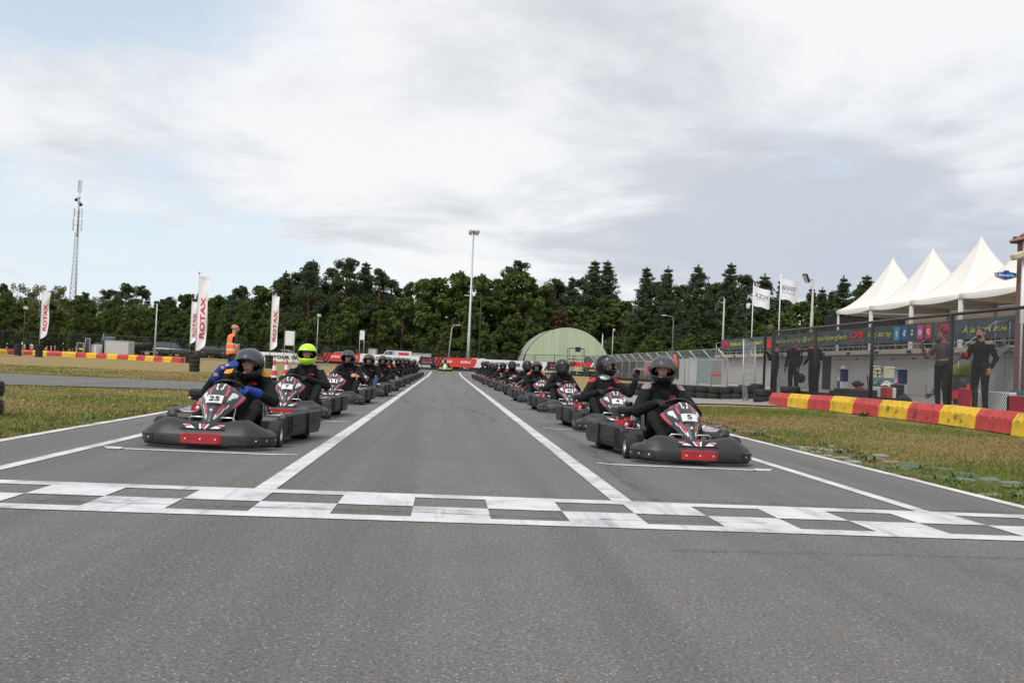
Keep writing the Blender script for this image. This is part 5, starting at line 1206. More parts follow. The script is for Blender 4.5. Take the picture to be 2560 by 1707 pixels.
# stair up to the terrace
sr = thing('steel_stair', 'steel stair climbing beside the brick building to the terrace', 'stairs', (19.6, BYf+1.6, zf(19.6, BYf))); ns = 11; rise = (DK-zf(19.6, BYf))/ns; run = .26
for k in range(ns): mb = MB(); mb.box((run*k+.13, 0, rise*(k+1)-.02), (.27, .95, .035)); mb.build('tread', darkmetal, sr)
for s in (-.5, .5):
    mb = MB(); a_, b_ = Vector((-.05, s, .02)), Vector((run*ns, s, rise*ns)); d_ = Vector((0, 0, .11)); mb.add([a_-d_+Vector((0, -.012, 0)), b_-d_+Vector((0, -.012, 0)), b_+d_+Vector((0, -.012, 0)), a_+d_+Vector((0, -.012, 0)), a_-d_+Vector((0, .012, 0)), b_-d_+Vector((0, .012, 0)), b_+d_+Vector((0, .012, 0)), a_+d_+Vector((0, .012, 0))], [(0, 1, 2, 3), (7, 6, 5, 4), (0, 4, 5, 1), (3, 2, 6, 7), (0, 3, 7, 4), (1, 5, 6, 2)]); mb.build('stringer', galv, sr)
    mb = MB(); mb.tube([(0, s, .05), (0, s, 1.0), (run*ns, s, rise*ns+1.0), (run*ns+.8, s, rise*ns+1.0), (run*ns+.8, s, rise*ns)], .02, 6); mb.build('handrail', darkmetal if s < 0 else galv, sr)
    for k in (3, 7, 11): mb = MB(); mb.tube([(run*k, s, rise*k), (run*k, s, rise*k+1.0)], .016, 6); mb.build('baluster', galv, sr)
mb = MB(); mb.box((run*ns+.45, 0, rise*ns-.03), (.95, 1.0, .06)); mb.build('landing', white_m, sr)
# ------------------------------------------------------------------ masts, lamps, flags
def lamp_flood(px, ptop, Y, label, tall, heads=3):
    p = onY(px, ptop, Y); g = zf(p.x, Y); t = thing('floodlight_mast', label, 'floodlight', (p.x, Y, g)); H = p.z-g
    mb = MB(); mb.tube([(0, 0, 0), (0, 0, H*.28), (0, 0, H*.285), (0, 0, H)], [.17, .16, .125, .075], 10); mb.build('mast', mat('mast_grey', (.46, .48, .50), .45, .4), t)
    mb = MB(); mb.box((0, 0, H), (.85, .06, .06)); mb.build('cross_arm', galv, t)
    for k in range(int(H/.45)-4): mb = MB(); mb.tube([(-.16, 0, 2+k*.45), (.16, 0, 2+k*.45)], .008, 5); mb.build('climbing_step', galv, t)
    for i in range(heads): x = (-.34, .05, .40)[i]; mb = MB(); mb.box((x, 0, H+.30), (.34, .30, .46), rot=((-.3, .5, .2)[i], (.2, -.1, .45)[i], (.4, -.3, .9)[i]), bev=.06); mb.build('lamp_head', mat('lamp_grey', (.28, .27, .25), .5), t)
lamp_flood(1184, 588, 101, 'tall grey floodlight mast behind the red banner at the end of the straight', True)
def street_lamp(px, ptop, Y, label, arm, m, r=.05, lean=0., tube=True):
    p = onY(px, ptop, Y); g = zf(p.x, Y); t = thing('street_lamp', label, 'lamp post', (p.x, Y, g)); H = p.z-g
    mb = MB(); mb.tube([(0-lean, 0, 0), (0, 0, H-.35), (math.copysign(.12, arm)*1, 0, H-.08), (arm*.5, 0, H+.02), (arm, 0, H+.04)], [r*1.3, r, r*.8, r*.7, r*.7], 8); mb.build('pole', m, t)
    mb = MB(); mb.box((arm+math.copysign(.22, arm), 0, H+.05), (.55, .18, .10), bev=.04); mb.build('lamp_head', mat('lamp_cream', (.50, .48, .42), .5), t)
green_p = mat('pole_green', (.035, .09, .06), .5); cream_p = mat('pole_concrete', (.46, .44, .40), .7)
street_lamp(1203.5, 742, 104, 'green curved street lamp beside the floodlight mast', -1.35, green_p, .06)
street_lamp(1130, 813, 103, 'slightly leaning pale lamp post behind the red banner', .45, cream_p, .055, .30)
street_lamp(1684, 791, 95, 'grey-green curved street lamp behind the bent fence', -.75, mat('pole_grey', (.20, .24, .24), .5, .3), .055)
def box_lamp(px, ptop, Y, label, m=galv, hw=.42):
    p = onY(px, ptop, Y); g = zf(p.x, Y); t = thing('box_lamp', label, 'lamp post', (p.x, Y, g)); H = p.z-g
    mb = MB(); mb.tube([(0, 0, 0), (0, 0, H-.1)], [.05, .035], 8); mb.build('pole', m, t); mb = MB(); mb.box((.08, 0, H), (hw, .3, .30), rot=(0, .25, 0), bev=.05); mb.build('lamp_head', mat('lamp_cream', (.50, .48, .42), .5), t)
box_lamp(796, 789, 103, 'thin lamp post with a cream box head behind kart 7'); box_lamp(63, 770, 112, 'lamp post with a cream box head at the far left edge of the wood', green_p, .5); box_lamp(1533, 825, 100, 'thin grey post with a small cross head beside the green hangar', galv, .2)
def plain_post(px, ptop, Y, label, r, m, X=None):
    p = onX(px, ptop, X) if X else onY(px, ptop, Y); g = DK if X and X > 23 else zf(p.x, p.y); t = thing('plain_post', label, 'post', (p.x, p.y, g)); mb = MB(); mb.tube([(0, 0, -.02), (0, 0, (p.z-g)*.5), (0, 0, p.z-g)], [r*1.25, r, r*.7], 8); mb.build('pole', m, t); mb = MB(); mb.ball((0, 0, p.z-g), r*.9, 8); mb.build('cap', m, t)
plain_post(393, 760, 99, 'bare pale pole standing between the rubber boat and the dark car', .075, mat('pole_white', (.52, .53, .53), .6)); plain_post(1811, 748, 0, 'bare concrete post behind the far end of the terrace', .085, cream_p, 24.0); plain_post(1507, 836, 108, 'short grey flue pipe behind the green hangar roof', .10, galv)
def big_flag(px, ptop, Xp, label, tl, pfw, pfh, seed, red=False):
    p = onX(px, ptop, Xp); g = DK if Xp > 23 else zf(p.x, p.y); t = thing('flag_pole', label, 'flag', (p.x, p.y, g), 0, 'white printed flags on poles'); H = p.z-g; mb = MB(); mb.tube([(0, 0, -.02), (0, 0, H+.25)], [.05, .03], 8); mb.build('pole', white_m, t)
    sc = p.y/FPX; w, h = pfw*sc, pfh*sc
    def pt(u, v): return (.03+u*w*(1-.03*math.sin(3*v+seed)), .16*math.sin(u*5+seed+v*1.2)*u, H-v*h*(1-.05*u)-u*h*(.22+.05*math.sin(u*3+seed))-.03*h*math.sin(u*9+seed)*v)
    fm = MB(); fm.grid([[pt(j/18, i/12) for j in range(19)] for i in range(13)], 0, True); fm.build('flag_cloth', cloth_w, t)
    for txt, mm, u0, u1, v0, v1 in tl:
        me = text_mesh(txt, mm, 1, 1, bold=.0, shear=.15).copy(); k = len(me.vertices); a = np.empty(k*3); me.vertices.foreach_get('co', a); a = a.reshape(k, 3); out = []
        for x, y, z in a: q = pt(lerp(u0, u1, x+.5), lerp(v1, v0, z+.5)); out.append((q[0], q[1]-.02, q[2]))
        me.vertices.foreach_set('co', np.array(out).ravel()); me.update(); inst('lettering', me, t)
big_flag(1884, 714, 24.2, 'white flag with violet lettering on a white pole', [('KZ2K', print_v, .12, .92, .32, .52), ('RACING TEAM', print_v, .22, .72, .58, .64)], 43, 50, .3)
big_flag(1952, 694, 24.2, 'white flag with grey lettering and a red mark on a white pole', [('B', print_v, .08, .2, .32, .54), ('EFFIT', print_v, .30, .84, .32, .54), ('i', print_r, .20, .28, .26, .54), ('RACING PROJECT', print_v, .08, .80, .62, .69)], 48, 54, 1.7)
p = onX(2033, 700, 23.6); t = thing('floodlight_post', 'tapered post with a black square floodlight on the terrace', 'floodlight', (p.x, p.y, DK)); H = p.z-DK
mb = MB(); mb.tube([(0, 0, -.02), (0, 0, H*.55), (0, 0, H*.56), (0, 0, H)], [.12, .10, .07, .06], 10); mb.build('pole', cream_p, t); mb = MB(); mb.tube([(0, 0, H), (-.35, -.1, H+.02)], .04, 8); mb.build('arm', galv, t)
mb = MB(); mb.box((-.52, -.15, H+.08), (.16, .42, .62), rot=(.1, -.55, .25), bev=.03); mb.build('lamp_housing', blackpaint, t); mb = MB(); mb.box((-.605, -.18, H+.03), (.02, .34, .50), rot=(.1, -.55, .25)); mb.build('lens', mat('lens_pale', (.55, .52, .44), .15), t)
# lattice radio tower
def tower():
    Y = 215; p = onY(203, 452, Y); q = onY(184, 773, Y); H = p.z; t = thing('radio_tower', 'tall slim lattice radio mast with antenna panels above the wood', 'tower', (p.x-.2, Y, 0)); zt = onY(195, 580, Y).z; b0, b1 = 1.05, .42
    legs = [(math.cos(a), math.sin(a)) for a in (R(90), R(210), R(330))]
    def hw(z): return lerp(b0, b1, min(1, z/zt))
    for x, y in legs: mb = MB(); mb.tube([(x*hw(0), y*hw(0), 0), (x*hw(zt), y*hw(zt), zt)], [.13, .09], 6); mb.build('leg', galv, t)
    mb = MB(); z = 0; k = 0
    while z < zt-.8:
        h = max(.9, hw(z)*1.4); 
        for i in range(3):
            a, b = legs[i], legs[(i+1) % 3]; mb.tube([(a[0]*hw(z), a[1]*hw(z), z), (b[0]*hw(z+h), b[1]*hw(z+h), z+h)], .045, 4); mb.tube([(a[0]*hw(z), a[1]*hw(z), z), (b[0]*hw(z), b[1]*hw(z), z)], .04, 4)
        z += h
    mb.build('lattice_bracing', galv, t)
    mb = MB(); mb.tube([(0, 0, zt-1), (0, 0, H)], .16, 8); mb.build('spine', galv, t)
    pw_ = mat('antenna_white', (.60, .62, .63), .5)
    for zc, hh, rr, n in ((onY(203, 466, Y).z, 2.6, .28, 3), (onY(198, 533, Y).z, 2.0, .85, 3), (onY(196, 563, Y).z, 2.6, .95, 3)):
        for i in range(n): a = R(100+i*120); mb = MB(); mb.box((rr*math.cos(a), rr*math.sin(a), zc), (.34, .22, hh), rot=(0, 0, a), bev=.05); mb.build('antenna_panel', pw_, t); mb = MB(); mb.tube([(0, 0, zc), (rr*math.cos(a), rr*math.sin(a), zc)], .05, 5); mb.build('bracket', galv, t)
    for i in range(4): mb = MB(); a = i*1.7; zc = onY(201, 503, Y).z+(.5*i-.8); mb.lathe([(0, -.1), (.36, 0), (.38, .1), (0, .14)], 12, 0, 'Y', (.5*math.cos(a), .5*math.sin(a)-.3, zc)); mb.build('dish', pw_ if i % 2 else darkmetal, t)
tower()
# ------------------------------------------------------------------ green hangar
hg = onY(1418, 900, 108); ap = onY(1422, 819, 108).z; g_ = zf(hg.x, 108); rx = (onY(1530, 890, 108).x-onY(1305, 895, 108).x)/2; cx = (onY(1530, 890, 108).x+onY(1305, 895, 108).x)/2
hn = thing('arched_hangar', 'pale green arched metal hangar behind the fence', 'hangar', (cx, 108, g_)); hgreen = mat('hangar_green', (.38, .46, .30), .6, vscale=.8, col2=(.46, .54, .40), thr=(.35, .7), detail=7, stretch=(1, 1, .25))
Hh = ap-g_; nseg = 22
for k in range(nseg):
    xa, xb = -rx+2*rx*k/nseg, -rx+2*rx*(k+1)/nseg; za, zb_ = Hh*math.sqrt(max(0, 1-(xa/rx)**2)), Hh*math.sqrt(max(0, 1-(xb/rx)**2)); mb = MB(); e = .003
    mb.prism([(xa+e, 0), (xb-e, 0), (xb-e, max(.01, zb_)), (xa+e, max(.01, za))], -.03, .04, 0); mb.build('sheet_panel', hgreen, hn)
mb = MB(); mb.grid([[(rx*1.012*math.cos(a), y, Hh*1.012*math.sin(a)) for a in [math.pi*i/28 for i in range(29)]] for y in (-.05, 14)], 0, True); mb.build('roof', mat('hangar_roof', (.34, .40, .33), .6, var=.1), hn)
for x, z in ((-.9, 3.9), (0, 2.6), (.9, 2.0)): mb = MB(); mb.box((x, -.05, z), (.08, .03, .08)); mb.build('bolt_plate', darkmetal, hn)
# small black steel platform in front of it
a = onY(1424, 870, 92); b = onY(1462, 875, 92); t = thing('steel_platform', 'small black tube platform with a ladder before the green hangar', 'platform', (a.x, 92, zf(a.x, 92))); w = b.x-a.x; hz = a.z-zf(a.x, 92)
for x in (0, w):
    for y in (0, 1.2): mb = MB(); mb.tube([(x, y, 0), (x, y, hz)], .028, 6); mb.build('post', blackpaint, t)
for y in (0, 1.2): mb = MB(); mb.tube([(0, y, hz), (w, y, hz)], .026, 6); mb.build('rail', blackpaint, t)
mb = MB(); mb.box((w/2, .6, hz-1.05), (w, 1.2, .06)); mb.build('deck', darkmetal, t); mb = MB(); mb.box((w*.55, -.04, hz-.1), (.52, .03, .46)); mb.build('black_board', blackpaint, t); mb = MB(); mb.tube([(w*.5, -.1, hz-.4), (w*1.0, -.7, .05)], .022, 6); mb.tube([(w*.5+.3, -.1, hz-.4), (w+.3, -.7, .05)], .022, 6); mb.build('ladder', galv, t)
# ------------------------------------------------------------------ people standing
def standing(label, loc, yaw, mats, arms, H=1.80, sleeve=True, vox=.012, hyaw=0., shoulder=False, hair=None, extra=None, beard=False, stance=.11, lean=0.):
    """local facing -y; mats: 0 top 1 trousers 2 skin 3 hair 4 shoe 5 shoulder patch; arms: per side (elbow, wrist, hand dir, palm normal, curl)"""
    k = H/1.80; P = []; hc = Vector((0, -.02-lean, 1.665)); hp, T0 = head_prims(hc, hyaw, 2); P += hp
    P += [((0, .0-lean*.9, 1.50), .056, (0, -.008-lean, 1.60), .055, 2), ((-.085, .01, .98), (.095, .11, .11), (.085, .01, .98), (.095, .11, .11), 1), ((0, .01, 1.03), (.155, .115, .09), (0, .005-lean*.4, 1.22), (.155, .108, .1), 0), ((0, .005-lean*.4, 1.22), (.16, .11, .1), (0, .005-lean*.8, 1.38), (.178, .108, .09), 0), ((-.15, .01-lean*.9, 1.44), .066, (.15, .01-lean*.9, 1.44), .066, 0)]
    for sg in (-1, 1):
        P += [((sg*.09, .01, .96), .098, (sg*stance, -.01, .52), .066, 1), ((sg*stance, -.01, .52), .066, (sg*stance, .02, .10), .050, 1), ((sg*stance, .03, .05), .045, (sg*(stance+.015), -.13, .035), .036, 4)]
        el, wr, hd, hn, cu = arms[0 if sg < 0 else 1]; s0 = Vector((sg*.185, .01-lean*.9, 1.43)); el, wr = Vector(el), Vector(wr)
        if sleeve: P += [(tuple(s0), .064, tuple(el), .052, 0), (tuple(el), .050, tuple(el.lerp(wr, .88)), .040, 0), (tuple(el.lerp(wr, .85)), .030, tuple(wr), .027, 2)]
        else: m_ = s0.lerp(el, .62); P += [(tuple(s0), .066, tuple(m_), .060, 0), (tuple(m_), .048, tuple(el), .044, 2), (tuple(el), .043, tuple(wr), .028, 2)]
        P += hand(wr, hd, hn, 2, side=-sg, curl=cu)
    pa = []
    hm = 3
    if hair:
        c = T0((0, .028, .052)); pa.append((c, (.088, .098, .072) if hair == 'short' else (.088, .092, .062), 3)); pa.append((T0((0, .07, .0)), (.082, .06, .07), 3))
    if beard: pa.append((T0((0, -.07, -.075)), (.062, .055, .032), 3))
    if shoulder:
        for sg in (-1, 1): pa.append(((sg*.17, 0, 1.475), (.085, .09, .055), 5))
    me = human_mesh('person', P, pa+(extra or []), mats, vox); o = bpy.data.objects.new('person', me); C.objects.link(o); o.location = loc; o.rotation_euler = (0, 0, yaw); o.scale = (k*1.10, k*1.10, k); tag(o, label, 'person'); face(o, T0, hyaw); return o
trous = mat('trousers_charcoal', (.03, .031, .034), .85, var=.3, vscale=12, bump=.3, bscale=30); shoe = mat('shoe', (.02, .02, .02), .6); tee = mat('tee_black', (.012, .012, .013), .8, var=.2, bump=.3, bscale=25); grey_tee = mat('shirt_grey', (.085, .068, .070), .8, var=.2, vscale=14, bump=.4, bscale=22)
down = lambda sg: ((sg*.27, .04, 1.15), (sg*.26, -.05, .88), (0, -.15, -1), (-sg, 0, 0), .5)
# marshal by the side road
p = onY(582, 900, 27.0); MZ = zf(p.x, 27)
m1 = standing('bald marshal in an orange high-visibility vest, standing with his back turned', (p.x, 27.0, MZ+.02), R(128), [tee, trous, skin, hair_g, shoe, tee], [down(-1), down(1)], 1.74, sleeve=False, hyaw=-.35)
def vest(o, m, mr):
    mb = MB(); rows = []; prof = [(.935, .185, .150), (.99, .190, .152), (1.10, .182, .142), (1.25, .184, .138), (1.36, .196, .134), (1.43, .190, .120), (1.485, .150, .095), (1.50, .110, .08)]
    for z, a, b in prof:
        r = []
        for j in range(32):
            t = 2*math.pi*j/32; r.append((a*math.copysign(abs(math.cos(t))**.8, math.cos(t)), .012+b*math.copysign(abs(math.sin(t))**.8, math.sin(t)), z+.02*math.sin(3*t)*(z < 1)))
        rows.append(r)
    mb.grid(rows, 0, True, closeu=True, mfun=lambda i, j: 0)
    # arm holes
    keep = [(f, m_, s_) for f, m_, s_ in zip(mb.f, mb.m, mb.sm) if not (abs(sum(mb.v[i][0] for i in f)/4) > .145 and 1.24 < sum(mb.v[i][2] for i in f)/4 < 1.455)]
    mb.f = [q[0] for q in keep]; mb.m = [q[1] for q in keep]; mb.sm = [q[2] for q in keep]; v = mb.build('vest', m, o)
    for z0 in (1.03, 1.20):
        mb = MB(); rr = []
        for z in (z0, z0+.05):
            f = [q for q in prof if q[0] <= z][-1]; g2 = [q for q in prof if q[0] > z][0]; t_ = (z-f[0])/(g2[0]-f[0]); a, b = lerp(f[1], g2[1], t_)+.004, lerp(f[2], g2[2], t_)+.004
            rr.append([(a*math.copysign(abs(math.cos(t))**.8, math.cos(t)), .012+b*math.copysign(abs(math.sin(t))**.8, math.sin(t)), z) for t in [2*math.pi*j/32 for j in range(32)]])
        mb.grid(rr, 0, True, closeu=True); mb.build('reflective_band', mr, v)
vest(m1, mat('vest_orange', (.95, .20, .02), .6, var=.06), mat('reflective', (.55, .52, .52), .4))
# group in black and red suits at the fence end
mats_k = [suit_k, suit_k, skin, hair_d, shoe, suit_o]
def stand_at(px, X, **k):
    p = onX(px, 900, X); k['loc'] = (p.x, p.y, zf(p.x, p.y)+.015); return k
q = stand_at(1938, 11.0)
s1 = standing('man in a black suit holding a phone to his face behind the gate post', q['loc'], R(-118), mats_k, [((-.26, -.10, 1.18), (-.10, -.24, 1.42), (.2, -.2, 1), (.3, .9, 0), .7), ((.26, -.12, 1.18), (.06, -.26, 1.44), (-.2, -.2, 1), (-.3, .9, 0), .7)], 1.76, hair='short', shoulder=True)
mb = MB(); mb.box((0, -.27, 1.55), (.075, .012, .15), bev=.004); mb.build('phone', blackpaint, s1)
s2 = standing('smiling man in a black and red suit holding a black helmet at his side', stand_at(1985, 11.1)['loc'], R(-62), [suit_k, suit_k, skin_d, hair_g, shoe, suit_r], [down(-1), ((.26, .02, 1.15), (.25, -.10, .88), (0, -.1, -1), (-1, 0, 0), .9)], 1.84, hair='short', shoulder=True, hyaw=-.15, vox=.011)
s3 = standing('grey-haired man in a black and red suit seen from behind with a bent arm', stand_at(2036, 11.05)['loc'], R(-152), [suit_k, suit_k, skin_d, hair_g, shoe, suit_o], [((-.30, -.02, 1.16), (-.26, -.26, 1.22), (.1, -1, .2), (0, 0, -1), .8), ((.28, .06, 1.15), (.24, -.14, 1.0), (-.4, -.8, -.3), (-1, 0, 0), .8)], 1.83, hair='short', shoulder=True, vox=.011)
hl = thing('held_helmet', 'black helmet hanging from a man\'s hand by the fence', 'helmet', onX(2003, 940, 11.0)+Vector((0, 0, -.06)), R(-30)); inst('shell', HM['black'], hl); inst('visor', HM['visor_down'], hl)
s4 = standing('man in a grey t-shirt raising a hand and holding a phone behind the fence', stand_at(2356, 11.5)['loc'], R(-75), [grey_tee, tee, skin_d, hair_d, shoe, suit_k], [((-.27, -.16, 1.15), (-.20, -.36, 1.40), (.05, -.1, 1), (.4, .8, 0), .8), ((.27, .0, 1.13), (.18, -.24, 1.08), (-.3, -1, .0), (0, 0, 1), .5)], 1.84, sleeve=False, hair='short', hyaw=-.05, vox=.010)
ph = thing('mobile_phone', 'dark mobile phone lying in the hand of the man in grey', 'phone', s4.location+Vector((-.36, -.12, 1.14))); mb = MB(); mb.box((0, 0, 0), (.15, .075, .01), bev=.003); mb.build('case', blackpaint, ph)
s5 = standing('bearded man in a black polo holding a red can behind the fence', stand_at(2452, 11.5)['loc'], R(-65), [suit_k, tee, skin, hair_d, shoe, suit_g], [((-.28, -.02, 1.15), (-.24, -.24, 1.19), (.25, -1, .25), (1, 0, 0), 1.0), ((.29, .05, 1.14), (.27, -.10, .92), (0, -.4, -1), (-1, 0, 0), .6)], 1.84, hair='short', shoulder=True, beard=True, vox=.010)
inst('sleeve_letter', text_mesh('L', white_m, .05, .08, bold=.03), s5, (-.262, -.02, 1.30), (0, 0, R(-90)))
cn = thing('drink_can', 'red drinks can held by the bearded man', 'can', s5.location+Vector((-.31, .045, 1.165))); mb = MB(); mb.lathe([(0, 0), (.026, 0), (.033, .012), (.033, .10), (.027, .115), (0, .115)], 14); mb.build('can_body', print_r, cn)
for o_, z_ in ((s2, 1.30), (s3, 1.30)): inst('sleeve_letter', text_mesh('M', white_m, .06, .06, bold=.03), o_, (.266 if o_ is s2 else -.266, -.02, z_), (0, 0, R(90 if o_ is s2 else -90)))
# ------------------------------------------------------------------ things in the paddock behind the fence
def table(px, X, label):
    p = onX(px, 940, X); t = thing('standing_table', label, 'table', (p.x, p.y, zf(p.x, p.y)+.02), R(-70), 'tall bar tables in the paddock'); zt = 1.10
    mb = MB(); mb.lathe([(0, zt-.025), (.40, zt-.025), (.42, zt-.012), (.40, zt), (0, zt)], 24); mb.build('table_top', galv, t)
    blu = mat('panel_blue', (.015, .025, .13), .5); sil = mat('panel_silver', (.55, .56, .58), .5)
    for i, (z0, z1, x0, x1) in enumerate(((.03, .53, -.17, 0), (.03, .53, 0, .17), (.53, 1.07, -.17, 0), (.53, 1.07, 0, .17))): mb = MB(); mb.box(((x0+x1)/2, 0, (z0+z1)/2), (x1-x0, .30, z1-z0)); mb.build('pedestal_panel', (blu, sil, sil, blu)[i], t)
    mb = MB(); mb.ball((-.03, -.155, .55), (.09, .008, .045), 10); mb.build('emblem', print_r, t); mb = MB(); mb.lathe([(0, 0), (.36, 0), (.36, .03), (0, .03)], 20); mb.build('foot_plate', galv, t)
    return t
table(2107, 17.5, 'tall bar table with blue and silver panels and glasses on top'); t2 = table(2252, 17.0, 'tall bar table with blue and silver panels beside the green cart')
p = onX(2107, 940, 17.5)
for dx in (-.08, .08): g = thing('drinking_glass', 'clear glass standing on the bar table', 'glass', (p.x+dx, p.y+dx, zf(p.x, p.y)+1.12), 0, 'glasses on the bar table'); mb = MB(); mb.lathe([(.03, 0), (.038, .13), (.035, .13), (.028, .01)], 12); mb.build('cup', mat('glass_grey', (.7, .72, .74), .1, alpha=.6), g)
def golf_cart():
    p = onX(2208, 960, 17.5); t = thing('golf_cart', 'small green open cart with cream seat backs and a big steering wheel', 'cart', (p.x, p.y, zf(p.x, p.y)+.02), R(-22)); gm = mat('cart_green', (.05, .16, .14), .45, var=.2, vscale=3); cr = mat('cart_cream', (.60, .56, .40), .6)
    mb = MB(); rows = []
    for y, w, z0, z1 in ((-.62, .40, .32, .50), (-.58, .46, .28, .62), (-.40, .50, .26, .72), (-.1, .52, .25, .76), (.0, .52, .25, .70), (.1, .52, .25, .42), (.7, .52, .25, .42), (.75, .54, .25, .66), (1.4, .54, .25, .66), (1.46, .50, .28, .60)): rows.append([(-w, y, z0), (-w*1.02, y, (z0+z1)/2), (-w*.94, y, z1-.04), (-w*.8, y, z1), (w*.8, y, z1), (w*.94, y, z1-.04), (w*1.02, y, (z0+z1)/2), (w, y, z0)])
    mb.grid(rows, 0, False); mb.add(rows[0], [tuple(range(8))]); mb.build('body', gm, t)
    for x in (-.27, .27): mb = MB(); mb.box((x, .95, .98), (.46, .10, .50), bev=.04); mb.build('seat_back', cr, t); mb = MB(); mb.box((x, .72, .70), (.46, .48, .12), bev=.04); mb.build('seat', cr, t)
    mb = MB(); c_ = Vector((-.22, .18, 1.02)); mb.tube([c_+Vector((math.cos(a)*.20, -math.sin(a)*.09, math.sin(a)*.16)) for a in [2*math.pi*k_/20 for k_ in range(20)]], .017, 6, closed=True); mb.tube([c_, c_+Vector((0, -.12, -.35))], .02, 6); mb.ball(c_, .05, 8); mb.tube([c_+Vector((-.18, 0, 0)), c_+Vector((.18, 0, 0))], .014, 6); mb.build('steering_wheel', blackpaint, t)
    for x in (-.30, .30): mb = MB(); mb.ball((x, -.60, .52), (.07, .03, .045), 10); mb.build('headlight', mat('lens_pale', (.55, .52, .44), .15), t)
    mb = MB(); mb.box((0, -.63, .47), (.16, .02, .05)); mb.build('badge', galv, t)
    mb = MB(); mb.tube([(-.55, .95, .5), (-.58, .7, .82), (-.58, .4, .80), (-.5, .2, .5)], .018, 6); mb.build('hand_rail', blackpaint, t); mb = MB(); mb.tube([(.55, .95, .5), (.58, .7, .82), (.58, .4, .80), (.5, .2, .5)], .018, 6); mb.build('hand_rail', blackpaint, t)
    wm = tyre_mesh(.22, .17, 'wheel')
    for x in (-.46, .46):
        for y in (-.30, 1.15): inst('wheel', wm, t, (x, y, .22), (0, R(90), 0))
golf_cart()
def box_block(px, py, X, dims, m, label, cat, name, rz=0):
    p = onX(px, py, X); o = MB(); o.box((0, 0, dims[2]/2), dims, 0, bev=.02); ob = o.build(name, m); ob.location = (p.x, p.y, zf(p.x, p.y)+.015); ob.rotation_euler.z = rz; return tag(ob, label, cat)
rb = mat('block_pink', (.62, .03, .08), .5, var=.1)
box_block(2205, 985, 12.6, (.14, 1.5, .42), white_m, 'white plastic wall block behind the fence by the green cart', 'barrier', 'wall_block')
box_block(2216, 985, 12.35, (.16, .45, .42), block_r, 'red end block against the white wall block by the green cart', 'barrier', 'wall_block')
box_block(2490, 1000, 12.1, (.16, 1.3, .46), white_m, 'white plastic wall block at the foot of the brick building side', 'barrier', 'wall_block'); box_block(2556, 1000, 12.1, (.16, .9, .40), rb, 'bright red wall block beside the white one near the frame edge', 'barrier', 'wall_block'); box_block(2418, 1000, 12.2, (.18, .55, .50), rb, 'bright red block between the man in grey and the bearded man', 'barrier', 'wall_block')
box_block(2238, 985, 13.2, (.32, .5, .52), blackpaint, 'black crate standing beside the parked white kart', 'crate', 'black_crate'); box_block(2548, 1000, 16, (.4, .4, .5), mat('teal_bin', (.03, .16, .19), .5), 'dark teal bin at the foot of the brick wall', 'bin', 'teal_bin')
p = onX(2275, 990, 13.6); kk = kart(KM, 'parked kart with a white fairing behind the fence', (p.x, p.y, zf(p.x, p.y)+.02), R(65))
for ch in kk.children:
    if ch.name.startswith('fairing'): ch.data = ch.data.copy(); [ch.data.materials.__setitem__(i, m_) for i, m_ in enumerate((sticker_w, sticker_r, sticker_w, ink))]
def planter():
    p = onX(2408, 960, 15.2); t = thing('plant_barrel', 'dark barrel planter with a bushy yellow-green plant by the stair', 'planter', (p.x, p.y, zf(p.x, p.y)+.02)); mb = MB(); mb.lathe([(0, 0), (.26, 0), (.29, .3), (.29, .6), (.26, .88), (.23, .88), (0, .84)], 20); mb.build('barrel', mat('barrel_dark', (.03, .03, .032), .5), t)
    mb = MB(); mb.lathe([(.295, .18), (.295, .42)], 20); mb.build('printed_band', print_r, t)
    mb = MB(); r = random.Random(9)
    for _ in range(420):
        a, e_ = r.uniform(0, 6.28), r.uniform(.2, 1.5); d_ = Vector((math.cos(a)*math.cos(e_), math.sin(a)*math.cos(e_), math.sin(e_))); l = r.uniform(.25, .55); b_ = Vector((r.uniform(-.12, .12), r.uniform(-.12, .12), .85)); s_ = d_.cross(Vector((0, 0, 1))).normalized()*.012; mb.add([b_-s_, b_+s_, b_+d_*l*.7+s_*.8-Vector((0, 0, .02)), b_+d_*l-Vector((0, 0, .08))], [(0, 1, 2, 3)])
    stuff(mb.build('foliage', mat('leaf_lime', (.24, .26, .03), .7, var=.3, vscale=12), t))
planter(); p = onX(2420, 985, 13.4); cone((p.x, p.y, zf(p.x, p.y)+.02), .6, 'small traffic cone with a dark checkered band behind the red block')
# dry stalks in front of the bearded man
mb = MB(); r = random.Random(2); b0 = onX(2462, 1000, 10.6)
for _ in range(6):
    x, y = b0.x+r.uniform(-.1, .1), b0.y+r.uniform(-.45, .45); h = r.uniform(.25, .6); mb.tube([(x, y, zf(x, y)), (x+r.uniform(-.05, .05), y+r.uniform(-.06, .06), zf(x, y)+h*.6), (x+r.uniform(-.12, .12), y+r.uniform(-.16, .16), zf(x, y)+h)], [.004, .003, .0015], 4)
o = stuff(mb.build('dry_stalks', mat('straw', (.36, .22, .11), .9, var=.3))); tag(o, 'dry brown stalks growing at the fence foot', 'weeds')
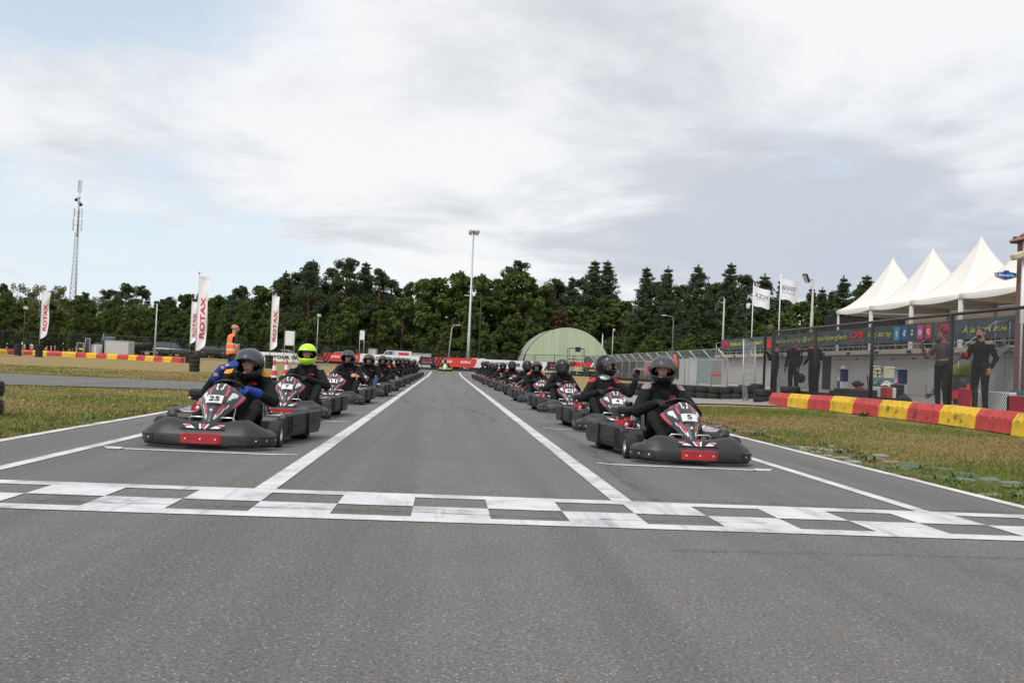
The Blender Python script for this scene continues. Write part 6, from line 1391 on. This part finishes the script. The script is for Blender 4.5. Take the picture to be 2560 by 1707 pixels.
# ------------------------------------------------------------------ vehicles in the car park
def car(label, loc, rz, col, kind='suv', L=4.5):
    nm = 'car_paint_'+'_'.join('%02d' % int(c*99) for c in col); m = mat(nm, col, .28, var=.05, coat=.5); gl_ = mat('car_glass', (.06, .07, .08), .10, spec=.9)
    t = thing('parked_van' if kind == 'van' else 'parked_car', label, 'van' if kind == 'van' else 'car', loc, rz, None); hw = .90; zb = .28
    if kind == 'suv': belt, roof, gh, hood = 1.02, 1.66, [(-2.18, .96), (-2.02, 1.60), (-1.7, 1.66), (.35, 1.66), (1.05, 1.04)], 1.0
    elif kind == 'van': belt, roof, gh, hood = 1.15, 1.95, [(-2.25, 1.0), (-2.22, 1.90), (-2.1, 1.95), (.85, 1.95), (1.55, 1.15)], 1.1
    else: belt, roof, gh, hood = .92, 1.45, [(-2.0, .92), (-1.55, 1.40), (-1.1, 1.46), (.15, 1.44), (1.05, .95)], .88
    k = L/4.5; gh = [(x*k, z) for x, z in gh]
    st = [(-2.25, .45, belt-.12, .80), (-2.2, .36, belt-.02, .87), (-1.9, zb, belt, hw), (0, zb, belt, hw), (1.0, zb, belt, hw), (1.25, zb, hood, hw), (1.9, zb+.02, hood-.10, .88), (2.15, .34, hood-.22, .82), (2.25, .40, hood-.38, .72)]
    mb = MB(); rows = [[(x*k, -w*.93, z0), (x*k, -w, z0+(z1-z0)*.25), (x*k, -w*1.0, z0+(z1-z0)*.7), (x*k, -w*.93, z1-.02), (x*k, -w*.80, z1), (x*k, w*.80, z1), (x*k, w*.93, z1-.02), (x*k, w, z0+(z1-z0)*.7), (x*k, w, z0+(z1-z0)*.25), (x*k, w*.93, z0)] for x, z0, z1, w in st]
    mb.grid(rows, 0, True, closeu=True); mb.add(rows[0], [tuple(range(10))]); mb.add(rows[-1], [tuple(range(9, -1, -1))]); fixn_ = mb.build('body', m, t); fixn(fixn_.data)
    mb = MB(); a = [(x, -.84 if z < belt+.1 else -.70, z) for x, z in gh]; b = [(x, -y, z) for x, y, z in a]; n = len(a); mb.add(a+b, [tuple(range(n)), tuple(range(2*n-1, n-1, -1))]+[(i, i+n, (i+1) % n+n, (i+1) % n) for i in range(n)]); c_ = mb.build('cabin', m, t); fixn(c_.data)
    (x0, z0), (x1, z1), (x2, z2), (x3, z3), (x4, z4) = gh
    def yy(z): return lerp(.84, .70, max(0, min(1, (z-belt-.02)/(roof-belt))))+.006
    zl, zh = belt+.05, roof-.09; fx = lambda z: lerp(x4, x3, (z-z4)/(z3-z4))-.10; bxq = lambda z: lerp(x0, x1, (z-z0)/(z1-z0))+.12
    cuts = [lerp(bxq(zl), fx(zl), q) for q in ((0, .34, .66, 1) if kind != 'van' else (.62, .80, 1, 1))]
    for s in (-1, 1):
        for q in range(3):
            a0, a1 = cuts[q]+.03, cuts[q+1]-.03
            if a1-a0 < .05: continue
            t0 = max(a0, bxq(zh)) if q == 0 else a0; t1 = min(a1, fx(zh)) if q == 2 or (kind == 'van' and q == 1) else a1; mb = MB(); mb.add([(a0, s*yy(zl), zl), (a1, s*yy(zl), zl), (t1, s*yy(zh), zh), (t0, s*yy(zh), zh)], [(0, 1, 2, 3)]); mb.build('side_window', gl_, t)
    mb = MB(); mb.add([(x4+.012, -.74, z4+.03), (x4+.012, .74, z4+.03), (x3+.02, .64, z3-.06), (x3+.02, -.64, z3-.06)], [(0, 1, 2, 3)]); o = mb.build('windscreen', gl_, t); mb = MB(); mb.add([(x0-.012, -.72, z0+.10), (x0-.012, .72, z0+.10), (x1-.012, .62, z1-.06), (x1-.012, -.62, z1-.06)], [(0, 1, 2, 3)]); mb.build('rear_window', gl_, t)
    ty = MB(); ty.lathe([(.20, -.10), (.33, -.11), (.345, -.06), (.345, .06), (.33, .11), (.20, .10)], 20, 0, 'Y'); ty = fixn(ty.mesh('tyre', tyre_m)); rm = MB(); rm.lathe([(.205, -.085), (.17, -.06), (.05, -.09), (0, -.09)], 16, 0, 'Y'); rm.lathe([(.205, .085), (.17, .06), (.05, .09), (0, .09)], 16, 0, 'Y'); rm = fixn(rm.mesh('rim', metal))
    ar = MB(); ar.lathe([(0, -.004), (.42, -.004), (.42, .004), (0, .004)], 20, 0, 'Y'); ar = ar.mesh('wheel_arch', blackpaint)
    for x in (-1.38*k, 1.42*k):
        for s in (-1, 1):
            w = thing('wheel', '', ''); del w['label']; del w['category']; w.parent = t; w.location = (x, s*.80, .345); inst('tyre', ty, w); inst('rim', rm, w); inst('wheel_arch', ar, t, (x, s*.897, .40))
    for s in (-1, 1): mb = MB(); mb.box((2.17*k, s*.62, hood-.30), (.10, .30, .13), bev=.03); mb.build('headlight', mat('lens_pale', (.55, .52, .44), .15), t); mb = MB(); mb.box((-2.22*k, s*.72, belt-.18), (.08, .18, .22), bev=.02); mb.build('tail_light', mat('tail_red', (.35, .02, .02), .3), t)
    mb = MB(); mb.box((-2.27*k, 0, .55), (.02, .52, .11)); mb.build('licence_plate', mat('plate_yellow', (.70, .50, .04), .5), t)
    return t
def gy(px, Y): p = onY(px, 880, Y); return (p.x, Y, zf(p.x, Y))
car('dark green off-road car parked side-on behind the blocks', gy(433, 116), .0, (.030, .065, .062), 'suv', 4.35)
car('black estate car parked left of the orange-vest marshal', gy(534, 114), R(20), (.010, .010, .012), 'estate', 3.6); car('second black car parked half behind the orange-vest marshal', gy(576, 116), R(16), (.012, .012, .014), 'estate', 3.7)
car('white car roof showing above the white banner near the neon helmet', gy(724, 121), R(4), (.62, .62, .62), 'estate', 4.0); car('silver car behind the red banner left of the white van', gy(870, 116), R(0), (.30, .32, .33), 'estate', 4.2); car('pale car behind the first red banner', gy(828, 122), R(0), (.6, .6, .6), 'estate', 4.0)
vn = car('white delivery van with a red patch behind the left banner', gy(985, 118), R(180), (.66, .66, .66), 'van', 4.4); mb = MB(); mb.box((-1.2, .905, 1.35), (1.2, .012, .8)); mb.build('red_print', print_r, vn)
car('white car half hidden behind the street lamp and white banner', gy(1210, 112), R(0), (.66, .66, .66), 'estate', 4.3); car('dark van parked right of the green hangar', gy(1490, 101), R(70), (.03, .035, .04), 'van', 4.2); car('faded red car behind the bent fence', (15.3, 72, .36), R(95), (.30, .06, .05), 'estate', 4.2)
def simple_box(name, label, cat, px0, px1, pt, pb_, Y, depth, m, trim=None):
    a, b = onY(px0, pt, Y), onY(px1, pb_, Y); g = zf((a.x+b.x)/2, Y); t = thing(name, label, cat, ((a.x+b.x)/2, Y, g)); w, h = b.x-a.x, a.z-g; mb = MB(); mb.box((0, depth/2, h/2), (w, depth, h), bev=.03); mb.build('body', m, t)
    for x in (-w/2+.04, w/2-.04): mb = MB(); mb.box((x, -.012, h/2), (.06, .03, h)); mb.build('corner_trim', trim or galv, t)
    mb = MB(); mb.box((0, -.012, h-.04), (w-.14, .024, .06)); mb.build('top_trim', trim or galv, t); return t, w, h
greyw = mat('panel_grey', (.50, .49, .46), .6, var=.08)
simple_box('trailer_box', 'pale grey box trailer in front of the rubber boat', 'trailer', 262, 321, 850, 884, 99, 1.8, greyw)
simple_box('ticket_booth', 'white cabin counter left of the rubber boat', 'cabin', 210, 241, 859, 884, 98, 1.6, white_m)
t, w, h = simple_box('notice_board', 'black notice board with a yellow sticker beside the white cabin', 'board', 192, 209, 856, 884, 97, .12, mat('board_dark', (.03, .014, .012), .6)); mb = MB(); mb.box((w*.12, -.02, h*.42), (w*.55, .02, h*.14)); mb.build('yellow_sticker', print_y, t)
t, w, h = simple_box('speaker_cabinet', 'dark grey screen standing on the white cabin', 'screen', 213, 224, 845, 884, 97.6, .2, mat('screen_grey', (.06, .065, .07), .4))
simple_box('container', 'pale grey container behind the narrow sign frame', 'container', 921, 940, 871, 890, 113, 2.4, greyw); simple_box('container', 'low grey container right of the white van', 'container', 1031, 1078, 882, 893, 115, 2.4, greyw)
simple_box('container', 'white door of a container behind the bent fence', 'container', 1721, 1744, 897, 945, 62, 2.4, mat('cont_white', (.46, .47, .47), .6)); simple_box('container', 'teal-topped grey container behind the bent fence', 'container', 1742, 1792, 893, 945, 66, 2.4, mat('cont_teal', (.22, .27, .28), .6), mat('teal_trim', (.05, .22, .26), .5)); t, w, h = simple_box('printed_board', 'grey printed board with a red stripe behind the bent fence', 'board', 1774, 1806, 896, 943, 60, .2, mat('board_grey', (.20, .20, .19), .6)); mb = MB(); mb.box((0, -.03, h*.42), (w*.8, .02, h*.08)); mb.build('red_stripe', print_r, t)
def boat():
    Y = 109; a, b = onY(244, 880, Y), onY(377, 880, Y); L = b.x-a.x; g = zf(a.x, Y); t = thing('inflatable_boat', 'black rigid inflatable boat on a trailer beside the grey box', 'boat', (a.x, Y, g)); bk_ = mat('boat_rubber', (.018, .019, .022), .55)
    for s in (-1, 1): mb = MB(); mb.tube([(0, s*.8, .95), (L*.6, s*.85, 1.0), (L*.85, s*.6, 1.12), (L*.97, s*.2, 1.25), (L, 0, 1.28)], [.30, .30, .28, .24, .2], 12); mb.build('tube', bk_, t)
    mb = MB(); rows = []
    for x, w, z in ((0, .75, .55), (L*.5, .78, .5), (L*.75, .5, .55), (L*.92, .1, .95)): rows.append([(x, -w, .95), (x, -w*.6, z), (x, 0, z-.22), (x, w*.6, z), (x, w, .95)])
    mb.grid(rows, 0, True); mb.build('hull', bk_, t); mb = MB(); mb.box((L*.20, 0, 1.55), (1.4, .9, .75), bev=.2); mb.build('console_windscreen', mat('tinted', (.10, .12, .15), .15), t); mb = MB(); mb.tube([(L*.12, -.5, 1.2), (L*.12, -.5, 2.2), (L*.12, .5, 2.2), (L*.12, .5, 1.2)], .03, 6); mb.build('radar_arch', galv, t)
    for x in (L*.62, L*.70, L*.78, L*.85): mb = MB(); mb.box((x, -.86, 1.33), (.2, .05, .05)); mb.build('grab_handle', galv, t)
    mb = MB(); mb.tube([(-.2, 0, .45), (L*1.12, 0, .45)], .05, 6); mb.tube([(L*.45, -.9, .35), (L*.45, .9, .35)], .05, 6); mb.tube([(L*1.12, 0, .45), (L*1.12, 0, 0)], .04, 6); mb.build('trailer_frame', galv, t); wm = tyre_mesh(.33, .2, 'trailer_wheel')
    for s in (-1, 1): inst('trailer_wheel', wm, t, (L*.45, s*.98, .33), (R(90), 0, 0))
boat()
oc = onY(1686, 895, 90); t = thing('orange_tarp', 'orange windsock-like cloth hanging on a pole behind the bent fence', 'cloth', (oc.x, 90, zf(oc.x, 90))); mb = MB(); mb.tube([(0, 0, 0), (0, 0, 2.4)], .03, 6); mb.build('pole', galv, t); mb = MB(); mb.tube([(.02, 0, 2.4), (.05, 0, 2.0), (.25, .05, 1.5), (.2, .05, 1.1)], [.12, .15, .16, .08], 8); mb.build('cloth', suit_o, t)
# ------------------------------------------------------------------ trees
def leaf_mesh(name, cent, size, mats, seed, flat=.0, aspect=.55):
    g = np.random.default_rng(seed); n = len(cent); c = np.asarray(cent); s = np.asarray(size)[:, None]
    a = g.normal(size=(n, 3)); a /= np.linalg.norm(a, axis=1)[:, None]; b = g.normal(size=(n, 3)); b[:, 2] += flat; a[:, 2] *= (1-flat*.5)
    b = np.cross(a, b); b /= np.linalg.norm(b, axis=1)[:, None]
    V = np.stack([c-a*s, c+b*s*aspect-a*s*.1, c+a*s, c-b*s*aspect-a*s*.1], 1).reshape(-1, 3)
    me = bpy.data.meshes.new(name); me.vertices.add(n*4); me.vertices.foreach_set('co', V.ravel()); me.loops.add(n*4); me.loops.foreach_set('vertex_index', np.arange(n*4)); me.polygons.add(n); me.polygons.foreach_set('loop_start', np.arange(n)*4); me.polygons.foreach_set('loop_total', np.full(n, 4))
    for m in mats: me.materials.append(m)
    me.polygons.foreach_set('material_index', g.integers(0, len(mats), n).astype(np.int32)); me.update(); me.validate(); return me
def leafmat(nm, c):
    m, N, L, b = nodes_of(nm); oi = N.new('ShaderNodeObjectInfo'); tc = N.new('ShaderNodeTexCoord'); n = _n(N, L, tc.outputs['Object'], .8, 4, .6).outputs['Fac']
    c1 = _mix(N, L, _map(N, L, n, .3, .7), tuple(x*1.5 for x in c), tuple(x*2.3 for x in c)); c2 = _mix(N, L, _map(N, L, oi.outputs['Random'], 0, 1, 0, .35), c1, (c[0]*1.35, c[1]*1.05, c[2]*.7)); L.new(c2, b.inputs['Base Color']); b.inputs['Roughness'].default_value = .75; b.inputs['Specular IOR Level'].default_value = .25
    tr = N.new('ShaderNodeBsdfTranslucent'); L.new(c2, tr.inputs[0]); ms = N.new('ShaderNodeMixShader'); ms.inputs[0].default_value = .35; L.new(b.outputs[0], ms.inputs[1]); L.new(tr.outputs[0], ms.inputs[2]); L.new(ms.outputs[0], N['Material Output'].inputs[0]); return m
PINE = [leafmat('needle_dark', (.034, .050, .024)), leafmat('needle_mid', (.054, .074, .034))]; CONI = [leafmat('conifer_dark', (.038, .056, .028)), leafmat('conifer_mid', (.062, .086, .040))]
BROAD = [leafmat('leaf_dark', (.042, .062, .018)), leafmat('leaf_mid', (.072, .104, .026))]; BIRCH = [leafmat('birch_leaf', (.085, .098, .030)), leafmat('birch_leaf_pale', (.120, .125, .044))]; BROWN = [leafmat('brown_leaf', (.075, .042, .022)), leafmat('brown_leaf_dark', (.045, .03, .017))]
bark = mat('bark', (.065, .045, .032), .9, var=.4, vscale=9, bump=.6, bscale=30); bark_red = mat('pine_bark', (.16, .075, .04), .9, var=.4, vscale=5, bump=.5); bark_w = mat('birch_bark', (.42, .39, .35), .8, vscale=6, col2=(.08, .07, .06), thr=(.56, .66), detail=5)
def clump(g, c, r, n, sq=(1, 1, .7)): 
    d = g.normal(size=(n, 3)); d /= np.linalg.norm(d, axis=1)[:, None]; return np.asarray(c)+d*(g.uniform(.35, 1, n)**.5)[:, None]*np.array(sq)*r
def make_tree(kind, seed):
    """unit-ish trees about 10 m tall; returns trunk mesh and crown mesh"""
    g = np.random.default_rng(seed); r = random.Random(seed); tb = MB(); P = []; S_ = []
    if kind == 'conifer':
        H = 10; tb.tube([(0, 0, -.1), (.05, .03, 4), (0, 0, H-.3)], [.24, .15, .02], 8)
        z = 1.0; k = 0
        while z < H-.15:
            f = z/H; R_ = 2.25*(1-f)**.82*(.72+.42*r.random())+.07; nb = max(3, int(7-3*f)); ph = r.uniform(0, 6)
            for i in range(nb):
                a = ph+6.283*i/nb+r.uniform(-.45, .45); L = R_*r.uniform(.55, 1.2); up = .02+.45*f+r.uniform(-.12, .2); tip = Vector((math.cos(a)*L, math.sin(a)*L, z+L*up)); b0 = Vector((0, 0, z)); tb.tube([b0, b0.lerp(tip, .6)-Vector((0, 0, .08)), tip], [.035, .02, .006], 4, cap=False)
                for q in (.30, .48, .64, .80, .95):
                    c = b0.lerp(tip, q)+Vector((r.uniform(-.1, .1), r.uniform(-.1, .1), .05)); n = int(20+14*(1-f)); P.append(clump(g, c, .12+.40*(1-f)**.8*(1.1-q*.5), n, (1, 1, .8))); S_.append(g.uniform(.07, .17, n)*(1.25-.6*f))
            z += (.26+.16*(1-f))*r.uniform(.6, 1.4)
        P.append(clump(g, (0, 0, H-.1), .20, 40, (.3, .3, 2.0))); S_.append(g.uniform(.06, .12, 40)); me = leaf_mesh('crown', np.concatenate(P), np.concatenate(S_), CONI, seed, 0, .35)
        tm_ = tb.mesh('trunk', bark)
    elif kind == 'pine':
        H = 10; lean = r.uniform(-.5, .5); tb.tube([(0, 0, -.1), (lean*.3, .1, 3.5), (lean*.8, 0, 7), (lean, 0, H-.6)], [.22, .18, .11, .03], 8)
        for k in range(62):
            f = r.uniform(.20, 1)**.9; z = H*f*.98; a = r.uniform(0, 6.28); prof = 2.0*(math.sin(min(1, (1-f)*1.35+.07)*math.pi*.5))**.8; L = prof*r.uniform(.45, 1.08); c = Vector((lean*f+math.cos(a)*L, math.sin(a)*L, z+r.uniform(-.35, .35))); b0 = Vector((lean*f, 0, z-.35-.25*L)); tb.tube([b0, b0.lerp(c, .55)+Vector((0, 0, -.08)), c], [.05, .035, .012], 4, cap=False)
            for q in range(4):
                cc = c+Vector((r.uniform(-.6, .6), r.uniform(-.6, .6), r.uniform(-.4, .4)))*(1.15-.65*f); n = 62; P.append(clump(g, cc, r.uniform(.30, .58)*(1.15-.45*f), n, (1, 1, .85))); S_.append(g.uniform(.07, .16, n))
        me = leaf_mesh('crown', np.concatenate(P), np.concatenate(S_), PINE, seed, .3, .35); tm_ = tb.mesh('trunk', bark_red)
    elif kind in ('broad', 'bush', 'brown'):
        H = 10; tb.tube([(0, 0, -.1), (r.uniform(-.2, .2), r.uniform(-.2, .2), 3), (0, 0, 6.5)], [.28, .20, .06], 8); nl = 30
        for k in range(nl):
            f = r.uniform(.0, 1); a = r.uniform(0, 6.28); zc = (1.3 if kind != 'brown' else .9)+7.7*f; rr = (2.6 if kind != 'brown' else 1.5)*math.sin(math.pi*(.16+.80*f))**.7*r.uniform(.30, .95); c = Vector((math.cos(a)*rr, math.sin(a)*rr, zc)); tb.tube([(0, 0, max(1, zc-1.8)), (c.x*.5, c.y*.5, zc-.7), tuple(c)], [.07, .045, .015], 4, cap=False)
            R_ = r.uniform(.65, 1.15)*(1.1-.25*f)
            for q in range(6):
                d = Vector((r.gauss(0, 1), r.gauss(0, 1), r.gauss(0, 1))).normalized(); cc = c+d*R_*.62; n = 46; P.append(clump(g, cc, R_*r.uniform(.34, .55), n, (1, 1, .8))); S_.append(g.uniform(.10, .24, n))
        me = leaf_mesh('crown', np.concatenate(P), np.concatenate(S_), BROAD if kind != 'brown' else BROWN, seed, .2, .62); tm_ = tb.mesh('trunk', bark)
    else:   # birch
        H = 10; lean = r.uniform(-.4, .4); tb.tube([(0, 0, -.1), (lean*.5, .1, 4), (lean, 0, H-.5)], [.15, .10, .02], 8)
        for k in range(40):
            f = r.uniform(.22, 1); a = r.uniform(0, 6.28); rr = 1.7*math.sin(math.pi*min(1, .10+.86*(1-f)+.05))**.8*r.uniform(.3, 1)+.15; c = Vector((lean*f+math.cos(a)*rr, math.sin(a)*rr, H*f)); b0 = Vector((lean*f, 0, H*f-.6)); tb.tube([b0, c], [.03, .008], 4, cap=False)
            for q in range(3): n = 48; P.append(clump(g, c+Vector((r.uniform(-.3, .3), r.uniform(-.3, .3), -.25*q)), r.uniform(.28, .5), n, (1, 1, 1.25))); S_.append(g.uniform(.07, .15, n))
        me = leaf_mesh('crown', np.concatenate(P), np.concatenate(S_), BIRCH, seed, 0, .6); tm_ = tb.mesh('trunk', bark_w)
    return tm_, me
PROTO = {k: [make_tree(k, 100*i+7+len(k)) for i in range(n)] for k, n in (('conifer', 4), ('pine', 5), ('broad', 5), ('birch', 3), ('brown', 1))}
TL = {'conifer': ('conifer_tree', 'tall pointed dark conifer in the wood behind the paddock', 'pointed conifers in the wood'), 'pine': ('pine_tree', 'dark Scots pine with layered branches in the wood', 'Scots pines in the wood'), 'broad': ('broadleaf_tree', 'dense green broadleaf tree in the wood behind the banners', 'broadleaf trees in the wood'), 'birch': ('birch_tree', 'pale green birch with a thin white trunk at the edge of the wood', 'birches at the edge of the wood'), 'brown': ('brown_cypress', 'rusty brown upright cypress beside the green hangar', None), 'under': ('leafy_shrub', 'dark shrub filling the foot of the wood', 'shrubs at the foot of the wood')}
trn = random.Random(21)
def tree(kind, x, y, h, w=None, lab=None):
    tm_, cm = trn.choice(PROTO[kind if kind != 'under' else 'broad']); nm, l, gr = TL[kind]; g = zf(x, y)-.05; q = x/y; l = l.replace(' in the wood', '').replace(' behind the banners', '').replace(' behind the paddock', '').replace(' at the edge of the wood', '').replace(' filling the foot of the wood', '')+(' beyond the long row of blocks' if q < -.30 else ' behind the rubber boat and parked cars' if q < -.20 else ' behind the feather flags' if q < -.14 else ' behind the left row of karts' if q < -.06 else ' behind the floodlight mast' if q < .04 else ' behind the green hangar' if q < .125 else ' behind the bent fence' if q < .20 else ' behind the white pole flags' if q < .30 else ' behind the tents')+('' if y < 140 else ', farther back') if kind != 'brown' else l
    t = thing(nm, lab or l, 'shrub' if kind == 'under' else 'tree', (x, y, g), trn.uniform(0, 6.28), gr); s = h/9.6; w = w or s*trn.uniform(.9, 1.2)*(1.22 if kind == 'conifer' else 1); t.scale = (w, w, s); inst('trunk', tm_, t); inst('crown', cm, t); return t
def tree_px(kind, px, ptop, Y, w=None, lab=None): p = onY(px, ptop, Y); return tree(kind, p.x, Y, p.z-zf(p.x, Y), w, lab)
front = [('pine', 10, 716, 134), ('birch', 45, 712, 128), ('birch', 100, 716, 126), ('pine', 75, 735, 136), ('birch', 150, 716, 130), ('pine', 130, 735, 138), ('birch', 185, 745, 124), ('pine', 215, 738, 136), ('birch', 245, 745, 127), ('pine', 275, 726, 133), ('pine', 318, 716, 130), ('pine', 352, 722, 136), ('birch', 345, 760, 124), ('broad', 400, 742, 133), ('pine', 425, 748, 128), ('broad', 470, 730, 132), ('pine', 498, 738, 137), ('broad', 545, 738, 134), ('pine', 590, 726, 131), ('pine', 612, 724, 134), ('broad', 655, 712, 128), ('conifer', 715, 690, 126), ('pine', 690, 708, 133), ('pine', 775, 662, 124), ('pine', 745, 690, 130), ('conifer', 783, 664, 128), ('pine', 868, 650, 124), ('pine', 838, 678, 128), ('conifer', 915, 668, 126), ('pine', 955, 684, 125), ('pine', 985, 706, 128), ('pine', 1020, 716, 130),
         ('broad', 560, 800, 121), ('broad', 605, 792, 120), ('broad', 690, 770, 120), ('broad', 880, 740, 118), ('broad', 840, 775, 117), ('broad', 950, 765, 119), ('broad', 790, 790, 119), ('broad', 1010, 745, 120),
         ('broad', 1062, 694, 122), ('broad', 1095, 688, 120), ('broad', 1150, 682, 121), ('broad', 1205, 690, 120), ('broad', 1255, 696, 123), ('broad', 1300, 678, 121), ('broad', 1342, 698, 124), ('pine', 1296, 668, 130), ('broad', 1180, 760, 116), ('broad', 1275, 790, 118), ('broad', 1120, 800, 117), ('broad', 1335, 770, 119),
         ('pine', 1390, 708, 130), ('conifer', 1430, 704, 128), ('pine', 1405, 715, 132), ('pine', 1462, 702, 130), ('conifer', 1487, 666, 126), ('conifer', 1519, 666, 127), ('broad', 1520, 740, 124), ('broad', 1470, 760, 123), ('broad', 1560, 750, 122), ('broad', 1425, 760, 124), ('brown', 1398, 762, 121), ('broad', 1585, 790, 116),
         ('conifer', 1617, 683, 118), ('conifer', 1670, 682, 117), ('conifer', 1746, 678, 112), ('conifer', 1828, 674, 112), ('pine', 1866, 698, 116), ('pine', 1708, 716, 122), ('pine', 1788, 712, 120), ('pine', 1640, 715, 125), ('conifer', 1912, 700, 118), ('conifer', 1957, 712, 116), ('conifer', 2030, 730, 118), ('conifer', 2056, 732, 116), ('conifer', 2109, 705, 112), ('conifer', 2080, 738, 118), ('conifer', 2168, 702, 110), ('conifer', 2150, 720, 114), ('conifer', 2250, 708, 112), ('broad', 2005, 752, 98), ('broad', 2040, 770, 96), ('broad', 1960, 780, 98), ('broad', 2080, 790, 98), ('conifer', 1735, 770, 108), ('conifer', 1650, 780, 110), ('conifer', 1850, 770, 106), ('broad', 1885, 822, 97), ('broad', 1720, 845, 98), ('conifer', 2300, 705, 112), ('broad', 2130, 800, 100)]
for k, px, pt_, Y in front: tree_px(k, px, pt_, Y)
# rows behind and low growth so that no daylight shows under the crowns
for row, (Y, k0) in enumerate(((142, .86), (152, .86))):
    for i in range(44):
        px = -90+i*62+trn.uniform(-20, 20); prof = np.interp(px, [0, 300, 500, 650, 860, 1000, 1100, 1300, 1400, 1500, 1570, 1650, 1830, 2000, 2200, 2560], [740, 745, 752, 725, 690, 735, 705, 700, 730, 700, 755, 715, 705, 745, 735, 760]); kind = 'pine' if px < 1000 else ('broad' if px < 1380 else 'conifer'); tree_px(kind, px, prof+trn.uniform(4, 24), Y, trn.uniform(1.0, 1.3))
for i in range(64):
    px = -60+i*39+trn.uniform(-12, 12); Y = 118 if px < 1050 else (113 if px < 1600 else 103)
    if 1290 < px < 1540: Y = 124
    if px > 1930: Y = 101
    p = onY(px, 900, Y+trn.uniform(0, 6)); tree('under', p.x, p.y, trn.uniform(3.2, 5.6)*(1.3 if px < 700 else 1), trn.uniform(.45, .65))
    p = onY(px+20, 900, Y+10); tree('under', p.x, p.y, trn.uniform(4.5, 7.0), trn.uniform(.6, .85))
